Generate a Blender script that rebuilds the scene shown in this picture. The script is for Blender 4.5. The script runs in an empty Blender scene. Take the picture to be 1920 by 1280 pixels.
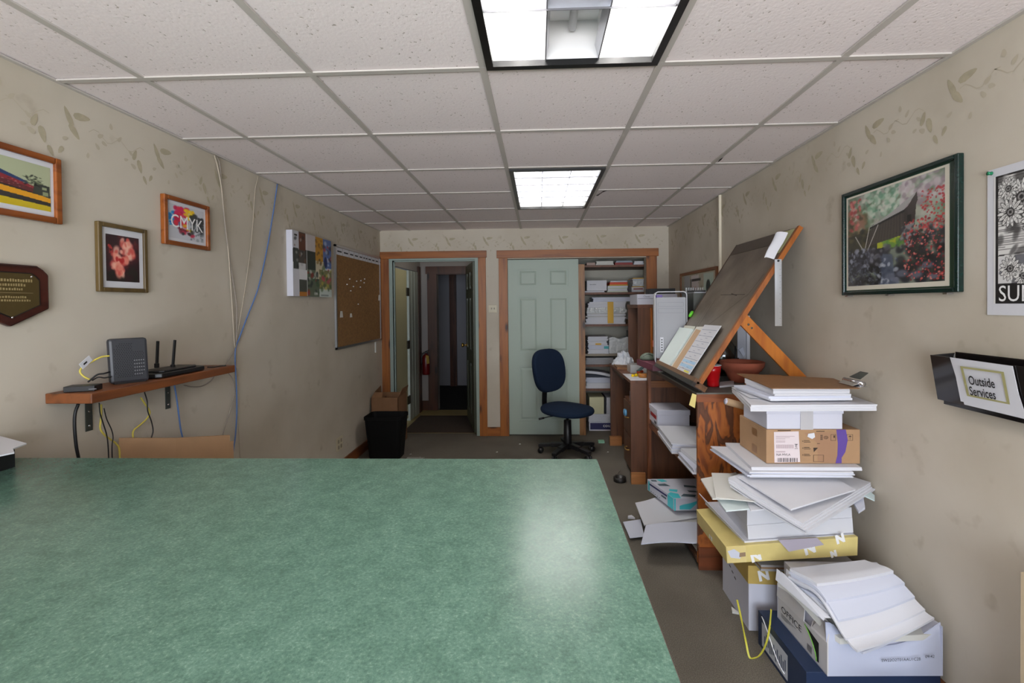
import bpy, math, random
import numpy as np
from mathutils import Vector, Matrix
sc = bpy.context.scene
col = sc.collection
PI = math.pi

# ------------------------------------------------------------------ camera, world, light, exposure
HC = 1.43                                   # eye height above the carpet (m)
F, CX, CY = 899.9, 974.85, 582.7            # focal length and principal point of the 1920x1280 frame
CAMR = Matrix(((0.99917921, 0.00987320, 0.03928646),
               (0.03915059, 0.01359732, -0.99914080),
               (-0.01039891, 0.99985880, 0.01319962)))
cam_d = bpy.data.cameras.new('camera'); cam = bpy.data.objects.new('camera', cam_d); col.objects.link(cam)
cam_d.sensor_width = 36; cam_d.lens = F * 36 / 1920
cam_d.shift_x = (960 - CX) / 1920; cam_d.shift_y = (CY - 640) / 1920
cam_d.clip_start = .05; cam_d.clip_end = 60
cam.matrix_world = Matrix.Translation((0, 0, HC)) @ CAMR.to_4x4()
sc.camera = cam

w = bpy.data.worlds.new('world'); sc.world = w; w.use_nodes = True
w.node_tree.nodes['Background'].inputs[0].default_value = (.75, .85, 1, 1)
w.node_tree.nodes['Background'].inputs[1].default_value = .6

# added lights: assumed daylight from an unseen window behind the camera, and an upward fill light added outside to brighten the ceiling
def area_light(name, loc, rot, sx, sy, watts, rgb):
    ld = bpy.data.lights.new(name, 'AREA'); ld.shape = 'RECTANGLE'; ld.size = sx; ld.size_y = sy; ld.energy = watts; ld.color = rgb
    lo = bpy.data.objects.new(name, ld); col.objects.link(lo); lo.location = loc; lo.rotation_euler = rot
area_light('assumed_window_light', (-.05, -2.55, 1.35), (PI / 2, 0, 0), 2.5, 1.7, 150, (.82, .90, 1.0))  # area light added outside the assumed window, standing in for daylight
area_light('ceiling_fill', (-.05, -3.9, -.2), (math.radians(128), 0, 0), 3.4, 2.0, 470, (1.0, .95, .93))
TUBE_POWER = 38

sc.view_settings.view_transform = 'Standard'; sc.view_settings.look = 'None'
sc.view_settings.gamma = 1; sc.view_settings.use_curve_mapping = False
sc.view_settings.exposure = 0.17
sc.cycles.max_bounces = 8; sc.cycles.diffuse_bounces = 5; sc.cycles.glossy_bounces = 4
sc.cycles.transmission_bounces = 8; sc.cycles.sample_clamp_indirect = 6
sc.cycles.caustics_reflective = False; sc.cycles.caustics_refractive = False

# room (m): X right, Y away from the camera, Z up
XL, XR, YB, YF, ZC = -1.734, 1.397, 5.2146, -2.3, HC + .819
GX0, GY0, T = -.1851, 1.6745, .6096          # ceiling grid

# ------------------------------------------------------------------ helpers
def at(u, v, **k):
    """point of the room seen at (u, v) of the photograph on the plane X=, Y= or Z="""
    d = CAMR @ Vector(((u - CX) / F, -(v - CY) / F, -1))
    o = Vector((0, 0, HC)); (a, val), = k.items(); i = 'XYZ'.index(a)
    return o + d * ((val - o[i]) / d[i])

def lin(c):
    c = np.asarray(c, float) / 255
    return np.where(c <= .04045, c / 12.92, ((c + .055) / 1.055) ** 2.4)

MATS = {}
def mat(name, rgb, rough=.6, metal=0, noise=None, bump=None, emit=None, trans=0, spec=None, coat=0, alpha=None, setup=None):
    """rgb: sRGB 0-255 albedo. noise=(scale, amount, (sx,sy,sz)); bump=(scale, strength, dist)"""
    if name in MATS: return MATS[name]
    m = bpy.data.materials.new(name); m.use_nodes = True; MATS[name] = m
    nt = m.node_tree; N, L = nt.nodes, nt.links; b = N['Principled BSDF']
    c = tuple(lin(rgb)) + (1,)
    b.inputs['Base Color'].default_value = c; b.inputs['Roughness'].default_value = rough; b.inputs['Metallic'].default_value = metal
    m.diffuse_color = c
    if trans: b.inputs['Transmission Weight'].default_value = trans
    if coat: b.inputs['Coat Weight'].default_value = coat; b.inputs['Coat Roughness'].default_value = .15
    if spec is not None: b.inputs['Specular IOR Level'].default_value = spec
    if alpha is not None: b.inputs['Alpha'].default_value = alpha
    if emit: b.inputs['Emission Color'].default_value = tuple(emit[:3]) + (1,); b.inputs['Emission Strength'].default_value = emit[3]
    tc = N.new('ShaderNodeTexCoord')
    def mapped(s):
        mp = N.new('ShaderNodeMapping'); mp.inputs['Scale'].default_value = s; L.new(tc.outputs['Object'], mp.inputs[0]); return mp.outputs[0]
    if noise:
        n = N.new('ShaderNodeTexNoise'); n.inputs['Scale'].default_value = noise[0]; n.inputs['Detail'].default_value = 4
        L.new(mapped(noise[2] if len(noise) > 2 else (1, 1, 1)), n.inputs['Vector'])
        r = N.new('ShaderNodeValToRGB'); a = noise[1]
        r.color_ramp.elements[0].position = .3; r.color_ramp.elements[1].position = .7
        r.color_ramp.elements[0].color = tuple(x * (1 - a) for x in c[:3]) + (1,)
        r.color_ramp.elements[1].color = tuple(min(1, x * (1 + a)) for x in c[:3]) + (1,)
        L.new(n.outputs['Fac'], r.inputs[0]); L.new(r.outputs[0], b.inputs['Base Color'])
    if bump:
        n2 = N.new('ShaderNodeTexNoise'); n2.inputs['Scale'].default_value = bump[0]; n2.inputs['Detail'].default_value = 3
        L.new(mapped((1, 1, 1)), n2.inputs['Vector'])
        bp = N.new('ShaderNodeBump'); bp.inputs['Strength'].default_value = bump[1]; bp.inputs['Distance'].default_value = bump[2]
        L.new(n2.outputs['Fac'], bp.inputs['Height']); L.new(bp.outputs[0], b.inputs['Normal'])
    if setup: setup(m, N, L, b, tc, mapped)
    return m

def ramp(N, stops):
    r = N.new('ShaderNodeValToRGB'); e = r.color_ramp.elements
    while len(e) < len(stops): e.new(.5)
    for i, (p, c) in enumerate(stops):
        e[i].position = p; e[i].color = tuple(lin(c)) + (1,)
    return r

def wood(name, base, dark, axis='Z', knots=True, rough=.45, scale=1.0):
    s = {'X': (1.2, 14, 14), 'Y': (14, 1.2, 14), 'Z': (14, 14, 1.2)}[axis]
    k = {'X': (1.6, 5, 5), 'Y': (5, 1.6, 5), 'Z': (5, 5, 1.6)}[axis]
    def setup(m, N, L, b, tc, mapped):
        n = N.new('ShaderNodeTexNoise'); n.inputs['Scale'].default_value = 1.6 * scale; n.inputs['Detail'].default_value = 5; n.inputs['Distortion'].default_value = .6
        L.new(mapped(s), n.inputs['Vector'])
        r = ramp(N, [(.3, dark), (.5, base), (.75, tuple(min(255, x * 1.1) for x in base))]); L.new(n.outputs['Fac'], r.inputs[0])
        out = r.outputs[0]
        if knots:
            v = N.new('ShaderNodeTexVoronoi'); v.inputs['Scale'].default_value = 1.5; L.new(mapped(k), v.inputs['Vector'])
            r2 = N.new('ShaderNodeValToRGB'); r2.color_ramp.elements[0].position = .06; r2.color_ramp.elements[1].position = .17
            r2.color_ramp.elements[0].color = (.12, .08, .06, 1); r2.color_ramp.elements[1].color = (1, 1, 1, 1)
            L.new(v.outputs['Distance'], r2.inputs[0])
            mx = N.new('ShaderNodeMix'); mx.data_type = 'RGBA'; mx.blend_type = 'MULTIPLY'; mx.inputs[0].default_value = 1
            L.new(out, mx.inputs[6]); L.new(r2.outputs[0], mx.inputs[7]); out = mx.outputs[2]
        L.new(out, b.inputs['Base Color'])
    return mat(name, base, rough, setup=setup)

class MB:
    """collects shapes; build() links them as ONE mesh object"""
    def __init__(s): s.v = []; s.f = []; s.m = []; s.s = []
    def add(s, vs, fs, mi=0, smooth=False):
        o = len(s.v); s.v += [tuple(p) for p in vs]
        for f in fs: s.f.append([o + i for i in f]); s.m.append(mi); s.s.append(smooth)
        return s
    def box(s, x0, x1, y0, y1, z0, z1, mi=0, R=None):
        vs = [(x, y, z) for z in (z0, z1) for y in (y0, y1) for x in (x0, x1)]
        if R is not None: vs = [R @ Vector(p) for p in vs]
        return s.add(vs, [(0, 2, 3, 1), (4, 5, 7, 6), (0, 1, 5, 4), (2, 6, 7, 3), (0, 4, 6, 2), (1, 3, 7, 5)], mi)
    def prism(s, pts, ext, mi=0):
        ext = Vector(ext); n = len(pts); a = [Vector(p) for p in pts]
        nrm = Vector((0, 0, 0))
        for i in range(n): nrm += a[i].cross(a[(i + 1) % n])
        if nrm.dot(ext) > 0: a = a[::-1]
        vs = a + [p + ext for p in a]
        fs = [tuple(range(n)), tuple(range(2 * n - 1, n - 1, -1))] + [(i, i + n, (i + 1) % n + n, (i + 1) % n) for i in range(n)]
        return s.add(vs, fs, mi)
    def bar(s, p, q, w, h, up=(0, 0, 1), mi=0):
        p, q = Vector(p), Vector(q); d = (q - p).normalized(); sd = d.cross(Vector(up)).normalized(); u = sd.cross(d)
        c = [sd * a * w / 2 + u * b * h / 2 for a, b in ((-1, -1), (1, -1), (1, 1), (-1, 1))]
        return s.add([p + k for k in c] + [q + k for k in c], [(3, 2, 1, 0), (4, 5, 6, 7)] + [(i, (i + 1) % 4, (i + 1) % 4 + 4, i + 4) for i in range(4)], mi)
    def tube(s, pts, r, seg=8, mi=0, caps=True):
        pts = [Vector(p) for p in pts]; n = len(pts); rs = r if isinstance(r, (list, tuple)) else [r] * n
        vs = []; prev = None
        for i, p in enumerate(pts):
            d = (pts[min(i + 1, n - 1)] - pts[max(i - 1, 0)])
            d = d.normalized() if d.length > 1e-9 else Vector((0, 0, 1))
            if prev is None: a = d.orthogonal().normalized()
            else:
                a = prev - d * prev.dot(d); a = a.normalized() if a.length > 1e-6 else d.orthogonal().normalized()
            prev = a; b = d.cross(a)
            vs += [p + (a * math.cos(2 * PI * k / seg) + b * math.sin(2 * PI * k / seg)) * rs[i] for k in range(seg)]
        fs = [(i * seg + k, i * seg + (k + 1) % seg, (i + 1) * seg + (k + 1) % seg, (i + 1) * seg + k) for i in range(n - 1) for k in range(seg)]
        if caps: fs += [tuple(range(seg))[::-1], tuple((n - 1) * seg + k for k in range(seg))]
        return s.add(vs, fs, mi, True)
    def lathe(s, prof, c=(0, 0, 0), seg=32, mi=0, sx=1, sy=1, R=None):
        c = Vector(c); vs = []
        for r, z in prof:
            for k in range(seg):
                p = Vector((r * math.cos(2 * PI * k / seg) * sx, r * math.sin(2 * PI * k / seg) * sy, z))
                vs.append((R @ p if R is not None else p) + c)
        n = len(prof)
        fs = [(i * seg + k, i * seg + (k + 1) % seg, (i + 1) * seg + (k + 1) % seg, (i + 1) * seg + k) for i in range(n - 1) for k in range(seg)]
        if prof[0][0] > 1e-5: fs.append(tuple(range(seg))[::-1])
        if prof[-1][0] > 1e-5: fs.append(tuple((n - 1) * seg + k for k in range(seg)))
        return s.add(vs, fs, mi, True)
    def sheet(s, fn, nu, nv, th, mi=0, smooth=True):
        """surface fn(u,v)->point, u,v in 0..1, given thickness th downwards (number or fn(u,v))"""
        top = [Vector(fn(i / nu, j / nv)) for j in range(nv + 1) for i in range(nu + 1)]
        tf = th if callable(th) else (lambda u, v: th)
        bot = [p - Vector((0, 0, tf((k % (nu + 1)) / nu, (k // (nu + 1)) / nv))) for k, p in enumerate(top)]
        W = nu + 1; n = len(top); q = lambda i, j: j * W + i
        fs = [(q(i, j), q(i + 1, j), q(i + 1, j + 1), q(i, j + 1)) for j in range(nv) for i in range(nu)]
        fs2 = [tuple(n + k for k in f[::-1]) for f in fs]
        s.add(top + bot, [], mi); o = len(s.v) - 2 * n
        for f in fs + fs2: s.f.append([o + k for k in f]); s.m.append(mi); s.s.append(smooth)
        rim = [q(i, 0) for i in range(nu)] + [q(nu, j) for j in range(nv)] + [q(i, nv) for i in range(nu, 0, -1)] + [q(0, j) for j in range(nv, 0, -1)]
        rv = [top[k] for k in rim] + [bot[k] for k in rim]; m = len(rim)
        return s.add(rv, [(k, k + m, (k + 1) % m + m, (k + 1) % m) for k in range(m)], mi)
    def build(s, name, mats, parent=None, base=None, bevel=0, subdiv=0, local=False):
        if not isinstance(mats, (list, tuple)): mats = [mats]
        me = bpy.data.meshes.new(name)
        off = Vector((0, 0, 0))
        if parent is not None and not local: off = ORG[parent.name]
        elif base is not None: off = Vector(base)
        me.from_pydata([Vector(p) - off for p in s.v], [], s.f)
        for m in mats: me.materials.append(m)
        me.polygons.foreach_set('material_index', s.m); me.polygons.foreach_set('use_smooth', s.s)
        me.update()
        o = bpy.data.objects.new(name, me); col.objects.link(o)
        if parent is not None: o.parent = parent; ORG[o.name] = Vector(off)
        else: o.location = off; ORG[o.name] = Vector(off)
        if bevel:
            b = o.modifiers.new('bevel', 'BEVEL'); b.width = bevel; b.segments = 2; b.limit_method = 'ANGLE'; b.angle_limit = .7
        if subdiv:
            d = o.modifiers.new('sub', 'SUBSURF'); d.levels = d.render_levels = subdiv
        return o
ORG = {}

def tag(o, label, cat, group=None, kind=None):
    if label: o['label'] = label
    if cat: o['category'] = cat
    if group: o['group'] = group
    if kind: o['kind'] = kind
    return o
def thing(name, loc, label, cat, group=None, rz=0):
    o = bpy.data.objects.new(name, None); col.objects.link(o); o.location = loc; o.rotation_euler = (0, 0, rz)
    o.empty_display_size = .05; ORG[o.name] = Vector(loc)
    return tag(o, label, cat, group)
def struct(o): o['kind'] = 'structure'; return o

def text(body, name, o, u, v, size, m, parent, align='LEFT', bold=0, font_scale=1.0):
    cu = bpy.data.curves.new(name, 'FONT'); cu.body = body; cu.size = size; cu.align_x = align; cu.extrude = 0; cu.offset = bold
    cu.resolution_u = 3
    to = bpy.data.objects.new(name, cu); col.objects.link(to)
    dg = bpy.context.evaluated_depsgraph_get(); me = bpy.data.meshes.new_from_object(to.evaluated_get(dg))
    bpy.data.objects.remove(to); bpy.data.curves.remove(cu)
    u, v, o = Vector(u), Vector(v), Vector(o); off = ORG[parent.name]
    for q in me.vertices:
        q.co = o + u * q.co.x * font_scale + v * q.co.y - off
    me.materials.clear(); me.materials.append(m); me.name = name
    ob = bpy.data.objects.new(name, me); col.objects.link(ob); ob.parent = parent
    return ob

class Canvas:
    """a printed picture: a fine grid of coloured points"""
    def __init__(s, w, h, bg):
        s.w, s.h = w, h; s.a = np.zeros((h, w, 3)); s.a[:] = bg
        s.X, s.Y = np.meshgrid((np.arange(w) + .5) / w, (np.arange(h) + .5) / h)
    def put(s, mask, c, al=1): s.a = s.a * (1 - mask[..., None] * al) + np.asarray(c, float) * mask[..., None] * al; return s
    def rect(s, x0, y0, x1, y1, c, al=1): return s.put(((s.X >= x0) & (s.X < x1) & (s.Y >= y0) & (s.Y < y1)).astype(float), c, al)
    def ell(s, cx, cy, rx, ry, c, al=1, soft=.15, ang=0):
        ca, sa = math.cos(ang), math.sin(ang); dx, dy = (s.X - cx), (s.Y - cy)
        d = np.sqrt(((dx * ca + dy * sa) / rx) ** 2 + ((-dx * sa + dy * ca) / ry) ** 2)
        return s.put(np.clip((1 - d) / soft, 0, 1), c, al)
    def poly(s, pts, c, al=1):
        m = np.zeros(s.X.shape, bool); n = len(pts)
        for i in range(n):
            x1, y1 = pts[i]; x2, y2 = pts[(i + 1) % n]
            if y1 == y2: continue
            m ^= ((s.Y > min(y1, y2)) & (s.Y <= max(y1, y2)) & (s.X < (s.Y - y1) * (x2 - x1) / (y2 - y1) + x1))
        return s.put(m.astype(float), c, al)
    def line(s, p, q, wd, c, al=1):
        p, q = np.array(p, float), np.array(q, float); d = q - p; t = np.clip(((s.X - p[0]) * d[0] + (s.Y - p[1]) * d[1]) / (d @ d), 0, 1)
        return s.put((np.hypot(s.X - p[0] - t * d[0], s.Y - p[1] - t * d[1]) < wd / 2).astype(float), c, al)
    def blobs(s, n, box, rr, cols, al=.8, seed=1, asp=1, mask=None):
        r = random.Random(seed)
        for _ in range(n):
            x = r.uniform(box[0], box[2]); y = r.uniform(box[1], box[3]); k = r.uniform(*rr)
            s.ell(x, y, k, k * asp * r.uniform(.6, 1.4), r.choice(cols), al, .5, r.uniform(0, 3))
        return s
    def build(s, name, o, U, V, m, parent):
        o, U, V = Vector(o), Vector(U), Vector(V); off = ORG[parent.name]; W, H = s.w, s.h
        vs = [o + U * (i / (W - 1)) + V * (j / (H - 1)) - off for j in range(H) for i in range(W)]
        fs = [(j * W + i, j * W + i + 1, (j + 1) * W + i + 1, (j + 1) * W + i) for j in range(H - 1) for i in range(W - 1)]
        me = bpy.data.meshes.new(name); me.from_pydata(vs, [], fs); me.materials.append(m)
        ca = me.color_attributes.new('Col', 'FLOAT_COLOR', 'POINT')
        c = np.ones((H * W, 4)); c[:, :3] = lin(np.clip(s.a.reshape(-1, 3), 0, 255)); ca.data.foreach_set('color', c.ravel())
        ob = bpy.data.objects.new(name, me); col.objects.link(ob); ob.parent = parent; ORG[ob.name] = Vector(off)
        return ob
def _pm(m, N, L, b, tc, mapped):
    a = N.new('ShaderNodeAttribute'); a.attribute_name = 'Col'; L.new(a.outputs['Color'], b.inputs['Base Color'])
PRINT = mat('printed_paper', (200, 200, 200), .55, setup=_pm)
PRINT_GLOSS = mat('print_under_glass', (200, 200, 200), .35, coat=.6, setup=_pm)
PRINT_METAL = mat('engraved_plate', (200, 200, 200), .35, metal=.75, setup=_pm)

def smooth_path(pts, n=8):
    P = [Vector(p) for p in pts]; P = [P[0] * 2 - P[1]] + P + [P[-1] * 2 - P[-2]]; out = []
    for i in range(1, len(P) - 2):
        a, b, c, d = P[i - 1:i + 3]
        for k in range(n):
            t = k / n; out.append(.5 * ((2 * b) + (c - a) * t + (2 * a - 5 * b + 4 * c - d) * t * t + (3 * b - a - 3 * c + d) * t ** 3))
    return out + [P[-2]]

# ------------------------------------------------------------------ materials
def _wall(m, N, L, b, tc, mapped):
    n = N.new('ShaderNodeTexNoise'); n.inputs['Scale'].default_value = 1.8; n.inputs['Detail'].default_value = 6; L.new(mapped((1, 1, 1)), n.inputs['Vector'])
    r = ramp(N, [(.3, (186, 177, 160)), (.55, (200, 192, 177)), (.8, (205, 198, 184))]); L.new(n.outputs['Fac'], r.inputs[0])
    n2 = N.new('ShaderNodeTexNoise'); n2.inputs['Scale'].default_value = 9; n2.inputs['Detail'].default_value = 3; L.new(mapped((1, 1, 1)), n2.inputs['Vector'])
    r2 = N.new('ShaderNodeValToRGB'); r2.color_ramp.elements[0].position = .24; r2.color_ramp.elements[1].position = .36
    r2.color_ramp.elements[0].color = (.82, .80, .76, 1); r2.color_ramp.elements[1].color = (1, 1, 1, 1); L.new(n2.outputs['Fac'], r2.inputs[0])
    mx = N.new('ShaderNodeMix'); mx.data_type = 'RGBA'; mx.blend_type = 'MULTIPLY'; mx.inputs[0].default_value = 1
    L.new(r.outputs[0], mx.inputs[6]); L.new(r2.outputs[0], mx.inputs[7]); L.new(mx.outputs[2], b.inputs['Base Color'])
WALL = mat('wallpaper_beige', (200, 192, 177), .75, setup=_wall)
LEAF = mat('wallpaper_leaf_olive', (176, 167, 143), .75, noise=(30, .10))
LEAF2 = mat('wallpaper_leaf_faint', (186, 177, 157), .75)
def _tile(m, N, L, b, tc, mapped):
    n = N.new('ShaderNodeTexNoise'); n.inputs['Scale'].default_value = 95; n.inputs['Detail'].default_value = 2; L.new(mapped((1, .8, 1)), n.inputs['Vector'])
    r = N.new('ShaderNodeValToRGB'); e = r.color_ramp.elements; e[0].position = .27; e[1].position = .33
    e[0].color = tuple(lin((176, 166, 158))) + (1,); e[1].color = tuple(lin((240, 231, 231))) + (1,)
    x = e.new(.68); x.color = tuple(lin((240, 231, 231))) + (1,); y = e.new(.73); y.color = tuple(lin((244, 240, 238))) + (1,)
    L.new(n.outputs['Fac'], r.inputs[0]); L.new(r.outputs[0], b.inputs['Base Color'])
    bp = N.new('ShaderNodeBump'); bp.inputs['Strength'].default_value = .5; bp.inputs['Distance'].default_value = .002
    L.new(n.outputs['Fac'], bp.inputs['Height']); L.new(bp.outputs[0], b.inputs['Normal'])
TILE = mat('ceiling_tile_fissured', (222, 213, 208), .9, setup=_tile)
TBAR = mat('ceiling_grid_grey', (192, 187, 181), .5)
def _carpet(m, N, L, b, tc, mapped):
    n = N.new('ShaderNodeTexNoise'); n.inputs['Scale'].default_value = 260; n.inputs['Detail'].default_value = 3; L.new(mapped((1, 1, 1)), n.inputs['Vector'])
    r = ramp(N, [(.35, (98, 92, 83)), (.55, (116, 110, 100)), (.7, (136, 130, 120))]); L.new(n.outputs['Fac'], r.inputs[0])
    n2 = N.new('ShaderNodeTexNoise'); n2.inputs['Scale'].default_value = 1.3; n2.inputs['Detail'].default_value = 3; L.new(mapped((1, 1, 1)), n2.inputs['Vector'])
    r2 = ramp(N, [(.35, (215, 215, 215)), (.65, (255, 255, 255))]); L.new(n2.outputs['Fac'], r2.inputs[0])
    mx = N.new('ShaderNodeMix'); mx.data_type = 'RGBA'; mx.blend_type = 'MULTIPLY'; mx.inputs[0].default_value = 1
    L.new(r.outputs[0], mx.inputs[6]); L.new(r2.outputs[0], mx.inputs[7]); L.new(mx.outputs[2], b.inputs['Base Color'])
    bp = N.new('ShaderNodeBump'); bp.inputs['Strength'].default_value = .6; bp.inputs['Distance'].default_value = .003
    L.new(n.outputs['Fac'], bp.inputs['Height']); L.new(bp.outputs[0], b.inputs['Normal'])
CARPET = mat('carpet_grey_brown', (104, 98, 88), .95, spec=.1, setup=_carpet)
VINYL = mat('hall_vinyl_tan', (150, 134, 84), .5, noise=(4, .1))
MATCAR = mat('hall_mat_dark', (58, 46, 36), .95, noise=(40, .2))
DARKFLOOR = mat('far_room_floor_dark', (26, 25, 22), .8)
def _lam(m, N, L, b, tc, mapped):
    n = N.new('ShaderNodeTexNoise'); n.inputs['Scale'].default_value = 210; n.inputs['Detail'].default_value = 6; n.inputs['Roughness'].default_value = .7; L.new(mapped((1, 1, 1)), n.inputs['Vector'])
    r = ramp(N, [(.28, (68, 98, 85)), (.46, (88, 120, 106)), (.58, (99, 132, 117)), (.74, (140, 168, 154))]); L.new(n.outputs['Fac'], r.inputs[0])
    n3 = N.new('ShaderNodeTexNoise'); n3.inputs['Scale'].default_value = 26; n3.inputs['Detail'].default_value = 4; L.new(mapped((1, 1, 1)), n3.inputs['Vector'])
    r3 = ramp(N, [(.35, (226, 232, 230)), (.65, (255, 255, 255))]); L.new(n3.outputs['Fac'], r3.inputs[0])
    mx = N.new('ShaderNodeMix'); mx.data_type = 'RGBA'; mx.blend_type = 'MULTIPLY'; mx.inputs[0].default_value = 1
    L.new(r.outputs[0], mx.inputs[6]); L.new(r3.outputs[0], mx.inputs[7]); L.new(mx.outputs[2], b.inputs['Base Color'])
LAMINATE = mat('counter_laminate_green', (110, 155, 130), .24, spec=.5, setup=_lam)
EDGE = mat('counter_edge_brown', (96, 70, 66), .5)
PINEZ = wood('pine_casing_upright', (154, 92, 38), (120, 64, 24), 'Z')
PINEX = wood('pine_casing_level', (152, 90, 38), (116, 62, 24), 'X')
PINEY = wood('pine_board_along', (122, 70, 36), (92, 50, 28), 'Y')
LUMBER = wood('rough_lumber', (150, 104, 58), (96, 62, 34), 'Z')
WALNUT = wood('walnut_laminate', (98, 62, 40), (72, 43, 27), 'Z', knots=False, rough=.5)
WALNUTY = wood('walnut_laminate_along', (108, 68, 46), (78, 46, 30), 'Y', knots=False, rough=.5)
ORANGE = wood('orange_varnished_wood', (178, 106, 38), (156, 82, 30), 'Z', knots=False, rough=.35)
DARKWOOD = wood('dark_stained_wood', (74, 46, 30), (46, 28, 18), 'Y', knots=False, rough=.5)
def _ply(m, N, L, b, tc, mapped):
    n = N.new('ShaderNodeTexNoise'); n.inputs['Scale'].default_value = 3.4; n.inputs['Detail'].default_value = 2.5; n.inputs['Distortion'].default_value = 1.1
    L.new(mapped((4.4, 3.2, 1.6)), n.inputs['Vector'])
    r = ramp(N, [(.32, (120, 62, 26)), (.42, (160, 88, 34)), (.50, (170, 98, 40)), (.535, (146, 78, 32)), (.56, (88, 50, 28)), (.66, (112, 68, 40)), (.72, (76, 42, 24))]); L.new(n.outputs['Fac'], r.inputs[0])
    L.new(r.outputs[0], b.inputs['Base Color'])
PLY = mat('plywood_figured_red_brown', (150, 80, 40), .5, setup=_ply)
WHITE = mat('paper_white', (212, 213, 219), .7)
WHITE2 = mat('paper_cool_white', (204, 208, 222), .7)
CREAM = mat('paper_cream', (213, 212, 205), .7)
CARTONW = mat('white_carton', (206, 207, 219), .6)
KRAFT = mat('kraft_cardboard', (166, 132, 98), .8, noise=(12, .06))
KRAFTD = mat('kraft_cardboard_tape', (140, 104, 70), .4)
BLACK = mat('black_plastic', (22, 22, 24), .4)
BLACKG = mat('black_acrylic', (26, 22, 22), .12)
DKGREY = mat('dark_grey_metal', (70, 72, 70), .5)
NAVY = mat('navy_fabric', (20, 34, 54), .95, spec=.2, noise=(300, .25), bump=(500, .4, .001))
CHROME = mat('chrome', (215, 215, 220), .18, metal=1)
STEEL = mat('brushed_steel', (190, 192, 196), .35, metal=.9)
BRASS = mat('brass', (205, 170, 90), .28, metal=1)
SAGE = mat('sage_door_paint', (168, 182, 170), .5)
JAMB = mat('jamb_paint_grey_green', (150, 166, 158), .5)
INK = mat('ink_black', (20, 20, 22), .6)
INKW = mat('ink_white', (240, 240, 240), .6)

# ------------------------------------------------------------------ the room shell
R1 = dict(x0=-1.60, x1=-.69, z=1.925)      # doorway to the hall (inside of the jambs)
R2 = dict(x0=-.335, x1=1.157, z=1.925)     # closet opening
# floor: carpet, closet floor, hall vinyl with a dark mat, dark floor of the far room
m = MB()
m.box(XL, XR, YF, YB + .10, -.05, 0, 0)
m.box(R2['x0'] - .1, 1.30, YB + .10, 5.95, -.05, 0, 0)
m.box(-1.75, -.5, YB + .10, 6.52, -.05, -.001, 1)
m.box(-1.55, -.56, YB + .12, 6.16, -.001, .003, 2)
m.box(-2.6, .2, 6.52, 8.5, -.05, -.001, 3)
struct(m.build('floor', [CARPET, VINYL, MATCAR, DARKFLOOR]))

# ceiling: lay-in tiles with a T-bar grid, holes where the two fixtures sit
xs = [XL] + [GX0 + T * i for i in range(-2, 3)] + [XR]
ys = [YF] + [GY0 + T * j for j in range(-6, 6)] + [YB]
FIX = [(GX0, GX0 + T, GY0 - 2 * T, GY0), (GX0, GX0 + T, GY0 + 2 * T, GY0 + 4 * T)]
m = MB(); rnd = random.Random(4)
for i in range(len(xs) - 1):
    for j in range(len(ys) - 1):
        xc, yc = (xs[i] + xs[i + 1]) / 2, (ys[j] + ys[j + 1]) / 2
        if any(a < xc < b and c < yc < d for a, b, c, d in FIX): continue
        z = ZC + .006 + rnd.uniform(-.001, .002)
        m.box(xs[i], xs[i + 1], ys[j], ys[j + 1], z, z + .015, 0)
bw = .012
for i in range(1, len(xs) - 1):
    spans = [(YF, YB)]
    for a, b in spans: m.box(xs[i] - bw, xs[i] + bw, a, b, ZC, ZC + .006, 1)
for j in range(1, len(ys) - 1):
    if abs(ys[j] - (GY0 - T)) < .01 or abs(ys[j] - (GY0 + 3 * T)) < .01:
        m.box(XL, GX0, ys[j] - bw, ys[j] + bw, ZC - .0003, ZC + .005, 1); m.box(GX0 + T, XR, ys[j] - bw, ys[j] + bw, ZC - .0003, ZC + .005, 1)
    else: m.box(XL, XR, ys[j] - bw, ys[j] + bw, ZC - .0003, ZC + .005, 1)
m.box(XL, XL + .016, YF, YB, ZC - .001, ZC + .005, 1); m.box(XR - .016, XR, YF, YB, ZC - .001, ZC + .005, 1)
m.box(XL - .1, XR + .1, YF - .1, YB + .1, ZC + .20, ZC + .22, 0)
for q in ([(1345, 305), (1349, 299), (1357, 294), (1352, 300)], [(1117, 367), (1126, 362), (1131, 358), (1139, 357), (1129, 361), (1121, 367)], [(1782, 116), (1800, 107), (1834, 86), (1840, 83), (1836, 88), (1803, 109)]):
    m.add([at(*p, Z=ZC - .0008) for p in q][::-1], [tuple(range(len(q)))], 2)
struct(m.build('ceiling', [TILE, TBAR, mat('ceiling_gap_dark', (40, 34, 30), .9)]))

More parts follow.
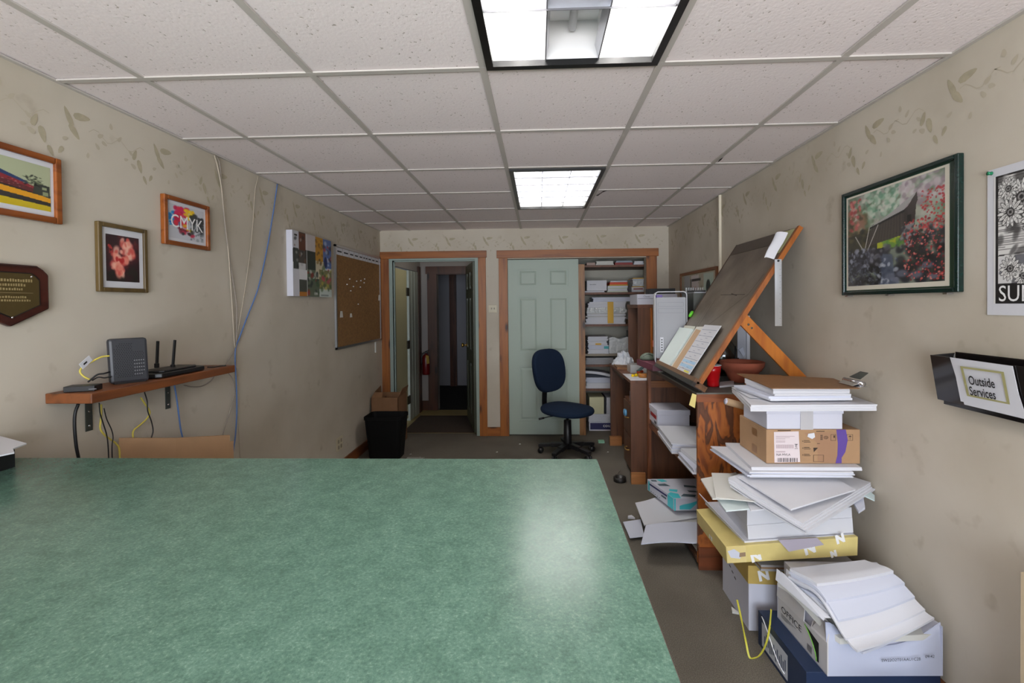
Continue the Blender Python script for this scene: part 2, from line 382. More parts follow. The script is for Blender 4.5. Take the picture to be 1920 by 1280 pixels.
# wallpaper border: sprigs of leaves printed along the top of the walls
def leaf_pts(c, L, W, a, n=10):
    out = []
    for k in range(n):
        t = 2 * PI * k / n; x = math.cos(t) * L / 2; y = math.sin(t) * W / 2 * (1 - .35 * math.cos(t))
        out.append((c[0] + x * math.cos(a) - y * math.sin(a), c[1] + x * math.sin(a) + y * math.cos(a)))
    return out
def border(mb, fn, s0, s1, flip=False, seed=1):
    """fn(s,z,e) -> point on the wall; sprigs repeat every .41 m"""
    r = random.Random(seed); P = .41
    motif = [(.02, .00, .075, .022, 2.0), (.075, .012, .070, .028, .15), (.045, -.045, .062, .024, -.9), (.15, -.03, .030, .016, .6), (.165, -.055, .026, .015, -.4), (.135, -.075, .028, .014, 2.2),
             (-.10, -.055, .050, .020, 1.2), (-.075, -.095, .058, .024, -1.3), (-.11, -.10, .030, .018, 2.6), (.20, .025, .026, .015, 1.7), (.235, -.01, .030, .014, .9), (-.05, -.15, .040, .016, -1.1),
             (-.015, -.13, .034, .016, -2.1), (.27, -.085, .022, .013, .3), (.29, -.05, .026, .013, 2.4), (.01, -.085, .024, .014, .5), (.09, -.12, .022, .012, 1.4)]
    k = 0; s = s0 - .1; o_ = 0
    while s < s1:
        for (dx, dz, L, W, a) in motif:
            x = s + (-(dx) if flip else dx); a2 = PI - a if flip else a
            x += r.uniform(-.004, .004); z = ZC - .105 + dz + r.uniform(-.004, .004)
            if not (s0 + .04 < x < s1 - .04) or z > ZC - .03: continue
            pts = leaf_pts((x, z), L, W, a2)
            o_ += .00002; P3 = [fn(*p, o_ % .0006) for p in pts]
            mb.add(P3, [tuple(range(len(P3)))], 1 if L > .03 else 2)
        for q in range(2):
            x0 = s + .1 + q * .12; pts = [(x0 + t * .02, ZC - .135 + .018 * math.sin(t * 1.1 + q) ) for t in range(8)]
            for a, b in zip(pts, pts[1:]):
                if not (s0 + .04 < a[0] < s1 - .04 and b[0] < s1 - .04): continue
                mb.add([fn(a[0], a[1]), fn(b[0], b[1]), fn(b[0], b[1] + .003), fn(a[0], a[1] + .003)], [(0, 1, 2, 3)], 2)
        s += P; k += 1
WT = .12
m = MB(); m.box(XL - WT, XL, YF - WT, YB + WT, -.05, ZC + .2)
border(m, lambda s, z, e=0: (XL + .0006 + e, s, z), YF, YB, seed=2)
struct(m.build('wall_left', [WALL, LEAF, LEAF2]))
m = MB(); m.box(XR, XR + WT, YF - WT, YB, -.05, ZC + .2)
border(m, lambda s, z, e=0: (XR - .0006 - e, s, z), YF, YB, flip=True, seed=5)
struct(m.build('wall_right', [WALL, LEAF, LEAF2]))
m = MB(); y0, y1 = YB, YB + .10
for (a, b, c, d) in [(XL, R1['x0'], 0, ZC + .2), (R1['x0'], R1['x1'], R1['z'], ZC + .2), (R1['x1'], R2['x0'], 0, ZC + .2), (R2['x0'], R2['x1'], R2['z'], ZC + .2), (R2['x1'], XR, 0, ZC + .2)]:
    m.box(a, b, y0, y1, c, d)
border(m, lambda s, z, e=0: (s, YB - .0006 - e, z), XL, XR, seed=8)
struct(m.build('wall_back', [WALL, LEAF, LEAF2]))
# wall behind the camera with an assumed, unseen window added to let the daylight in
WX0, WX1, WZ0, WZ1 = -1.25, 1.15, .45, 2.16
m = MB(); y0, y1 = YF - WT, YF
for (a, b, c, d) in [(XL, WX0, -.05, ZC + .2), (WX1, XR, -.05, ZC + .2), (WX0, WX1, -.05, WZ0), (WX0, WX1, WZ1, ZC + .2)]: m.box(a, b, y0, y1, c, d)
struct(m.build('wall_front', WALL))
win = bpy.data.objects.new('assumed_window', None); col.objects.link(win); win.location = (0, YF, WZ0); ORG['assumed_window'] = Vector((0, YF, WZ0)); struct(win)
m = MB()
for (a, b, c, d) in [(WX0, WX0 + .05, WZ0, WZ1), (WX1 - .05, WX1, WZ0, WZ1), (WX0 + .05, WX1 - .05, WZ0, WZ0 + .05), (WX0 + .05, WX1 - .05, WZ1 - .05, WZ1), (-.075, -.025, WZ0 + .05, WZ1 - .05)]:
    m.box(a, b, YF - .08, YF - .03, c, d)
m.build('assumed_window_frame', mat('assumed_window_white', (225, 225, 222), .5), win)

# hall beyond the left doorway, far room beyond it
HXL, HXR, HY = -1.612, -.55, 6.50
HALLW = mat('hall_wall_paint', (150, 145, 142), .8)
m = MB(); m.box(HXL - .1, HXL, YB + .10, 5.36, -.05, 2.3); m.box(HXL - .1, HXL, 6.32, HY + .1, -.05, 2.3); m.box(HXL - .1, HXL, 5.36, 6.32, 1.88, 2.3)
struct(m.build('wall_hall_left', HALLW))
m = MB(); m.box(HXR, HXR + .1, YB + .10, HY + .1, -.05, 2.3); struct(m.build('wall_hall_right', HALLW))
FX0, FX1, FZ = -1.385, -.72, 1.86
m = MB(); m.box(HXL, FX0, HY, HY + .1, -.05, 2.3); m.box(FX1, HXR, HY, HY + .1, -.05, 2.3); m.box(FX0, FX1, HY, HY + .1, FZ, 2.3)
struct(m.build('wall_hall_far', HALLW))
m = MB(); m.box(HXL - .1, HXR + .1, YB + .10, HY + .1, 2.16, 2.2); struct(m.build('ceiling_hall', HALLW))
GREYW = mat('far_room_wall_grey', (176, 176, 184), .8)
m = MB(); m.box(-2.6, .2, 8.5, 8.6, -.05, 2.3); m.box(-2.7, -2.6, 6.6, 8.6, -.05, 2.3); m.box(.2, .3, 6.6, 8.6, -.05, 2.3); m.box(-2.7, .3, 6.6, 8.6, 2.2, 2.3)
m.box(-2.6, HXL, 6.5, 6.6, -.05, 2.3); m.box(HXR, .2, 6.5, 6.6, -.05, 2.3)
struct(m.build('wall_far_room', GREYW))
m = MB(); p = at(843, 600, Y=8.42); q = at(855, 600, Y=8.42); m.box(p.x, q.x, 8.42, 8.5, 0, 2.1); struct(m.build('trim_6', wood('brown_stud', (92, 50, 30), (60, 30, 18), 'Z')))
# side room seen through the left hall door: closed off by the door leaf itself
# closet
CX0, CX1, CYB = R2['x0'] - .06, 1.27, 5.90
CLW = mat('closet_wall_grey', (196, 192, 178), .8)
m = MB(); m.box(CX0 - .1, CX0, YB + .10, CYB, -.05, 2.3); m.box(CX1, CX1 + .1, YB + .10, CYB, -.05, 2.3); m.box(CX0 - .1, CX1 + .1, CYB, CYB + .1, -.05, 2.3); m.box(CX0 - .1, CX1 + .1, YB + .10, CYB, 2.25, 2.3)
struct(m.build('wall_closet', CLW))

# casings (pine), jambs, baseboards
m = MB(); yc = YB - .02
m.box(-1.725, -1.637, yc, YB, 0, 1.945); m.box(-.655, -.572, yc, YB, 0, 1.945)
t1 = struct(m.build('trim_1', PINEZ, bevel=.002))
m = MB(); m.box(-1.731, -.562, YB - .026, YB, 1.945, 2.02); struct(m.build('trim_2', PINEX, bevel=.002))
m = MB(); m.box(-.430, -.335, yc, YB, 0, 1.935); m.box(1.157, 1.268, yc, YB, 0, 1.935)
struct(m.build('trim_3', PINEZ, bevel=.002))
m = MB(); p0, p1 = at(931, 478, Y=YB - .026), at(1235, 469, Y=YB - .026); m.box(p0.x, p1.x, YB - .026, YB, 1.935, 2.018); struct(m.build('trim_4', PINEX, bevel=.002))
m = MB(); jy0, jy1 = YB - .006, YB + .10
m.box(-1.637, -1.60, jy0, jy1, 0, 1.925); m.box(-.69, -.655, jy0, jy1, 0, 1.925); m.box(-1.637, -.655, jy0, jy1, 1.925, 1.945)
m.box(-1.60, -1.588, YB + .03, YB + .055, 0, 1.925); m.box(-1.60, -.69, YB + .03, YB + .055, 1.913, 1.925)
struct(m.build('trim_5', JAMB))
m = MB(); m.box(FX0 - .13, FX0, HY - .02, HY, 0, FZ); m.box(FX0 - .15, FX1 + .1, HY - .024, HY, FZ, FZ + .10); m.box(FX0, FX1, HY, HY + .1, FZ - .01, FZ)
m.box(HXL + .0, HXL + .02, 6.32, 6.44, 0, 1.95); m.box(HXL, FX0 - .13, HY - .015, HY, 0, .13)
struct(m.build('trim_7', wood('hall_casing_dark', (72, 40, 24), (46, 24, 14), 'Z')))
m = MB(); m.box(.432, .501, 5.235, 5.30, 0, 1.86); struct(m.build('trim_8', LUMBER))
m = MB(); m.box(XL, XL + .014, 1.49, YB - .021, 0, .092); struct(m.build('baseboard_left', PINEY))
m = MB(); m.box(XR - .014, XR, -.5, 5.1, 0, .105); struct(m.build('baseboard_right', PINEY))
m = MB(); m.box(-.571, -.431, YB - .014, YB, 0, .095); m.box(1.269, XR - .015, YB - .014, YB, 0, .095); struct(m.build('baseboard_back', PINEX))

def panel_door(name, w, h, th, m, panels, R):
    """six-panel leaf; local x along the width, y thickness, z up; R places it"""
    o = bpy.data.objects.new(name, None); col.objects.link(o); o.matrix_world = R; ORG[o.name] = Vector((0, 0, 0)); struct(o)
    b = MB(); b.box(0, w, .010, th - .010, 0, h)
    xsn = sorted({0, w} | {p[0] for p in panels} | {p[1] for p in panels}); zsn = sorted({0, h} | {p[2] for p in panels} | {p[3] for p in panels})
    for s0, s1 in ((0, .010), (th - .010, th)):
        for i in range(len(xsn) - 1):
            for j in range(len(zsn) - 1):
                xm, zm = (xsn[i] + xsn[i + 1]) / 2, (zsn[j] + zsn[j + 1]) / 2
                if any(a < xm < c and d < zm < e for a, c, d, e in panels): continue
                b.box(xsn[i], xsn[i + 1], s0, s1, zsn[j], zsn[j + 1])
    for a, c, d, e in panels:
        for y_in, y_out in ((.010, .003), (th - .010, th - .003)):
            g, k = .018, .038
            r0 = [(a + g, y_in, d + g), (c - g, y_in, d + g), (c - g, y_in, e - g), (a + g, y_in, e - g)]
            r1 = [(a + k, y_out, d + k), (c - k, y_out, d + k), (c - k, y_out, e - k), (a + k, y_out, e - k)]
            fs = [(i, (i + 1) % 4, 4 + (i + 1) % 4, 4 + i) for i in range(4)] + [(4, 5, 6, 7)]
            if y_out > y_in: fs = [f[::-1] for f in fs]
            b.add(r0 + r1, fs)
    b.build('leaf', m, o, local=True)
    return o
PAN = lambda w, h: [(a, b, c, d) for a, b in ((.11, .11 + (w - .33) / 2), (w - .11 - (w - .33) / 2, w - .11)) for c, d in ((.15, .74), (.90, 1.50), (1.61, 1.80))]
d2 = panel_door('door_2', .765, 1.905, .035, SAGE, PAN(.765, 1.9), Matrix.Translation((-.333, YB + .006, .012)))
# door behind it on the second track
d4 = panel_door('door_4', .70, 1.90, .030, SAGE, PAN(.70, 1.9), Matrix.Translation((-.330, YB + .050, .012)))
# hall door swung open against the right
a = math.atan2(.73, -.19)
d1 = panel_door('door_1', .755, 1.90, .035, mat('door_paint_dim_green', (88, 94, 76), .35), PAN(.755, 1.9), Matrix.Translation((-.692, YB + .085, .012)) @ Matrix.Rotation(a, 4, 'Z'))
m = MB(); m.lathe([(.0, 0), (.026, .0), (.026, .006), (.010, .010), (.010, .035), (.026, .045), (.028, .058), (.018, .068), (.0, .070)], (.69, .036, .92), 20, R=Matrix.Rotation(-PI / 2, 3, 'X')); m.build('door_knob', BRASS, d1, local=True)
for z in (.25, 1.02, 1.70):
    m = MB(); m.box(-.6925, -.6895, YB + .012, YB + .085, z, z + .09); m.tube([(-.695, YB + .09, z), (-.695, YB + .09, z + .09)], .006)
    ob = m.build('door_hinge', BRASS, None)
    ob.parent = d1; ob.matrix_parent_inverse = Matrix(d1.matrix_world).inverted()
# left hall door with hinges
area_light('hall_fill', (-.62, 5.55, 2.0), (0, math.radians(62), 0), .25, .25, 2.2, (1.0, .93, .80))  # unseen fill light added to brighten the left hall door
o = bpy.data.objects.new('door_3', None); col.objects.link(o); o.location = (HXL, 5.4, 0); ORG['door_3'] = Vector((HXL, 5.4, 0)); struct(o)
m = MB(); m.box(HXL - .05, HXL - .005, 5.36, 5.83, .05, 1.86); m.build('leaf', mat('hall_door_cream', (206, 200, 160), .6), o)
m = MB(); m.box(HXL - .06, HXL + .004, 5.90, 6.02, .0, 1.87); m.box(HXL - .03, HXL + .008, 6.02, 6.14, .0, 1.87); m.box(HXL - .06, HXL + .012, 6.14, 6.31, .0, 1.87); m.build('jamb', mat('hall_jamb_grey_green', (168, 174, 164), .5), o)
for z in (.22, .90, 1.55):
    m = MB(); m.box(HXL - .005, HXL + .010, 5.80, 5.90, z, z + .10); m.build('hinge', mat('dark_bronze', (66, 62, 48), .4, metal=.6), o)

# ------------------------------------------------------------------ ceiling light fixtures
REFL = mat('fixture_reflector_white', (235, 235, 235), .35)
LOUV = mat('louver_aluminium', (200, 200, 206), .22, metal=.85)
TUBE = mat('lit_tube', (255, 255, 255), .5, emit=(1, .97, .93, TUBE_POWER))
TUBEOFF = mat('unlit_tube', (205, 205, 205), .3)
def fixture(f, lit, rows, label):
    x0, x1, y0, y1 = f; x0 += .014; x1 -= .014; y0 += .014; y1 -= .014
    t = thing('ceiling_light', ((x0 + x1) / 2, (y0 + y1) / 2, ZC), label, 'ceiling light', 'recessed louvered ceiling lights')
    m = MB(); w, z0, z1 = .025, ZC - .012, ZC + .008
    m.box(x0, x0 + w, y0, y1, z0, z1); m.box(x1 - w, x1, y0, y1, z0, z1); m.box(x0 + w, x1 - w, y0, y0 + w, z0, z1); m.box(x0 + w, x1 - w, y1 - w, y1, z0, z1)
    m.build('frame', mat('black_enamel', (18, 18, 18), .35), t)
    a, b, c, d = x0 + w, x1 - w, y0 + w, y1 - w; zt = ZC + .135
    m = MB(); m.box(a, b, c, d, zt, zt + .01)
    e_ = ZC + .0085
    m.box(a - .004, a, c, d, e_, zt); m.box(b, b + .004, c, d, e_, zt); m.box(a, b, c - .004, c, e_, zt); m.box(a, b, d, d + .004, e_, zt)
    cw = (b - a) / 3
    for k in (1, 2): m.box(a + cw * k - .002, a + cw * k + .002, c, d, ZC + .054, zt)
    m.build('housing', REFL, t)
    for k in range(3):
        xc = a + cw * (k + .5)
        m = MB(); m.tube([(xc, c + .03, ZC + .095), (xc, d - .03, ZC + .095)], .0135, 12)
        m.build('tube', TUBE if lit[k] else TUBEOFF, t)
    m = MB(); zb, zu = ZC + .004, ZC + .052
    for k in (1, 2): m.add([(a + cw * k, c, zb), (a + cw * k, d, zb), (a + cw * k + .012, d, zu), (a + cw * k + .012, c, zu), (a + cw * k - .012, c, zu), (a + cw * k - .012, d, zu)], [(0, 1, 2, 3), (0, 4, 5, 1), (3, 2, 5, 4)])
    rh = (d - c) / rows
    for j in range(1, rows): m.add([(a, c + rh * j, zb), (b, c + rh * j, zb), (b, c + rh * j + .010, zu), (a, c + rh * j + .010, zu), (a, c + rh * j - .010, zu), (b, c + rh * j - .010, zu)], [(0, 1, 2, 3), (0, 4, 5, 1), (3, 2, 5, 4)])
    for k in (1, 2): m.box(a + cw * k - .002, a + cw * k + .002, c, d, zb - .0015, zb, 1)
    for j in range(1, rows): m.box(a, b, c + rh * j - .001, c + rh * j + .001, zb - .006, zb, 1)  # added dark lips: shade of the unlit blade edges put into the colour
    m.build('louver', [LOUV, mat('louver_edge_shade', (104, 104, 108), .5)], t)
    return t
fixture(FIX[0], (1, 0, 1), 4, 'nearest recessed ceiling light in a black frame, its middle tube off')
fixture(FIX[1], (1, 1, 1), 6, 'farther recessed ceiling light in a black frame with every tube lit')

# ------------------------------------------------------------------ counter
CZ, CXR, CY1, CY0 = .95, .175, 1.487, .12
t = thing('counter', (-.78, .8, 0), 'big green speckled laminate counter filling the foreground', 'counter')
m = MB(); m.box(XL + .002, CXR, CY0, CY1, CZ - .035, CZ); m.build('countertop', LAMINATE, t, bevel=.0015)
m = MB(); m.box(XL + .002, CXR + .0015, CY0, CY1 + .0015, CZ - .037, CZ - .004); m.build('edge_band', EDGE, t)
m = MB(); m.box(XL + .05, CXR - .06, CY0 + .05, CY1 - .05, 0, CZ - .037); m.build('base_cabinet', WALNUT, t)

t = thing('letter_tray', (-1.66, 1.25, CZ), 'black letter tray at the left end of the green counter', 'tray')
m = MB(); m.box(-1.72, -1.605, 1.05, 1.40, CZ, CZ + .012); m.box(-1.72, -1.71, 1.05, 1.40, CZ + .012, CZ + .075); m.box(-1.615, -1.605, 1.05, 1.40, CZ + .012, CZ + .075); m.build('tray_body', BLACK, t)
m = MB(); z = CZ + .0755
m.prism([(-1.72, 1.12, z), at(-30, 862, Z=z), at(27, 850, Z=z), at(24, 843, Z=z), at(50, 833, Z=z), (-1.725, 1.46, z)], (0, 0, .004)); tag(m.build('envelope', WHITE, base=(-1.65, 1.3, z)), 'white papers lying across the black tray, sticking out over the counter end', 'envelope')

# ------------------------------------------------------------------ left wall: pictures
def frame_left(name, y0, y1, z0, z1, fw, dep, fm, label, canvas, mat_w, cat='framed picture', board=WHITE):
    t = thing(name, (XL, (y0 + y1) / 2, z0), label, cat)
    m = MB(); X0, X1 = XL + .001, XL + dep
    for (a, b, c, d) in [(y0, y0 + fw, z0, z1), (y1 - fw, y1, z0, z1), (y0 + fw, y1 - fw, z0, z0 + fw), (y0 + fw, y1 - fw, z1 - fw, z1)]: m.box(X0, X1, a, b, c, d)
    m.build('frame', fm, t, bevel=.004)
    a, b, c, d = y0 + fw, y1 - fw, z0 + fw, z1 - fw
    m = MB(); m.box(X0, XL + dep * .5, a, b, c, d); m.build('mat_board', board, t)
    x = XL + dep * .5 + .001
    canvas.build('print', (x, a + mat_w[0], c + mat_w[1]), (0, b - a - 2 * mat_w[0], 0), (0, 0, d - c - 2 * mat_w[1]), PRINT_GLOSS, t)
    return t
CHERRY = wood('frame_cherry', (146, 80, 30), (110, 54, 20), 'Y', knots=False, rough=.25)
# train picture (partly out of frame)
c = Canvas(260, 110, (176, 184, 150)); g = lambda *P_: [(.60 + .40 * a_, b_) for a_, b_ in P_]
c.rect(0, 0, 1, .16, (205, 180, 20)); c.blobs(60, (0, .14, 1, .17), (.02, .05), [(215, 190, 30), (170, 150, 20)], .6, 3, .3)
c.poly([(0, .24), (.6, .16), (1, .12), (1, .24), (.6, .30), (0, .40)], (28, 26, 18)); c.poly([(0, .38), (.6, .28), (1, .20), (1, .33), (.6, .42), (0, .5)], (226, 160, 14)); c.poly([(0, .5), (.6, .40), (1, .31), (1, .35), (.6, .46), (0, .56)], (30, 24, 16))
c.poly([(0, .56)] + g((0, .44), (.72, .36), (.72, .46), (0, .58)) + [(0, .66)], (96, 34, 38)); c.poly([(0, .64)] + g((0, .56), (.70, .44), (.70, .50), (0, .66)) + [(0, .74)], (140, 34, 44)); c.poly([(0, .74)] + g((0, .65), (.58, .52), (.58, .57), (0, .74)) + [(0, .80)], (34, 60, 104))
c.poly(g((.66, .36), (.98, .30), (.98, .56), (.84, .58), (.70, .62)), (52, 58, 48)); c.blobs(60, (.80, .50, .93, .72), (.006, .014), [(70, 84, 60), (34, 40, 34), (120, 130, 96), (20, 26, 22)], .8, 5, 2)
c.blobs(50, (.5, .42, .88, .56), (.005, .014), [(190, 150, 140), (40, 24, 26), (120, 60, 60)], .6, 6, .8); c.line((.615, .64), (.615, .84), .006, (30, 34, 34)); c.rect(.935, .46, .97, .52, (150, 160, 120)); c.rect(.94, .34, .98, .42, (140, 150, 110))
frame_left('framed_picture', 1.16, 1.671, 1.735, 1.969, .022, .022, CHERRY, 'cherry framed picture of blue, red and yellow printing machinery colours, nearest on the left wall', c, (.012, .018))
# flower print
c = Canvas(70, 100, (44, 18, 26)); c.blobs(40, (0, .3, 1, 1), (.05, .16), [(86, 26, 34), (60, 20, 34), (120, 40, 44), (36, 14, 30)], .5, 7); c.blobs(20, (0, 0, 1, .25), (.05, .12), [(28, 30, 24), (40, 22, 26), (20, 26, 20)], .6, 9, 2)
for x, y, k in ((.62, .83, .2), (.36, .55, .24), (.72, .63, .16), (.3, .3, .17), (.45, .25, .17), (.5, .45, .2)):
    c.blobs(16, (x - k * .7, y - k * .5, x + k * .7, y + k * .5), (.05, .12), [(238, 150, 130), (226, 110, 98), (246, 188, 168), (214, 84, 76)], .8, int(x * 100), .9)
c.blobs(8, (.3, .42, .5, .5), (.03, .06), [(186, 40, 44)], .9, 12); c.blobs(12, (.08, .6, .2, .82), (.02, .045), [(196, 60, 56), (160, 40, 44)], .8, 14)
frame_left('framed_picture', 1.812, 2.049, 1.498, 1.775, .018, .02, wood('frame_olive_brown', (96, 78, 44), (70, 54, 30), 'Z', knots=False, rough=.35), 'brown framed print of pink iris flowers on a dark ground', c, (.021, .026))
# CMYK
c = Canvas(110, 84, (196, 198, 206)); c.blobs(30, (.02, .35, .28, .75), (.03, .08), [(20, 140, 210), (10, 120, 200), (40, 160, 225)], .85, 21); c.blobs(45, (.18, .42, .5, .95), (.04, .1), [(214, 20, 90), (196, 16, 70), (225, 40, 60)], .85, 22)
c.blobs(26, (.42, .6, .68, .9), (.03, .08), [(248, 214, 20), (240, 190, 20)], .85, 23); c.blobs(34, (.62, .25, .95, .8), (.05, .1), [(30, 34, 38), (60, 66, 70), (20, 20, 22)], .85, 24); c.blobs(16, (.3, .12, .66, .45), (.03, .07), [(200, 20, 60), (30, 30, 32), (235, 200, 20), (120, 20, 40)], .8, 25, 1.6)
c.blobs(30, (.6, .05, 1, .5), (.03, .06), [(110, 120, 122), (60, 70, 74)], .5, 26)
t = frame_left('framed_picture', 2.143, 2.449, 1.727, 1.958, .021, .024, CHERRY, 'small cherry framed print with colour splashes and white CMYK letters', c, (.014, .014))
text('CMYK', 'lettering', (XL + .0145, 2.187, 1.815), (0, 1, 0), (0, 0, 1), .088, INKW, t, font_scale=.90)
# plaque: clipped shield
t = thing('award_plaque', (XL, 1.50, 1.377), 'dark wooden shield plaque with an engraved brass plate, below the printing picture', 'plaque')
def shield(x, k, y=1.494, mi=0):
    pts = [(-.085, 0), (-.105, -.012), (-.123, -.030), (-.123, -.148), (0, -.205), (.123, -.148), (.123, -.030), (.105, -.012), (.085, 0)]
    return [(x, y + a * k, 1.480 + (b + .10) * k) for a, b in pts]
m = MB(); m.prism(shield(XL + .001, 1.0), (.020, 0, 0)); m.build('backing', wood('plaque_mahogany', (70, 32, 24), (40, 18, 14), 'Y', knots=False, rough=.25), t, bevel=.005)
m = MB(); m.prism(shield(XL + .0212, .74), (.001, 0, 0)); m.build('border_plate', mat('plate_edge_dark', (30, 24, 20), .3), t)
m = MB(); m.prism(shield(XL + .0222, .70), (.0015, 0, 0)); m.build('brass_plate', mat('engraved_brass', (120, 104, 66), .35, metal=.8), t)
pm = mat('engraving_pale', (188, 170, 120), .4, metal=.5); m = MB(); rnd = random.Random(3)
for z, wd, h in ((1.527, .13, .010), (1.512, .085, .009), (1.498, .07, .008), (1.472, .09, .007), (1.461, .11, .007)):
    y = 1.494 - wd / 2
    while y < 1.494 + wd / 2:
        k = rnd.uniform(.004, .008); m.box(XL + .0238, XL + .0243, y, y + k * .7, z - h / 2, z + h / 2 * rnd.uniform(.5, 1)); y += k + .0015
m.box(XL + .0238, XL + .0242, 1.43, 1.56, 1.485, 1.4862); m.build('engraving', pm, t)
for (y, z) in ((1.432, 1.541), (1.556, 1.541), (1.494, 1.405)):
    m = MB(); m.lathe([(0, .003), (.003, .002), (.004, 0)], (XL + .0237, y, z), 10, R=Matrix.Rotation(PI / 2, 3, 'Y')); m.build('pin', CHROME, t)

# collage board and cork board further along
XBf = XL + .045
t = thing('photo_collage_board', (XL, 3.6, 1.5), 'thick white board covered with a collage of small photos', 'picture board')
yb0, yb1, zb0, zb1 = 3.245, at(621, 500, X=XBf).y, 1.506, 1.962
m = MB(); m.box(XL + .001, XBf, yb0, yb1, zb0, zb1); m.build('board', CARTONW, t)
c = Canvas(120, 110, (205, 205, 205)); R_ = random.Random(31)
cells = [(0, .52, .30, 1, (70, 64, 58)), (0, .72, .14, 1, (190, 190, 196)), (.14, .72, .30, .98, (96, 52, 34)), (.02, .40, .13, .74, (60, 66, 62)), (.30, .70, .55, 1, (186, 178, 176)), (.30, .42, .55, .74, (40, 50, 44)), (.55, .52, .76, 1, (180, 130, 36)), (.76, .5, 1, 1, (86, 110, 160)),
         (0, 0, .14, .42, (206, 206, 212)), (.14, .24, .33, .42, (220, 220, 222)), (.14, .05, .33, .26, (70, 74, 66)), (.14, 0, .33, .07, (170, 110, 40)), (.33, .0, .64, .44, (92, 104, 84)), (.55, .3, .80, .6, (196, 186, 160)), (.64, .0, 1, .14, (196, 206, 200)), (.64, .14, 1, .46, (126, 124, 84))]
for a_, b_, c_, d_, k_ in cells: c.rect(a_, b_, c_, d_, k_)
c.blobs(30, (.33, .05, .62, .42), (.02, .05), [(150, 40, 36), (60, 90, 60), (200, 200, 196), (40, 50, 50)], .7, 33); c.blobs(26, (.76, .5, 1, .98), (.02, .06), [(40, 80, 170), (190, 60, 60), (180, 190, 210), (50, 50, 60)], .7, 34)
c.blobs(20, (.56, .55, .74, .95), (.02, .05), [(220, 170, 40), (120, 80, 20), (70, 50, 30)], .6, 35); c.blobs(30, (.66, .12, 1, .5), (.02, .06), [(200, 60, 90), (190, 180, 60), (60, 90, 50), (230, 220, 200)], .6, 36)
c.blobs(20, (.02, .45, .3, .95), (.015, .04), [(30, 30, 28), (120, 80, 60), (170, 170, 170)], .6, 37); c.ell(.83, .6, .05, .1, (24, 40, 90))
for x_ in (.30, .33): c.line((x_, 0), (x_, 1), .006, (230, 230, 230))
c.rect(.04, .92, .11, .95, (30, 30, 30)); c.rect(.68, .02, .9, .05, (100, 110, 110), .6)
c.build('print', (XBf + .0008, yb0, zb0), (0, yb1 - yb0, 0), (0, 0, zb1 - zb0), PRINT, t)
t = thing('cork_board', (XL, 4.6, 1.05), 'large aluminium framed brown cork board beside the hall doorway', 'cork board')
cy0, cy1, cz0, cz1 = 4.01, 5.165, 1.062, 1.958
m = MB(); X0, X1 = XL + .001, XL + .018
for (a_, b_, c_, d_) in [(cy0, cy0 + .018, cz0, cz1), (cy1 - .018, cy1, cz0, cz1), (cy0, cy1, cz0, cz0 + .018), (cy0, cy1, cz1 - .018, cz1)]: m.box(X0, X1, a_, b_, c_, d_)
m.build('frame', STEEL, t)
m = MB(); m.box(X0, XL + .010, cy0 + .018, cy1 - .018, cz0 + .018, cz1 - .018); m.build('cork', mat('cork_brown', (134, 98, 56), .9, noise=(60, .22), bump=(200, .3, .001)), t)
y = cy0 + .03; n = 0
for wd in (.13, .135, .11, .11, .10, .055, .065, .10, .10, .10, .08):
    m = MB(); z = cz1 - .082; m.box(XL + .0105, XL + .0115, y, y + wd, z, z + .062); m.box(XL + .0116, XL + .0118, y + wd * .15, y + wd * .85, z + .024, z + .036, 1)
    tag(m.build('card_label', [WHITE, INK], base=(XL + .0105, y, z)), 'small white header card with dark print along the top of the large cork board', 'card', 'header cards along the top of the cork board'); y += wd + .008
pins = [(650, 533), (662, 537), (668, 527), (676, 526), (682, 530), (657, 545), (675, 538), (671, 570), (655, 523), (683, 523)]
for k, (u_, v_) in enumerate(pins):
    p = at(u_, v_, X=XL + .012); m = MB(); m.lathe([(0, .009), (.006, .008), (.004, .004), (.006, 0)], p, 8, R=Matrix.Rotation(PI / 2, 3, 'Y'))
    tag(m.build('push_pin', mat('pin_clear_white', (225, 225, 225), .2), base=p), 'pale push pin stuck in the middle of the large cork board', 'pin', 'pins on the cork board')
for (u_, v_, wd, hh, lab) in [(640, 589, .06, .055, 'small white tag pinned low near the frame of the large cork board'), (658, 591, .05, .035, 'small torn white scrap pinned low on the large cork board'), (711, 558, .06, .06, 'grey clip hung near the doorway side of the large cork board')]:
    p = at(u_, v_, X=XL + .012); m = MB(); m.prism([(p.x, p.y - wd / 2, p.z - hh / 2), (p.x, p.y + wd / 2, p.z - hh / 2), (p.x, p.y + wd * .3, p.z + hh / 2), (p.x, p.y - wd * .3, p.z + hh / 2)], (.003, 0, 0)); tag(m.build('paper_tag', CREAM, base=p), lab, 'tag')

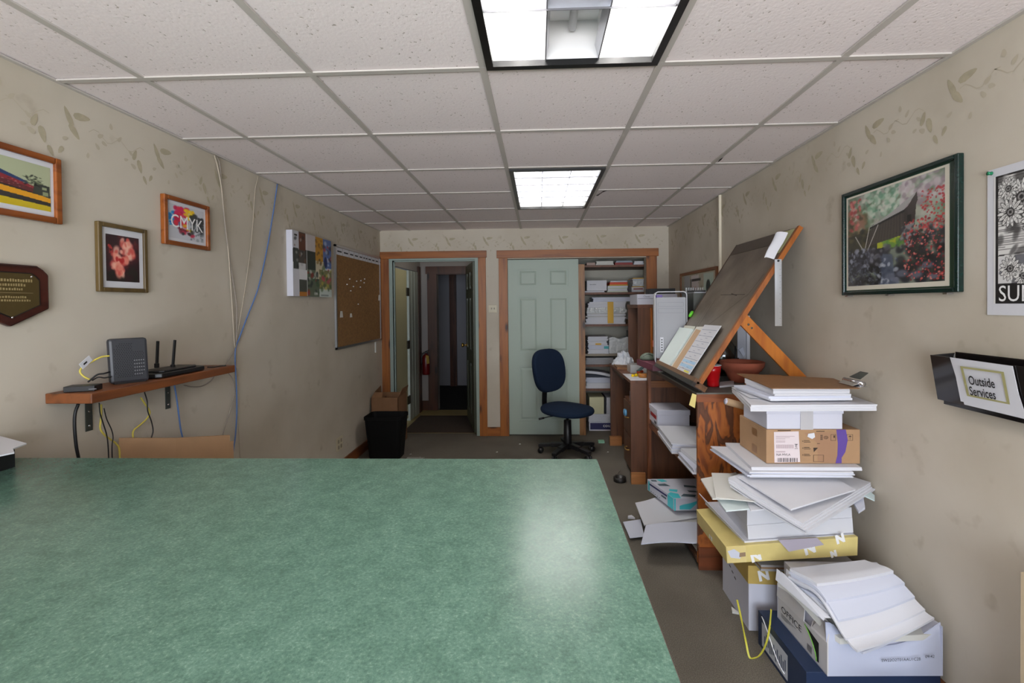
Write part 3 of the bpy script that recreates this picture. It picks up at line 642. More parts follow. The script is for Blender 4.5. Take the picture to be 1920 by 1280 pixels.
# outlets and switches
def plate(name, label, pts, out, parts):
    c0 = sum((Vector(p) for p in pts), Vector()) / len(pts); t = thing(name, c0, label, 'outlet' if 'outlet' in name else 'switch')
    m = MB(); m.prism(pts, out); m.build('cover_plate', mat('ivory_plate', (205, 196, 170), .4), t, bevel=.002)
    for p in parts: MB().box(*p).build('socket' if 'outlet' in name else 'toggle', mat('ivory_dark', (150, 140, 118), .4), t)
X0 = XL + .0005
plate('wall_outlet', 'ivory double outlet low on the left wall near the waste bin', [(X0, 4.0, .19), (X0, 4.13, .19), (X0, 4.13, .305), (X0, 4.0, .305)], (.006, 0, 0), [(X0 + .006, X0 + .008, y_, y_ + .025, z_, z_ + .03) for y_ in (4.025, 4.08) for z_ in (.205, .255)])
plate('light_switch', 'square metal light switch plate between the two pine door casings', [(-.545, YB - .0005, 1.345), (-.455, YB - .0005, 1.345), (-.455, YB - .0005, 1.43), (-.545, YB - .0005, 1.43)], (0, -.006, 0), [(-.52, -.508, YB - .013, YB - .006, 1.38, 1.40), (-.49, -.478, YB - .013, YB - .006, 1.38, 1.40)])
p = at(705, 650, X=XL + .01); m = MB(); m.box(XL + .001, XL + .012, p.y - .012, p.y + .012, p.z - .06, p.z + .05); tag(m.build('wall_hook', CREAM, base=p), 'thin cream strip stuck on the left wall under the cork board', 'hook')

# ------------------------------------------------------------------ left wall: shelf with network gear
SZ, SX = 1.135, -1.563
t = thing('wall_shelf', (XL, 2.0, SZ - .036), 'brown wooden shelf on the left wall holding the network gear', 'shelf')
m = MB(); m.box(XL + .001, SX, 1.612, 2.405, SZ - .036, SZ); m.build('shelf_board', PINEY, t, bevel=.003)
GUN = mat('bracket_grey', (88, 92, 88), .4, metal=.5)
for y_, zb in ((1.772, .962), (2.165, .962)):
    m = MB(); m.box(XL + .001, XL + .004, y_ - .014, y_ + .014, zb, SZ - .037); m.box(XL + .001, SX - .03, y_ - .014, y_ + .014, SZ - .040, SZ - .0365); m.build('bracket', GUN, t)
    for z_ in (zb + .02, zb + .075):
        m = MB(); m.lathe([(0, .003), (.004, .002), (.005, 0)], (XL + .004, y_, z_), 10, R=Matrix.Rotation(PI / 2, 3, 'Y')); m.build('screw', CHROME, t)
# modem (upright box with perforated face)
pL, pR = at(205, 700, Y=1.83), at(281, 700, Y=1.83); xa, xb = pL.x, pR.x
zt = at(240, 636, Y=1.80).z
pa, pb = Vector((-1.672, 1.775, SZ)), Vector((-1.580, 1.880, SZ))
pa.x = (at(208, 722, Z=SZ)).x; pa.y = (at(208, 722, Z=SZ)).y; pb = at(281, 714, Z=SZ)
t = thing('modem', (pa + pb) / 2, 'upright charcoal modem with a perforated side, middle of the wall shelf', 'modem')
u = (pb - pa).normalized(); n = Vector((-u.y, u.x, 0)); W_ = (pb - pa).length
hgt = .178
def mod(b, a0, a1, d0, d1, z0, z1, taper=0, mi=0):
    b.prism([pa + u * (a0) + n * d0 + Vector((0, 0, z0)), pa + u * a1 + n * d0 + Vector((0, 0, z0)), pa + u * (a1 - taper) + n * d0 + Vector((0, 0, z1)), pa + u * (a0 - taper) + n * d0 + Vector((0, 0, z1))], n * (d1 - d0), mi)
m = MB(); mod(m, 0, W_, 0, .035, .002, hgt, .006); m.build('case', mat('modem_charcoal', (46, 48, 54), .45), t, bevel=.010)
m = MB(); mod(m, .012, W_ - .012, .002, .033, 0, .006); m.build('foot', BLACK, t)
m = MB(); R_ = random.Random(9)
for i in range(13):
    for j in range(20):
        a_ = .018 + i * (W_ - .036) / 12; z_ = .028 + j * .0068
        if i > 7 and j > 14: continue
        if math.hypot(i - 6, (j - 9) / 1.5) > 8: continue
        c_ = pa + u * (a_ - .006 * z_ / hgt + (.0015 if j % 2 else -.0015)) - n * .0006 + Vector((0, 0, z_))
        lit = i > 7 and j < 10 and j % 2
        m.add([c_ - u * .0019, c_ - Vector((0, 0, .0019)), c_ + u * .0019, c_ + Vector((0, 0, .0019))], [(0, 1, 2, 3)], 1 if lit else 0)
m.build('vent_holes', [mat('hole_black', (10, 10, 10), .9), mat('hole_grey', (170, 170, 170), .5)], t)
# router with two antennas
rz = SZ; r0 = [at(286, 709, Z=rz), at(290, 693, Z=rz), at(372, 690, Z=rz), at(389, 688, Z=rz)]
t = thing('router', (-1.65, 2.12, SZ), 'flat black router with two antennas at the far end of the wall shelf', 'router')
bx = [Vector((-1.578, 1.945, SZ + .004)), Vector((-1.578, 2.20, SZ + .004)), Vector((-1.600, 2.225, SZ + .004)), Vector((-1.715, 2.225, SZ + .004)), Vector((-1.715, 1.935, SZ + .004)), Vector((-1.60, 1.935, SZ + .004))]
m = MB(); m.prism(bx, (0, 0, .018)); m.prism([p + Vector((0, 0, .018)) + (Vector((-1.65, 2.08, 0)) - Vector((p.x, p.y, 0))) * .25 for p in bx], (0, 0, .008)); m.build('body', BLACK, t, bevel=.003)
for (u0, v0, u1, v1) in ((294, 686, 296, 639), (324, 688, 328, 637)):
    p = at(u0, v0, X=-1.66); q = at(u1, v1, X=-1.66); m = MB(); m.bar(p, q, .013, .007, (1, 0, 0)); m.bar(p - Vector((0, 0, .008)), p + Vector((0, 0, .012)), .014, .014, (1, 0, 0)); m.build('antenna', BLACK, t, bevel=.002)
# small set-top box
t = thing('switch_box', (-1.65, 1.68, SZ), 'small flat black network box at the near end of the wall shelf', 'network switch')
m = MB(); q = [at(118, 736, Z=SZ + .001), at(177, 733, Z=SZ + .001)]; uu = (q[1] - q[0]).normalized(); nn = Vector((-uu.y, uu.x, 0))
m.prism([q[0], q[1], q[1] + nn * .055, q[0] + nn * .055], (0, 0, .020)); m.build('case', BLACK, t, bevel=.002)
m = MB(); m.prism([q[0] + uu * .075 - nn * .0006 + Vector((0, 0, .007)), q[0] + uu * .098 - nn * .0006 + Vector((0, 0, .007)), q[0] + uu * .098 - nn * .0006 + Vector((0, 0, .009)), q[0] + uu * .075 - nn * .0006 + Vector((0, 0, .009))], -nn * .0004); m.build('lettering', mat('grey_print', (130, 130, 135), .5), t)

# cables
def cable(name, label, pts, r, m_, cat='cable', n=8):
    b = MB(); P = smooth_path(pts, n); b.tube(P, r, 7); return tag(b.build(name, m_, base=P[0]), label, cat)
XW = XL + .012
w_ = lambda *ps: [at(a_, b_, X=XW) for a_, b_ in ps]
BEIGE = mat('cable_beige', (178, 166, 148), .6); BLUE = mat('cable_blue', (84, 116, 170), .5); YEL = mat('cable_yellow', (206, 190, 84), .5); BLK = mat('cable_black', (20, 20, 22), .5)
GREYC = mat('cable_grey', (150, 140, 130), .6)
cable('wall_cable', 'grey-beige cable dropping from the ceiling beside the small CMYK picture', w_((402, 291), (408, 312), (415, 350), (420, 400), (428, 470), (433, 540), (437, 600), (440, 652)), .0035, BEIGE)
cable('wall_cable', 'second thin grey cable crossing the first one above the shelf', w_((404, 291), (412, 308), (417, 370), (424, 440), (436, 520), (444, 580), (442, 650)), .0028, GREYC)
cable('wall_cable', 'pale cable hanging from the ceiling between the grey and the blue cables', w_((484, 330), (478, 360), (474, 420), (468, 480), (458, 550), (448, 610), (441, 652)), .0022, BEIGE)
cable('wall_cable', 'long blue network cable running from the ceiling down past the shelf end', w_((520, 345), (512, 400), (500, 470), (484, 540), (465, 590), (450, 630), (442, 652), (441, 680), (443, 720), (444, 770), (441, 820), (434, 862), (425, 905)), .0036, BLUE)
cable('wall_cable', 'thin brown cable bending down from the cable bundle to the cardboard', w_((440, 655), (430, 672), (422, 690), (436, 710), (440, 735), (430, 775), (420, 805), (416, 832), (412, 870)), .0022, GREYC)
cable('wall_cable', 'faint grey cable hanging straight beside the blue network cable', w_((444, 690), (446, 740), (447, 800), (450, 860), (451, 900)), .0018, BEIGE)
XS = -1.70
w2 = lambda X_, *ps: [at(a_, b_, X=X_) for a_, b_ in ps]
cable('power_cable', 'thick black cable hanging below the near end of the wall shelf', w2(-1.66, (147, 757), (141, 775), (140, 800), (143, 835), (148, 862), (152, 900)), .0052, BLK)
cable('network_cable', 'yellow cable hanging below the near bracket of the wall shelf', w2(-1.70, (190, 758), (190, 780), (188, 802), (196, 815), (208, 824), (218, 832), (224, 845), (226, 900)), .0034, YEL)
cable('power_cable', 'thin black cable hanging straight beside the yellow cable under the shelf', w2(-1.69, (186, 755), (188, 775), (194, 795), (200, 815), (203, 840), (205, 900)), .0022, BLK)
cable('power_cable', 'thin dark wavy cable hanging just right of the yellow one under the shelf', w2(-1.69, (195, 765), (200, 785), (209, 805), (212, 820), (210, 840), (212, 900)), .0020, BLK)
cable('network_cable', 'yellow cable bent into a sharp elbow under the middle of the shelf', w2(-1.70, (264, 745), (272, 757), (281, 772), (275, 785), (262, 797), (250, 808), (250, 825), (251, 845), (252, 890)), .0034, YEL)
cable('power_cable', 'black wavy cable crossing the elbowed yellow cable under the shelf', w2(-1.69, (271, 735), (276, 752), (277, 770), (284, 790), (287, 808), (283, 825), (283, 845), (283, 890)), .0024, BLK)
cable('network_cable', 'short blue cable hanging under the shelf near the far bracket', w2(-1.70, (327, 722), (331, 745), (335, 775), (339, 805), (344, 832), (346, 890)), .0034, BLUE)
cable('network_cable', 'drooping grey cable slung under the far end of the shelf', w2(-1.725, (345, 722), (360, 725), (378, 724), (395, 714), (403, 703)), .0026, GREYC)
cable('network_cable', 'yellow cable looping from the modem to the near end of the shelf', [at(205, 667, X=-1.66), at(190, 669, X=-1.67), at(172, 678, X=-1.68), at(155, 688, X=-1.69), at(150, 697, X=-1.69), at(158, 706, X=-1.68), at(168, 711, X=-1.67)], .0034, YEL)
p = at(161, 679, X=-1.675); m = MB(); Rm = Matrix.Translation(p) @ Matrix.Rotation(math.radians(35), 4, 'X'); m.box(-.001, .001, -.024, .024, -.012, .012, R=Rm); m.box(.0012, .0016, -.012, .004, -.003, .003, 1, R=Rm)
tag(m.build('cable_label', [WHITE, INK], base=p), 'white paper label wrapped on the looping yellow cable by the modem', 'label')
cable('power_cable', 'short black cable plugged into the modem above the small box', [at(206, 697, X=-1.66), at(195, 700, X=-1.66), at(183, 702, X=-1.67), at(172, 710, X=-1.68), at(165, 716, X=-1.69)], .0032, BLK)
cable('power_cable', 'second short black cable plugged low into the modem', [at(208, 706, X=-1.65), at(196, 708, X=-1.66), at(184, 707, X=-1.67), at(173, 713, X=-1.69)], .0026, BLK)
cable('power_cable', 'black lead lying on the far end of the shelf past the router', [at(389, 688, Z=SZ + .004), at(400, 688, Z=SZ + .004), at(412, 686, Z=SZ + .004), at(424, 685, Z=SZ + .004)], .0028, BLK)

# cardboard standing behind the counter
t_pts = [(-1.700, 1.866, .908), (-1.575, 2.01, .868), (-1.455, 2.19, .832)]
m = MB()
for a_, b_ in zip(t_pts, t_pts[1:]):
    m.prism([(a_[0], a_[1], 0), (b_[0], b_[1], 0), b_, a_], (-.004, .006, 0))
m.prism([(-1.455, 2.19, 0), (-1.448, 2.205, 0), (-1.448, 2.205, .800), (-1.455, 2.19, .800)], (-.15, .0, 0))
tag(m.build('flattened_carton', KRAFT, base=(-1.57, 2.0, 0)), 'creased flattened brown carton standing behind the counter under the shelf', 'cardboard')

# waste bin and open carton by the doorway
m = MB(); BX, BY, BW, BD, BH = -1.458, 4.50, .182, .135, .40
def rr(w_2, d_2, z, r=.04, n=4):
    out = []
    for cx_, cy_, a0 in ((1, 1, 0), (-1, 1, 90), (-1, -1, 180), (1, -1, 270)):
        for k in range(n + 1):
            a_ = math.radians(a0 + 90 * k / n); out.append((BX + cx_ * (w_2 - r) + math.cos(a_) * r, BY + cy_ * (d_2 - r) + math.sin(a_) * r, z))
    return out
rings = [rr(.145, .10, .0), rr(BW - .006, BD - .006, BH - .03), rr(BW, BD, BH - .028), rr(BW, BD, BH), rr(BW - .006, BD - .006, BH), rr(.140, .095, .008)]
n = len(rings[0]); vs = [p for r_ in rings for p in r_]
m.add(vs, [(i * n + k, i * n + (k + 1) % n, (i + 1) * n + (k + 1) % n, (i + 1) * n + k) for i in range(5) for k in range(n)] + [tuple(range(n))[::-1], tuple(5 * n + k for k in range(n))], 0, False)
tag(m.build('waste_bin', mat('bin_black', (9, 9, 10), .65, spec=.2), base=(BX, BY, 0)), 'black plastic waste bin beside the hall doorway', 'waste bin')
t = thing('open_carton', (-1.58, 4.9, 0), 'narrow open brown carton standing behind the waste bin', 'carton')
KR2 = mat('kraft_darker', (132, 96, 66), .8, noise=(10, .08))
m = MB(); a_, b_, c_, d_, h_ = -1.712, -1.435, 4.80, 5.12, .50
for q in [(a_, b_, c_, c_ + .004), (a_, b_, d_ - .004, d_), (a_, a_ + .004, c_, d_), (b_ - .004, b_, c_, d_)]: m.box(*q, 0, h_)
m.box(a_, b_, c_, d_, 0, .004); m.box(-1.60, -1.596, c_, c_ + .12, .3, h_); m.build('carton_body', KR2, t)
m = MB(); m.prism([(a_ + .005, c_, h_), (-1.60, c_, h_), (-1.61, c_ + .05, h_ + .045), (a_ + .02, c_ + .05, h_ + .045)], (0, .004, 0)); m.build('flap', KR2, t)
m = MB(); m.prism([(b_, c_ + .01, h_), (b_, d_ - .01, h_), (b_ + .035, d_ - .05, h_ + .085), (b_ + .035, c_ + .04, h_ + .085)], (-.004, 0, 0)); m.build('flap', KR2, t)
m = MB(); m.prism([(a_, c_ + .01, h_), (a_, d_ - .01, h_), (a_ + .01, d_ - .05, h_ + .08), (a_ + .01, c_ + .1, h_ + .05)], (.004, 0, 0)); m.build('flap', KR2, t)

# fire extinguisher in the hall
p = at(799, 702, Y=HY - .07); ex = p.x
t = thing('fire_extinguisher', (ex, HY - .07, p.z), 'small red fire extinguisher with a yellow tag hanging in the hall', 'fire extinguisher')
RED = mat('extinguisher_red', (96, 10, 12), .35); zt = at(799, 662, Y=HY - .07).z
m = MB(); m.lathe([(.0, 0), (.046, 0), (.05, .01), (.05, zt - p.z - .06), (.04, zt - p.z - .03), (.015, zt - p.z - .012), (.015, zt - p.z)], (ex, HY - .07, p.z), 20); m.build('cylinder_body', RED, t)
m = MB(); m.box(ex - .02, ex + .03, HY - .085, HY - .06, zt, zt + .02); m.bar((ex - .01, HY - .07, zt + .02), (ex + .05, HY - .09, zt + .045), .016, .008); m.tube(smooth_path([(ex - .02, HY - .08, zt + .01), (ex - .06, HY - .09, zt - .03), (ex - .055, HY - .09, zt - .15)]), .008); m.build('valve_and_hose', BLACK, t)
m = MB(); m.prism([(ex + .01, HY - .125, zt - .02), (ex + .05, HY - .125, zt - .03), (ex + .06, HY - .125, zt - .13), (ex + .025, HY - .125, zt - .14)], (0, .002, 0)); m.build('inspection_tag', mat('tag_yellow', (150, 122, 30), .6), t)
m = MB(); m.box(ex - .02, ex + .02, HY - .02, HY, p.z + .1, zt); m.build('wall_bracket', BLACK, t)

# ------------------------------------------------------------------ right wall
t = thing('framed_picture', (XR, 1.93, 1.455), 'large green framed print of a covered bridge over a rocky stream', 'framed picture')
y0, y1, z0, z1 = 2.238, 1.632, 1.456, 1.912
GRN = mat('frame_dark_green', (14, 38, 34), .2, noise=(120, .35))
m = MB(); X1 = XR - .001; X0 = XR - .022; fw = .016
for (a_, b_, c_, d_) in [(y1, y1 + fw, z0, z1), (y0 - fw, y0, z0, z1), (y1 + fw, y0 - fw, z0, z0 + fw), (y1 + fw, y0 - fw, z1 - fw, z1)]: m.box(X0, X1, a_, b_, c_, d_)
m.build('frame', GRN, t, bevel=.003)
m = MB(); m.box(XR - .010, X1, y1 + fw, y0 - fw, z0 + fw, z1 - fw); m.build('mat_board', mat('inner_board_green', (40, 62, 48), .25), t)  # dark green board, a wider strip of it showing beside the print
pa_, pb_ = y1 + fw + .030, y0 - fw - .004
m = MB(); m.box(XR - .0112, XR - .010, pa_, pb_, z0 + fw + .006, z1 - fw - .006); m.build('print_margin', mat('margin_cream', (222, 216, 200), .4), t)
c = Canvas(280, 220, (120, 130, 116))
c.blobs(260, (0, .55, 1, 1), (.03, .08), [(196, 196, 188), (150, 170, 150), (110, 140, 110), (200, 190, 180), (150, 150, 140), (90, 110, 80)], .6, 41)
c.blobs(120, (.2, .7, .65, 1), (.015, .045), [(140, 180, 150), (190, 210, 190), (90, 140, 110), (210, 215, 200)], .7, 42); c.blobs(70, (.62, .75, 1, 1), (.02, .05), [(190, 176, 180), (150, 130, 140), (205, 200, 200)], .7, 43)
c.blobs(70, (0, .5, .22, .85), (.02, .06), [(130, 110, 76), (96, 84, 54), (70, 64, 44), (150, 110, 90)], .7, 44); c.blobs(40, (.04, .62, .16, .98), (.012, .03), [(190, 90, 90), (210, 130, 120), (160, 60, 60)], .8, 45)
c.blobs(110, (0, 0, 1, .5), (.04, .1), [(26, 28, 34), (16, 18, 22), (40, 40, 44), (30, 34, 44)], .8, 46)
c.poly([(0, .36), (.35, .40), (.36, .60), (.0, .56)], (44, 44, 32), .85); c.blobs(60, (0, .4, .36, .6), (.02, .05), [(60, 60, 40), (34, 36, 28), (86, 80, 50)], .6, 47)
c.poly([(.36, .38), (.62, .40), (.62, .50), (.36, .47)], (168, 176, 40)); c.blobs(20, (.42, .38, .62, .48), (.02, .04), [(110, 150, 60), (70, 120, 60)], .8, 48)
c.poly([(.24, .42), (.64, .48), (.64, .72), (.30, .64)], (70, 64, 58)); c.poly([(.64, .48), (.74, .54), (.76, .80), (.64, .72)], (54, 48, 44))
for k in range(12): c.line((.27 + k * .033, .44 + k * .003), (.32 + k * .028, .645 + k * .0065), .004, (44, 40, 38))
c.poly([(.27, .62), (.50, .72), (.76, .86), (.64, .72)], (168, 166, 164)); c.poly([(.27, .62), (.64, .72), (.65, .70), (.27, .60)], (24, 24, 26)); c.poly([(.76, .86), (.66, .72), (.70, .62), (.77, .78)], (60, 52, 50)); c.rect(.67, .59, .71, .66, (14, 14, 16))
for a_, b_ in (((.22, .40), (.27, .62)), ((.25, .38), (.37, .63)), ((.10, .55), (.20, .38))): c.line(a_, b_, .010, (176, 172, 166))
c.poly([(.60, .42), (.72, .50), (.74, .58), (.64, .56)], (128, 128, 130)); c.blobs(50, (.60, .35, 1, .55), (.015, .03), [(110, 112, 116), (70, 74, 80), (150, 150, 152), (50, 52, 58)], .8, 49)
c.blobs(130, (.0, .16, .32, .40), (.012, .04), [(96, 100, 116), (150, 154, 170), (50, 52, 62), (30, 32, 38)], .8, 50, .6); c.blobs(160, (0, 0, .42, .2), (.008, .03), [(24, 26, 32), (60, 66, 80), (100, 106, 120), (14, 14, 18)], .8, 57, .5); c.blobs(30, (.25, .2, .5, .4), (.02, .04), [(80, 80, 92), (50, 50, 58), (120, 120, 130)], .7, 51, .7)
c.poly([(.40, .0), (.56, .0), (.52, .30), (.42, .32)], (88, 98, 118), .8); c.blobs(40, (.38, .0, .58, .3), (.01, .03), [(190, 196, 206), (120, 130, 150), (60, 70, 90)], .7, 52)
for x_, y_, k_ in ((.5, .08, .07), (.62, .10, .08), (.75, .08, .08), (.85, .16, .07), (.56, .04, .05), (.9, .05, .06)): c.ell(x_, y_, k_, k_ * .6, (104, 108, 124), .85, .5)
c.blobs(330, (.64, .02, 1, .60), (.005, .015), [(196, 60, 60), (160, 40, 46), (220, 100, 90), (120, 30, 36), (224, 130, 120)], .85, 53); c.blobs(110, (.80, .50, 1, .85), (.005, .015), [(200, 60, 60), (170, 40, 46)], .85, 54); c.blobs(60, (.70, .1, 1, .5), (.01, .02), [(30, 44, 34), (50, 60, 44)], .7, 55)
c.build('print', (XR - .0118, pb_ - .012, z0 + fw + .024), (0, -(pb_ - pa_ - .028), 0), (0, 0, z1 - z0 - 2 * fw - .038), PRINT_GLOSS, t)
for y_ in (2.2, 1.95, 1.68):
    m = MB(); m.box(XR - .024, XR - .001, y_ - .008, y_ + .008, z0 - .006, z0 - .001); m.build('clip', CHROME, t)

# poster
t = thing('poster', (XR, 1.3, 1.383), 'black and white woodcut poster of sunflowers in a jug, pinned to the right wall', 'poster')
py0, py1, pz0, pz1 = 1.548, 1.18, 1.383, 1.828
m = MB(); m.box(XR - .004, XR - .0015, py1, py0, pz0, pz1); m.build('paper', WHITE, t)
c = Canvas(150, 170, (225, 224, 222)); c.rect(.02, .0, 1, 1, (24, 22, 22)); c.rect(.045, .16, 1, .985, (222, 221, 218))
for k in range(34): c.line((.045, .42 + k * .017 + .004 * math.sin(k)), (1, .425 + k * .017), .0045, (60, 58, 58), .8)
c.poly([(.045, .16), (1, .16), (1, .40), (.045, .36)], (215, 214, 214))
for k in range(8):
    for j in range(3):
        if (k + j) % 2: c.poly([(.05 + k * .12, .16 + j * .07), (.17 + k * .12, .16 + j * .07), (.20 + k * .12, .23 + j * .07), (.08 + k * .12, .23 + j * .07)], (110, 110, 116))
c.line((.045, .375), (1, .415), .008, (30, 30, 30))
def flower(x, y, r, seed):
    for k in range(15):
        a_ = 2 * PI * k / 15 + seed; cx_, cy_ = x + math.cos(a_) * r * .66, y + math.sin(a_) * r * .60
        c.ell(cx_, cy_, r * .42, r * .16, (28, 26, 26), 1, .1, a_); c.ell(cx_, cy_, r * .36, r * .11, (226, 225, 222), 1, .1, a_); c.line((x, y), (cx_ + math.cos(a_) * r * .15, cy_ + math.sin(a_) * r * .15), .003, (50, 50, 50))
    c.ell(x, y, r * .34, r * .30, (34, 32, 32)); c.ell(x, y, r * .24, r * .21, (150, 148, 146)); c.ell(x, y, r * .14, r * .12, (40, 38, 38))
c.blobs(60, (.06, .4, .6, .98), (.02, .05), [(70, 68, 68), (40, 38, 38), (190, 188, 186)], .7, 60, 2)
c.poly([(.45, .2), (.95, .2), (1, .62), (.48, .62)], (226, 226, 224)); c.line((.46, .28), (1, .28), .008, (40, 40, 40)); c.line((.46, .31), (1, .31), .005, (40, 40, 40)); c.line((.46, .2), (.50, .62), .010, (30, 30, 30))
for k in range(16):
    a_ = PI * .5 + PI * k / 15; c.ell(.44 + .12 * math.cos(a_), .50 + .13 * math.sin(a_), .018, .018, (36, 34, 34)); c.ell(.44 + .12 * math.cos(a_), .50 + .13 * math.sin(a_), .010, .010, (220, 220, 218))
for x_, y_, r_ in ((.26, .80, .15), (.16, .70, .12), (.40, .62, .14), (.50, .92, .12), (.62, .78, .16), (.14, .88, .09), (.8, .9, .15), (.84, .68, .14), (.16, .27, .10), (.28, .21, .09)): flower(x_, y_, r_, x_ * 7)
c.rect(.02, .0, 1, .155, (24, 22, 22)); c.rect(.0, 0, .02, 1, (225, 224, 222))
c.build('print', (XR - .0046, py0 - .022, pz0 + .035), (0, -(py0 - py1 - .044), 0), (0, 0, pz1 - pz0 - .06), PRINT, t)
text('SUNF', 'lettering', (XR - .0052, py0 - .037, pz0 + .042), (0, -1, 0), (0, 0, 1), .068, INKW, t, font_scale=.85)
p = at(1859, 325, X=XR - .008); m = MB(); m.lathe([(0, .012), (.006, .011), (.004, .005), (.006, 0)], p, 10, R=Matrix.Rotation(-PI / 2, 3, 'Y')); tag(m.build('push_pin', mat('pin_green', (20, 120, 80), .3), base=p), 'green push pin holding the top corner of the sunflower poster', 'pin')

# document holder
t = thing('wall_file_holder', (XR, 1.5, 1.06), 'black acrylic wall file pocket with a paper sign on the right wall', 'file holder')
PX = 1.335
TL, BL = at(1744, 665, X=PX - .01), at(1758, 748, X=PX + .015); TR_, BR_ = Vector((PX - .01, 1.05, TL.z)), Vector((PX + .015, 1.05, BL.z))
m = MB(); m.prism([TL, BL, BR_, TR_], (.004, 0, 0)); m.build('front_panel', BLACKG, t)
m = MB(); m.prism([(XR - .002, TL.y - .02, TL.z + .012), (XR - .002, TL.y - .02, BL.z - .012), (XR - .002, 1.05, BL.z - .012), (XR - .002, 1.05, TL.z + .012)], (-.004, 0, 0)); m.prism([(BL.x + .004, BL.y - .02, BL.z - .012), (XR - .006, BL.y - .02, BL.z - .012), (XR - .006, 1.05, BL.z - .012), (BL.x + .004, 1.05, BL.z - .012)], (0, 0, .012))
m.prism([(TL.x + .004, TL.y, TL.z), (XR - .006, TL.y - .015, TL.z + .008), (XR - .006, BL.y - .015, BL.z), (BL.x + .004, BL.y, BL.z)], (0, -.003, 0)); m.build('pocket', BLACKG, t)
sa, sb = at(1786, 672, X=PX - .013), at(1802, 752, X=PX + .010)
sc_, sd_ = at(1899, 686, X=PX - .013), at(1919, 778, X=PX + .010)
m = MB(); m.prism([sa, sb, sd_, sc_], (-.0012, 0, 0)); m.prism([sa + Vector((.0004, .01, .003)), sb + Vector((.0004, -.012, -.008)), sd_ + Vector((.0004, -.01, -.01)), sc_ + Vector((.0004, .01, 0))], (-.0006, 0, 0)); m.build('sign_paper', WHITE, t)
# directions on the paper
eu = (sc_ - sa).normalized(); ev = (sa - sb).normalized()
qa, qb, qd, qc = at(1802, 686, X=PX - .014), at(1815, 742, X=PX + .008), at(1896, 759, X=PX + .008), at(1884, 697, X=PX - .014)
m = MB(); off_ = Vector((-.003, 0, 0)); O = [q + off_ for q in (qa, qb, qd, qc)]; cc = sum(O, Vector()) / 4; I = [q + (cc - q) * .13 for q in O]
m.add(O + I, [(i, (i + 1) % 4, 4 + (i + 1) % 4, 4 + i) for i in range(4)]); m.build('sign_border', mat('border_olive_tan', (168, 164, 112), .6), t)
l1, r1 = at(1821, 720, X=PX - .002), at(1874, 728, X=PX - .002); ev2 = (at(1822, 705, X=PX - .006) - at(1825, 722, X=PX)).normalized(); eu2 = (r1 - l1).normalized()
text('Outside', 'lettering', l1 + Vector((-.0065, 0, 0)), eu2, ev2, .040, INK, t, bold=.0006, font_scale=(r1 - l1).length / .040 / 3.45)
l2, r2 = at(1823, 740, X=PX + .003), at(1880, 748, X=PX + .003)
text('Services', 'lettering', l2 + Vector((-.0065, 0, 0)), eu2, ev2, .040, INK, t, bold=.0006, font_scale=(r2 - l2).length / .040 / 3.75)

m = MB(); a_ = at(1914, 1072, Y=1.28); m.box(a_.x, XR - .016, .75, 1.28, 0, a_.z); tag(m.build('beige_panel', mat('panel_beige', (196, 178, 148), .6), base=(1.34, 1.28, 0)), 'tall beige panel standing on the carpet against the wall under the black file pocket', 'screen')  # plain box added for a beige panel edge of unknown kind
# raceway pipe
m = MB(); m.box(XR - .018, XR - .001, 3.722, 3.740, 1.2, ZC - .001); tag(m.build('cable_raceway', mat('raceway_ivory', (225, 216, 196), .5), base=(XR, 3.73, 1.2)), 'ivory cable raceway running up the right wall to the ceiling', 'raceway')
# cork board behind the drafting board
t = thing('cork_board', (XR, 4.26, 1.2), 'small wood framed pin board crowded with papers above the desk on the right wall', 'cork board')
m = MB(); a_, b_, c_, d_ = 3.785, 4.745, 1.20, 1.712; fw = .022
for q in [(a_, a_ + fw, c_, d_), (b_ - fw, b_, c_, d_), (a_ + fw, b_ - fw, c_, c_ + fw), (a_ + fw, b_ - fw, d_ - fw, d_)]: m.box(XR - .02, XR - .001, *q)
m.build('frame', wood('frame_brown', (122, 76, 44), (90, 54, 30), 'Y', knots=False), t)
m = MB(); m.box(XR - .008, XR - .001, a_ + fw, b_ - fw, c_ + fw, d_ - fw); m.build('cork', MATS['cork_brown'], t)
c = Canvas(100, 60, (176, 170, 150)); c.rect(.1, .45, .28, .98, (170, 172, 174)); c.rect(.32, .3, .55, .96, (206, 198, 196)); c.rect(.34, .85, .6, .9, (40, 36, 34)); c.ell(.45, .55, .07, .2, (150, 60, 40)); c.ell(.62, .5, .05, .2, (96, 60, 50)); c.rect(.68, .35, .93, .96, (180, 196, 184)); c.ell(.8, .72, .06, .14, (30, 46, 44)); c.rect(.30, .5, .335, .9, (34, 38, 40)); c.blobs(30, (0, .3, 1, 1), (.01, .03), [(120, 116, 110), (200, 200, 200), (70, 70, 70)], .5, 71)
c.build('pinned_papers', (XR - .0088, b_ - fw - .004, c_ + fw + .01), (0, -(b_ - a_ - 2 * fw - .008), 0), (0, 0, d_ - c_ - 2 * fw - .014), PRINT, t)

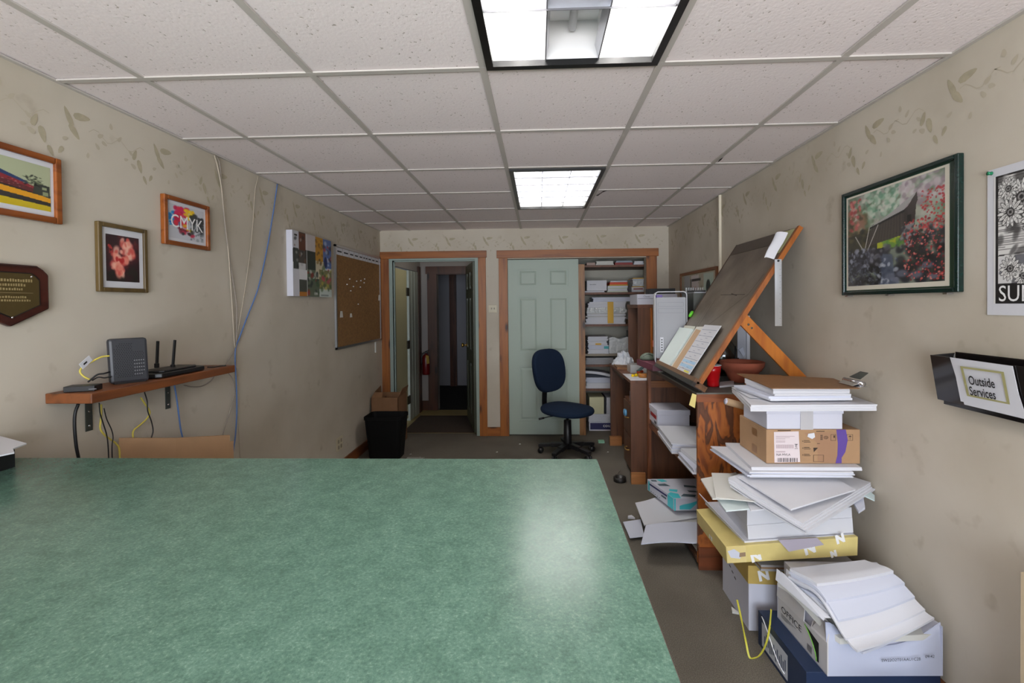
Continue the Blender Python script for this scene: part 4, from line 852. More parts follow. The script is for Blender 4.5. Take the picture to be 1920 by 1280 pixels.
# ------------------------------------------------------------------ closet: shelves and what lies on them
SYF = 5.42
shelf_z = {0: 1.862, 1: 1.557, 2: 1.200, 3: .868, 4: .748, 5: .477}
for k, z in shelf_z.items():
    m = MB(); m.box(.505, CX1 - .001, SYF - .02, CYB - .001, z - .024, z)
    tag(m.build('closet_shelf', WALNUTY if k != 3 else mat('shelf_pale', (150, 140, 122), .6), base=(.8, SYF, z)), ['topmost brown closet shelf, just under the header', 'second closet shelf from the top, holding the white box and orange book', 'third closet shelf, under the banded paper stacks', 'fourth closet shelf, with the binder and clear plastic bag', 'fifth closet shelf, below the stacks with a grey pack on it', 'lowest closet shelf, above the cream box'][k], 'shelf')
def jit(name, x0, x1, z0, z1, y, dep, mats, label, cat, layers=1, amp=.006, seed=1, group=None, skew=0):
    r = random.Random(seed); m = MB(); h = (z1 - z0) / layers; nm = len(mats) if isinstance(mats, (list, tuple)) else 1
    for i in range(layers):
        a_ = r.uniform(-amp, amp) if layers > 1 else 0; b_ = r.uniform(-amp, amp) if layers > 1 else 0; g = min(.0006, h * .1)
        m.prism([(x0 + a_ + skew * i, y + abs(b_), z0 + i * h), (x1 + b_ + skew * i, y + abs(a_), z0 + i * h), (x1 + b_, y + dep - amp, z0 + i * h), (x0 + a_, y + dep - amp, z0 + i * h)], (0, 0, h - g), i % nm)
    return tag(m.build(name, mats, base=((x0 + x1) / 2, y, z0)), label, cat, group)
X_ = lambda u: at(u, 600, Y=SYF).x
Z_ = lambda v: at(1140, v, Y=SYF).z
def cl(name, u0, v0, u1, shelf, h, mats, label, cat, layers=1, dep=.28, amp=.006, seed=1, z0=None, dy=0):
    b = (shelf_z[shelf] if z0 is None else z0) + .0005
    return jit(name, X_(u0), X_(u1), b, b + h, SYF + dy, dep, mats, label, cat, layers, amp, seed)
GREYP = mat('paper_grey', (190, 190, 190), .8)  # plain grey paper for reams and layered sheets
PLAST = mat('clear_plastic_wrap', (205, 208, 208), .12, bump=(18, 1, .03), spec=.6)
ORG_ = mat('book_orange', (214, 72, 20), .5); YELB = mat('pack_yellow', (212, 164, 40), .5); REDB = mat('book_dark_red', (140, 36, 34), .5)
cl('paper_pack', 1101, 486, 1117, 0, .03, mat('pack_pink', (176, 150, 140), .6), 'small pale pink pack on the topmost closet shelf', 'pack')
cl('paper_pack', 1119, 484, 1151, 0, .045, CREAM, 'wide cream pack on the topmost closet shelf', 'pack', 3)
cl('book', 1154, 484, 1187, 0, .026, REDB, 'dark red book on the topmost closet shelf', 'book'); cl('magazine', 1156, 484, 1186, 0, .02, mat('magazine_grey_blue', (150, 160, 170), .5), 'grey magazines lying on the dark red book on the topmost closet shelf', 'magazine', 2, z0=1.862 + .027)
cl('paper_roll', 1190, 484, 1208, 0, .04, WHITE, 'white pack at the right end of the topmost closet shelf', 'pack', 2)
cl('paper_sheets', 1096, 546, 1134, 1, .018, WHITE, 'thin stack of white sheets under the white box in the closet', 'paper', 3)
o = cl('storage_box', 1101, 524, 1138, 1, .115, WHITE, 'white box standing on the sheets on the second closet shelf', 'box', z0=1.557 + .020)
p = at(1108, 535, Y=SYF - .002); text('Specialties', 'lettering', (X_(1106), SYF - .0015, 1.557 + .085), (1, 0, 0), (0, 0, 1), .018, mat('ink_grey', (90, 90, 95), .6), o)
cl('book_stack', 1140, 538, 1177, 1, .072, [mat('paper_greenish', (196, 204, 190), .7), WHITE], 'greenish white stack of booklets under the orange books in the closet', 'books', 4)
cl('book', 1143, 534, 1178, 1, .012, YELB, 'thin yellow book under the orange one on the second closet shelf', 'book', z0=1.557 + .073); cl('book', 1144, 531, 1177, 1, .026, ORG_, 'bright orange book on the booklet stack in the closet', 'book', z0=1.557 + .086)
cl('booklet', 1145, 528, 1176, 1, .014, WHITE, 'white booklet on top of the orange book in the closet', 'booklet', z0=1.557 + .113)
o = cl('label_box', 1185, 540, 1208, 1, .062, [WHITE, YELB], 'small white box with a red stripe at the right end of the second closet shelf', 'box')
m = MB(); m.box(X_(1188), X_(1206), SYF - .0012, SYF - .0002, 1.585, 1.598); m.build('red_stripe', REDB, o); m = MB(); m.box(X_(1185), X_(1208), SYF - .0012, SYF - .0002, 1.610, 1.619); m.build('yellow_edge', YELB, o)
cl('wrapped_pack', 1187, 526, 1208, 1, .07, PLAST, 'plastic wrapped pack lying on the red striped box in the closet', 'pack', 3, z0=1.557 + .064); cl('envelope_pack', 1187, 521, 1208, 1, .022, [WHITE, YELB], 'yellow and white envelope pack topmost above the plastic wrapped pack', 'pack', 2, z0=1.557 + .136)
# third shelf: banded stacks
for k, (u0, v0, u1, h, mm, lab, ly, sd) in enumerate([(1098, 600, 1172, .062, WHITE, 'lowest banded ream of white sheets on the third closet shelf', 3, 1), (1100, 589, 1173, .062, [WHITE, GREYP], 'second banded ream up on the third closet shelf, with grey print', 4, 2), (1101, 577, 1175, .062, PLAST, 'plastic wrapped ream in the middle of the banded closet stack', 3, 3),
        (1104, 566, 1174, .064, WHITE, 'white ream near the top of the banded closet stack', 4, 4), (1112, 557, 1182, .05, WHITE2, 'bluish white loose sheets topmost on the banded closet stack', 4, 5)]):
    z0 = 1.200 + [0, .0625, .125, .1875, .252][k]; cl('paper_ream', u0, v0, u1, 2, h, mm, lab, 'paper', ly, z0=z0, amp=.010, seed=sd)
m = MB(); m.box(X_(1139), X_(1150), SYF - .016, SYF - .014, 1.21, 1.45); tag(m.build('paper_strip', YELB, base=(X_(1144), SYF, 1.2)), 'tall yellow strip standing against the banded paper stack in the closet', 'strip')
cl('small_carton', 1182, 601, 1202, 2, .045, KRAFT, 'small tan carton at the right end of the third closet shelf', 'carton')
# fourth shelf
for k, (u0, u1, h, lab, mm) in enumerate([(1102, 1141, .050, 'lowest white stack at the left of the fourth closet shelf', WHITE), (1103, 1140, .045, 'white stack second from the bottom on the fourth closet shelf', WHITE2), (1103, 1138, .045, 'white stack with an orange tab on the fourth closet shelf', WHITE), (1102, 1139, .05, 'top white stack with a loose corner on the fourth closet shelf', WHITE)]):
    o = cl('paper_stack', u0, 0, u1, 3, h, mm, lab, 'paper', 4, z0=.868 + [0, .051, .097, .143][k], seed=11 + k, amp=.008)
    if k == 2: m = MB(); m.box(X_(1116), X_(1127), SYF - .0015, SYF - .0003, .868 + .10, .868 + .118); m.build('orange_tab', YELB, o)
    if k == 1: m = MB(); m.box(X_(1132), X_(1141), SYF - .0015, SYF - .0003, .868 + .056, .868 + .085); m.build('teal_tab', mat('teal', (60, 160, 164), .5), o)
m = MB(); xa, xb = X_(1142), X_(1181)
def bag(u, v): return Vector((xa + (xb - xa) * u, SYF + .01 + .2 * v, .868 + .165 + .012 * math.sin(u * 9) + .01 * math.cos(v * 7)))
m.sheet(bag, 12, 8, lambda u, v: .163 + .012 * math.sin(u * 9) + .01 * math.cos(v * 7)); tag(m.build('plastic_bag_pack', PLAST, base=(xa, SYF, .868)), 'grey pack in crinkled clear plastic on the fourth closet shelf', 'pack')
m = MB(); m.box(X_(1182), X_(1188), SYF, SYF + .26, .8685, .868 + .25); tag(m.build('binder', BLACK, base=(X_(1185), SYF, .868)), 'black binder standing beside the slate one on the fourth closet shelf', 'binder')
o = cl('binder', 1189, 0, 1199, 3, .255, mat('binder_slate', (70, 80, 100), .5), 'slate blue binder standing at the right of the fourth closet shelf', 'binder')
cl('wrapped_pack', 1098, 0, 1150, 4, .075, mat('pack_grey', (150, 150, 152), .6), 'flat grey pack lying under the fourth closet shelf', 'pack', 3, seed=3)
cl('paper_stack', 1098, 0, 1150, 5, .062, WHITE, 'lower white carton of sheets on the lowest closet shelf', 'paper', 2, seed=21); cl('paper_stack', 1098, 0, 1150, 5, .06, WHITE2, 'white sheet stack in the middle of the lowest closet shelf', 'paper', 4, z0=.477 + .063, seed=22)
xa, xb = X_(1095), X_(1150); m = MB()
m.sheet(lambda u, v: Vector((xa + (xb - xa) * u - .01 * v, SYF - .035 + .30 * v, .477 + .150 + .055 * (1 - u) * (1 - .3 * v) + .012 * math.sin(PI * u))), 10, 6, .028); tag(m.build('paper_pad', WHITE, base=(xa, SYF, .6)), 'thick white pad curling up at the left on the lowest closet shelf', 'paper')
cl('storage_box', 1103, 0, 1150, 5, .10, mat('carton_navy_white', (220, 220, 228), .6), 'white carton with a navy label on the closet floor', 'box', z0=.0, dep=.25)
o = col.objects[-1]
m = MB(); m.box(X_(1105), X_(1150), SYF - .0012, SYF - .0002, .014, .088); m.build('navy_label', mat('label_navy', (40, 38, 86), .5), o)
text('cougar', 'lettering', (X_(1129), SYF - .0016, .042), (1, 0, 0), (0, 0, 1), .055, INKW, o)
cl('paper_ream', 1103, 0, 1150, 5, .085, WHITE, 'white ream on top of the navy labelled carton in the closet', 'paper', 3, z0=.102, seed=31)
z0 = .189
o = cl('paper_box', 1104, 0, 1131, 5, .19, mat('carton_cream', (214, 210, 170), .6), 'cream carton standing above the white ream in the closet', 'box', z0=z0)
cl('file_divider', 1132, 0, 1134.5, 5, .19, BLACK, 'thin black divider beside the cream carton in the closet', 'divider', z0=z0)
cl('paper_box', 1136, 0, 1152, 5, .185, WHITE, 'white carton to the right of the black divider in the closet', 'box', 2, z0=z0, amp=.002)
p = at(1086, 800, Y=5.27); m = MB(); m.box(.425, .475, 5.308, 5.33, .001, .14); tag(m.build('masking_roll', mat('tape_tan', (190, 150, 90), .6), base=(.45, 5.31, 0)), 'tan pad standing at the foot of the rough closet stud', 'pad')

# ------------------------------------------------------------------ swivel chair
CA = math.radians(-42)
t = thing('office_chair', (.262, 4.56, 0), 'armless navy fabric swivel chair in front of the sage closet door', 'office chair', rz=CA)
def cushion(R0, R1, z0, z1, dome, e=.62, saddle=0, n=40, rings=7):
    """superellipse cushion with rounded rim and domed top"""
    m = MB(); vs = []; prof = []
    for i in range(rings): a_ = PI / 2 * i / (rings - 1); prof.append((.93 + .07 * math.sin(a_), z0 + (z1 - z0) * .5 * (1 - math.cos(a_))))
    for i in range(1, rings): a_ = PI / 2 * i / (rings - 1); prof.append((.93 + .07 * math.cos(a_), z0 + (z1 - z0) * (.5 + .5 * math.sin(a_))))
    for k in (.8, .6, .4, .2, .02): prof.append((k, z1 + dome * (1 - k * k / .85)))
    for r_, z in [(0.02, z0)] + prof:
        for k in range(n):
            a_ = 2 * PI * k / n; c_, s_ = math.cos(a_), math.sin(a_)
            x = math.copysign(abs(c_) ** e, c_) * R0 * r_; y = math.copysign(abs(s_) ** e, s_) * R1 * r_
            vs.append((x, y, z + saddle * (x / R0) ** 2 * (1 if x < 0 else -.6)))
    N_ = len(prof) + 1
    m.add(vs, [(i * n + k, i * n + (k + 1) % n, (i + 1) * n + (k + 1) % n, (i + 1) * n + k) for i in range(N_ - 1) for k in range(n)] + [tuple(range(n))[::-1], tuple((N_ - 1) * n + k for k in range(n))], 0, True)
    return m
m = cushion(.243, .245, .405, .447, .030, .86, .022); m.build('seat', NAVY, t, local=True)
m = MB(); m.box(-.14, .14, -.11, .11, .385, .408); m.build('seat_pan', BLACK, t, local=True)
m = cushion(.212, .222, 0, .062, .012, .70)
Rb = Matrix.Translation((-.285, 0, .775)) @ Matrix.Rotation(math.radians(-80), 4, 'Y') @ Matrix.Rotation(PI, 4, 'X')
Rb = Matrix.Translation((-.275, 0, .775)) @ Matrix.Rotation(math.radians(80), 4, 'Y')
def bend(p):
    q = Vector(p); taper = 1 - .06 * max(0, q.x / .215) ; q.y *= taper if q.x > 0 else 1; q.z += .55 * q.y * q.y
    return Rb @ q
m.v = [tuple(bend(p)) for p in m.v]; m.build('backrest', NAVY, t, local=True)
m = MB(); P = smooth_path([(-.10, 0, .395), (-.24, 0, .385), (-.285, 0, .42), (-.288, 0, .52), (-.275, 0, .66), (-.262, 0, .76)]); 
for a_, b_ in zip(P, P[1:]): m.bar(a_, b_, .058, .014, (1, 0, .3))
m.build('back_bar', BLACK, t, local=True)
m = MB(); m.tube([(0, 0, .085), (0, 0, .12), (0, 0, .33), (0, 0, .335)], [.034, .040, .036, .024], 20); m.build('gas_column_cover', BLACK, t, local=True)
m = MB(); m.tube([(0, 0, .335), (0, 0, .388)], .014, 16); m.build('gas_piston', CHROME, t, local=True)
m = MB(); m.tube([(-.02, -.06, .385), (-.10, -.16, .372), (-.13, -.20, .362)], .005); m.tube([(-.125, -.195, .364), (-.155, -.235, .355)], .010); m.build('lever', BLACK, t, local=True)
m = MB(); m.lathe([(.0, .062), (.045, .062), (.045, .10), (.03, .115), (0, .115)], (0, 0, 0), 20); m.build('base_hub', BLACK, t, local=True)
for k in range(5):
    a_ = 2 * PI * k / 5 + .42 - CA; c_, s_ = math.cos(a_), math.sin(a_)
    m = MB(); m.bar((.03 * c_, .03 * s_, .096), (.16 * c_, .16 * s_, .088), .056, .040); m.bar((.155 * c_, .155 * s_, .088), (.280 * c_, .280 * s_, .072), .048, .030); m.build('base_arm', BLACK, t, local=True, bevel=.005)
    m = MB(); x, y = .262 * c_, .262 * s_; dx, dy = -s_, c_
    for q in (-1, 1): m.tube([(x + dx * (.008 * q), y + dy * .008 * q, .0265), (x + dx * .022 * q, y + dy * .022 * q, .0265)], .0262, 16)
    m.bar((x, y, .026), (x, y, .072), .016, .016, (1, 0, 0)); m.build('caster', BLACK, t, local=True)

# ------------------------------------------------------------------ drafting cabinet (open to the left)
KX0, KX1, KY0, KY1, KZ = .842, XR - .016, 2.592, 3.80, .950
t = thing('open_shelf_cabinet', (1.1, 3.2, 0), 'long open wooden shelf cabinet under the drafting board, figured plywood end panel', 'cabinet')
m = MB(); m.box(KX0, KX1, KY0, KY0 + .02, .03, KZ - .05); m.build('end_panel', PLY, t)
m = MB(); m.box(KX0, KX1, KY1 - .02, KY1, .03, KZ - .025); m.build('end_panel', WALNUT, t)
m = MB(); m.box(KX0 - .004, KX1, KY0 - .004, KY0 + .018, KZ - .05, KZ - .008); m.build('top_rail', wood('reddish_rail', (138, 78, 44), (104, 56, 32), 'X', knots=False), t)
m = MB(); m.box(KX0 - .006, KX1, KY0 - .005, KY1, KZ - .008, KZ); m.build('top', mat('grey_worn_top', (106, 106, 100), .6, noise=(6, .15)), t)
m = MB(); m.box(KX0 + .004, KX0 + .02, KY0 + .02, KY1 - .02, KZ - .038, KZ - .0082); m.build('front_rail', DARKWOOD, t)
m = MB(); m.box(KX0 + .02, KX1 - .012, KY1 - .04, KY1 - .0202, .775, .825); m.build('cross_rail', wood('rail_brown', (134, 84, 44), (104, 62, 30), 'X', knots=False), t)
m = MB(); m.box(KX0 + .002, KX1, KY0 + .02, KY1 - .02, .475, .498); m.build('middle_shelf', WALNUTY, t)
m = MB(); m.box(KX0 - .004, KX1, KY0 + .02, KY1 - .02, .035, .058); m.build('bottom_shelf', DARKWOOD, t)
m = MB(); m.box(KX1 - .012, KX1, KY0 + .02, KY1 - .02, .03, KZ - .01); m.build('back_panel', wood('back_dark', (60, 34, 26), (42, 24, 18), 'Z', knots=False), t)
m = MB(); m.box(KX0, KX0 + .0198, KY1 - .058, KY1 - .0202, .058, KZ - .038); m.build('corner_post', wood('post_brown', (124, 74, 44), (92, 52, 30), 'Z', knots=False), t)
m = MB(); m.box(KX0 + .0, KX1, KY0 - .008, KY0 + .0, .0, .12); m.build('foot_board', wood('foot_red_brown', (116, 62, 34), (80, 42, 24), 'X', knots=False), t)
m = MB(); m.lathe([(0, .004), (.006, .003), (.007, 0)], (.985, KY0 - .0, .632), 12, R=Matrix.Rotation(PI / 2, 3, 'X')); m.build('nail_head', mat('nail_grey', (170, 160, 150), .4), t)

# drafting board: tilted board propped above the cabinet, tilting edge towards the room
DX0, DZ0, DX1, DZ1, DY0, DY1 = .842, 1.010, 1.362, 1.822, 2.56, 3.36
DU = Vector((DX1 - DX0, 0, DZ1 - DZ0)).normalized(); DN = Vector((-DU.z, 0, DU.x)); DL = math.hypot(DX1 - DX0, DZ1 - DZ0)
def bd(s, y, h=0): return Vector((DX0, y, DZ0)) + DU * s + DN * h
def brd(b, s0, s1, y0, y1, h0, h1, mi=0): return b.prism([bd(s0, y0, h0), bd(s0, y1, h0), bd(s1, y1, h0), bd(s1, y0, h0)], DN * (h1 - h0), mi)
t = thing('drafting_board', (1.05, 2.96, KZ), 'large tilted wooden drafting board with a smudged grey surface, on the long cabinet', 'drafting board')
def _db(m, N, L, b, tc, mapped):
    n = N.new('ShaderNodeTexNoise'); n.inputs['Scale'].default_value = 5; n.inputs['Detail'].default_value = 7; L.new(mapped((1, 1, 1)), n.inputs['Vector'])
    r = ramp(N, [(.32, (84, 76, 66)), (.5, (112, 102, 90)), (.72, (134, 124, 112))]); L.new(n.outputs['Fac'], r.inputs[0]); L.new(r.outputs[0], b.inputs['Base Color'])
m = MB(); brd(m, .012, DL, DY0 + .02, DY1, -.014, 0); m.build('board_surface', mat('board_smudged_grey', (112, 102, 90), .3, setup=_db), t)
m = MB(); brd(m, 0, DL + .004, DY0, DY0 + .022, -.020, .004); m.build('edge_batten', wood('batten_orange', (156, 90, 38), (124, 68, 28), 'Z', knots=False, rough=.35), t)
m = MB(); brd(m, 0, DL, DY1 - .010, DY1, -.028, .002); m.build('edge_batten', DARKWOOD, t)
m = MB(); brd(m, DL - .085, DL - .002, DY0 + .10, DY1 - .012, .0, .002); m.build('top_strip', mat('strip_dark_brown', (70, 58, 46), .3), t)
m = MB(); brd(m, -.012, .012, DY0 - .005, DY1 + .01, .0, .030); brd(m, -.03, .0, DY0 - .005, DY1 + .01, -.050, .012); m.build('bottom_ledge', wood('ledge_brown', (104, 72, 46), (64, 42, 26), 'Y', knots=False, rough=.3), t)
m = MB(); brd(m, -.036, -.0305, DY0 - .012, DY1 + .01, -.046, .034); brd(m, -.030, -.012, DY0 - .005, DY1 + .01, .0125, .030); m.build('ledge_rail', mat('rail_dark', (34, 26, 22), .3), t)
for y_ in (DY0 + .005, DY0 + .42):
    m = MB(); p = bd(-.032, y_, -.02); m.lathe([(0, .008), (.008, .006), (.008, 0)], p, 12, R=Matrix.Rotation(-PI / 2, 3, 'Y')); m.build('brass_stud', CHROME, t)
m = MB()   # pencilled marks on the cover
for a_, b_, wd in [((.30, 3.1), (.53, 3.1), .0016), ((.28, 3.02), (.55, 2.66), .0016), ((.55, 2.70), (.555, 3.06), .002), ((.53, 2.66), (.68, 2.62), .0016), ((.545, 2.80), (.56, 2.90), .003), ((.20, 3.14), (.50, 3.14), .0014)]:
    p, q = bd(a_[0], a_[1], .0004), bd(b_[0], b_[1], .0004); d = (q - p).normalized().cross(DN) * wd; m.add([p - d, q - d, q + d, p + d], [(0, 1, 2, 3)])
m.build('pencil_marks', mat('pencil_dark', (66, 56, 54), .6), t)
s_, e_ = Vector((1.078, 2.570, 1.335)), Vector((1.352, 2.570, 1.040)); dd = (e_ - s_).normalized()
m = MB(); m.bar(s_ - dd * .02, e_ + dd * .09, .062, .018, (0, 1, 0)); m.v = [(p[0], p[1], max(p[2], KZ + .0005)) for p in m.v]; m.build('prop_strut', ORANGE, t, bevel=.002)
for k in (.03, .055):
    m = MB(); m.lathe([(0, .003), (.005, .002), (.006, 0)], s_ + dd * k + Vector((0, -.009, 0)), 10, R=Matrix.Rotation(PI / 2, 3, 'X')); m.build('screw', GUN, t)
m = MB(); m.bar((1.078, 3.33, 1.335), (1.352, 3.33, 1.0), .06, .018, (0, 1, 0)); m.build('prop_strut', ORANGE, t)
# papers standing on the board
def on_board(name, quad, h, th, m_, label, cat='paper'):
    def hit(u, v):
        d = CAMR @ Vector(((u - CX) / F, -(v - CY) / F, -1)); o = Vector((0, 0, HC)); P0 = bd(0, 0, h)
        return o + d * ((P0 - o).dot(DN) / d.dot(DN))
    pts = [hit(*q) for q in quad]; b = MB(); b.prism(pts, DN * th)
    ob = tag(b.build(name, m_, base=pts[0]), label, cat); return ob, pts
on_board('paper_sheet', [(1255, 680), (1284, 610), (1304, 612), (1280, 690)], .003, .002, mat('paper_greyish', (196, 198, 186), .6), 'greyish sheet hindmost among the papers leaning on the drafting board')
o, q = on_board('notepad', [(1234, 684), (1277, 615), (1301, 618), (1253, 694)], .006, .012, mat('paper_pale_mint', (216, 228, 226), .6), 'pale mint notepad leaning at the left on the drafting board', 'notepad')
o, q = on_board('envelope', [(1254, 694), (1307, 613), (1340, 612), (1268, 700)], .008, .004, CREAM, 'cream sheet behind the tan card on the drafting board', 'envelope')
o, q = on_board('kraft_card', [(1256, 695), (1306, 617), (1316, 620), (1265, 699)], .013, .003, mat('kraft_light', (190, 160, 128), .7), 'tan card between the mint notepad and the printed form on the drafting board', 'card')
o, q = on_board('printed_form', [(1265, 699), (1322, 609), (1353, 611), (1288, 710)], .016, .003, WHITE, 'white and blue printed form leaning on the drafting board', 'form')
P = q; LB, RB, RT, LT = P[0], P[3], P[2], P[1]
m = MB(); FB = mat('form_blue_band', (170, 206, 232), .6); FI = mat('form_ink', (110, 120, 150), .6); FY = mat('form_yellow', (228, 220, 90), .6)
def fq(u0, v0, u1, v1, mi, h=.0034):
    f = lambda u, v: (LB * (1 - u) + RB * u) * (1 - v) + (LT * (1 - u) + RT * u) * v + DN * h
    m.add([f(u0, v0), f(u1, v0), f(u1, v1), f(u0, v1)], [(0, 1, 2, 3)], mi)
for v0, v1 in ((.16, .22), (.25, .30)): fq(.05, v0, .95, v1, 0, .0034)
for v in (.13, .33, .45, .56, .67, .78, .90): fq(.04, v, .95, v + .006, 1, .0037)
for k in range(22): fq(.06 + (k % 3) * .25, .10 + k * .038, .20 + (k % 3) * .25, .106 + k * .038, 1, .0038)
fq(.55, .09, .9, .12, 2, .0039); m.build('form_print', [FB, FI, FY], o)
# roll of paper hung at the top, ruler, green clip
t = thing('paper_pad', bd(DL - .1, DY0, 0), 'white paper curling over the top near edge of the drafting board', 'paper')
P = [at(1437, 484, Y=DY0 - .012), at(1455, 487, Y=DY0 - .02), at(1481, 438, Y=DY0 - .012), at(1458, 439, Y=DY0 + .02)]
m = MB()
def curl(u, v):
    a = P[0] * (1 - u) + P[1] * u; b = P[3] * (1 - u) + P[2] * u; return a * (1 - v) + b * v + DN * (.012 + .012 * math.sin(PI * u) ) + Vector((0, 0, .004 * math.sin(2 * PI * v)))
m.sheet(curl, 8, 8, .004); m.build('sheets', WHITE, t)
m = MB(); q = [bd(DL - .16, DY0 + .03, .003), bd(DL - .16, DY0 + .14, .003), bd(DL - .01, DY0 + .14, .003), bd(DL - .01, DY0 + .03, .003)]; m.prism(q, DN * .001); m.build('under_sheet', mat('paper_yellow_green', (188, 190, 140), .6), t)
t = thing('ruler', at(1459, 611, Y=DY0 - .010), 'long silver metal ruler hanging from the near edge of the drafting board', 'ruler')
a_, b_ = at(1452.5, 486, Y=DY0 - .010), at(1466, 611, Y=DY0 - .010); m = MB(); m.box(a_.x, b_.x, DY0 - .0108, DY0 - .0096, b_.z, a_.z); m.build('blade', mat('ruler_steel', (205, 206, 208), .3, metal=.8), t)
m = MB()
for k in range(40): z_ = b_.z + .008 + k * (a_.z - b_.z - .03) / 40; m.box(b_.x - (.012 if k % 4 == 0 else .006), b_.x - .001, DY0 - .0114, DY0 - .0109, z_, z_ + .0009)
m.build('graduations', INK, t)
m = MB(); m.lathe([(0, .006), (.005, .005), (.006, 0)], ((a_.x + b_.x) / 2, DY0 - .011, a_.z - .008), 10, R=Matrix.Rotation(PI / 2, 3, 'X')); m.build('hanging_nail', BLACK, t)
p = bd(.40, DY1 - .005, .010); m = MB(); m.lathe([(0, -.024), (.013, -.022), (.017, -.008), (.017, .014), (.008, .024), (0, .025)], p, 14, sx=.6, R=Matrix.Rotation(math.radians(30), 3, 'Y')); tag(m.build('clip', mat('clip_lime', (96, 200, 40), .4), base=p), 'lime green clip on the far edge of the drafting board', 'clip')
# sticky note below the ledge
m = MB(); m.prism([at(1298, 737, Y=DY0 + .005), at(1306, 740, Y=DY0), at(1303, 765, Y=DY0 + .003), at(1292, 759, Y=DY0 + .008)], (0, .001, 0)); tag(m.build('sticky_note', mat('note_yellow', (222, 204, 126), .7), base=at(1300, 745, Y=DY0)), 'pale yellow note hanging under the drafting board ledge', 'note')

# things on the cabinet top
def cup(o):
    t = thing('plastic_cup', o, 'red plastic party cup on the cabinet beside the drafting board', 'cup')
    m = MB(); m.lathe([(0, .001), (.030, .001), (.031, .0), (.0325, .008), (.033, .045), (.037, .05), (.0385, .078), (.0405, .080), (.043, .120), (.0415, .120), (.036, .055), (.030, .004), (0, .004)], o, 32); m.build('cup_body', mat('cup_red', (200, 16, 24), .3, coat=.3), t)
    m = MB(); m.lathe([(.0420, .1195), (.0445, .1195), (.0452, .122), (.0440, .1245), (.0415, .1235), (.0345, .05), (.029, .0045), (0, .0045), (0, .005), (.0285, .005), (.0342, .0505), (.0412, .1195)], o, 32); m.build('white_rim', mat('cup_white', (230, 228, 228), .3), t)
p = at(1337, 724, Z=KZ); cup(Vector((p.x, p.y, KZ + .0005)))
m = MB(); q = [at(1349, 727, Z=KZ), at(1376, 724, Z=KZ), at(1376, 716, Z=KZ), at(1350, 719, Z=KZ)]; m.prism([Vector((p.x, p.y, KZ + .0005)) for p in q], (0, 0, .010)); tag(m.build('paper_strip', WHITE, base=q[0]), 'small white papers lying behind the red cup', 'paper')
# terracotta bowl
bo = Vector((1.222, 2.945, KZ + .0005)); m = MB()
m.lathe([(0, .0), (.062, .0), (.070, .006), (.092, .052), (.098, .066), (.108, .070), (.124, .098), (.127, .122), (.122, .124), (.116, .102), (.090, .06), (.06, .012), (0, .010)], bo, 40)
tag(m.build('terracotta_bowl', mat('terracotta', (170, 92, 68), .8, noise=(14, .12)), base=bo), 'terracotta planter bowl on the cabinet under the drafting board', 'bowl')
# glass jar
GLASS = mat('clear_glass', (240, 245, 244), .03, trans=1.0)
jo = Vector((1.222, 3.245, KZ + .0005)); m = MB()
m.lathe([(0, .002), (.085, .002), (.092, .012), (.094, .13), (.088, .17), (.060, .215), (.052, .222), (.052, .245), (.058, .250), (.058, .256), (.048, .256), (.048, .222), (.056, .212), (.084, .168), (.090, .13), (.088, .014), (0, .006)], jo, 36)
tag(m.build('glass_jar', GLASS, base=jo), 'empty clear glass jar behind the terracotta bowl', 'jar')
# white bracket or leaning frame behind, and dark sticks
t = thing('framed_print', (1.33, 3.25, KZ), 'narrow white frame leaning on the wall behind the drafting strut', 'frame')
a_, b_ = at(1394, 593, Y=3.15), at(1407, 690, Y=3.15); m = MB(); m.box(a_.x - .03, b_.x - .008, 3.170, 3.176, KZ + .001, a_.z); m.build('panel', mat('frame_grey', (180, 182, 190), .5), t); m = MB(); m.box(b_.x - .020, b_.x, 3.155, 3.169, KZ + .001, a_.z + .004); m.box(a_.x - .03, b_.x - .02, 3.155, 3.169, a_.z - .012, a_.z + .004); m.build('moulding', WHITE, t)
m = MB(); p = Vector((1.255, 3.12, KZ + .0005)); m.tube([p, p + Vector((0, 0, .20))], .005, 8); m.tube([p + Vector((-.05, 0, .11)), p + Vector((.02, 0, .12))], .005, 8); m.box(p.x - .03, p.x + .03, p.y - .03, p.y + .03, KZ + .0005, KZ + .004); tag(m.build('wire_stand', BLACK, base=p), 'thin black wire stand between the glass jar and the strut', 'stand')
m = MB(); q = at(1398, 668, Y=3.08); m.prism([at(1385, 655, Y=3.145), at(1393, 650, Y=3.145), at(1397, 664, Y=3.145), at(1394, 669, Y=3.145)], (0, .002, 0)); m.v = [tuple(Vector(v)) for v in m.v]
tag(m.build('price_tag', WHITE2, base=q), 'small white tag behind the glass jar neck', 'tag')

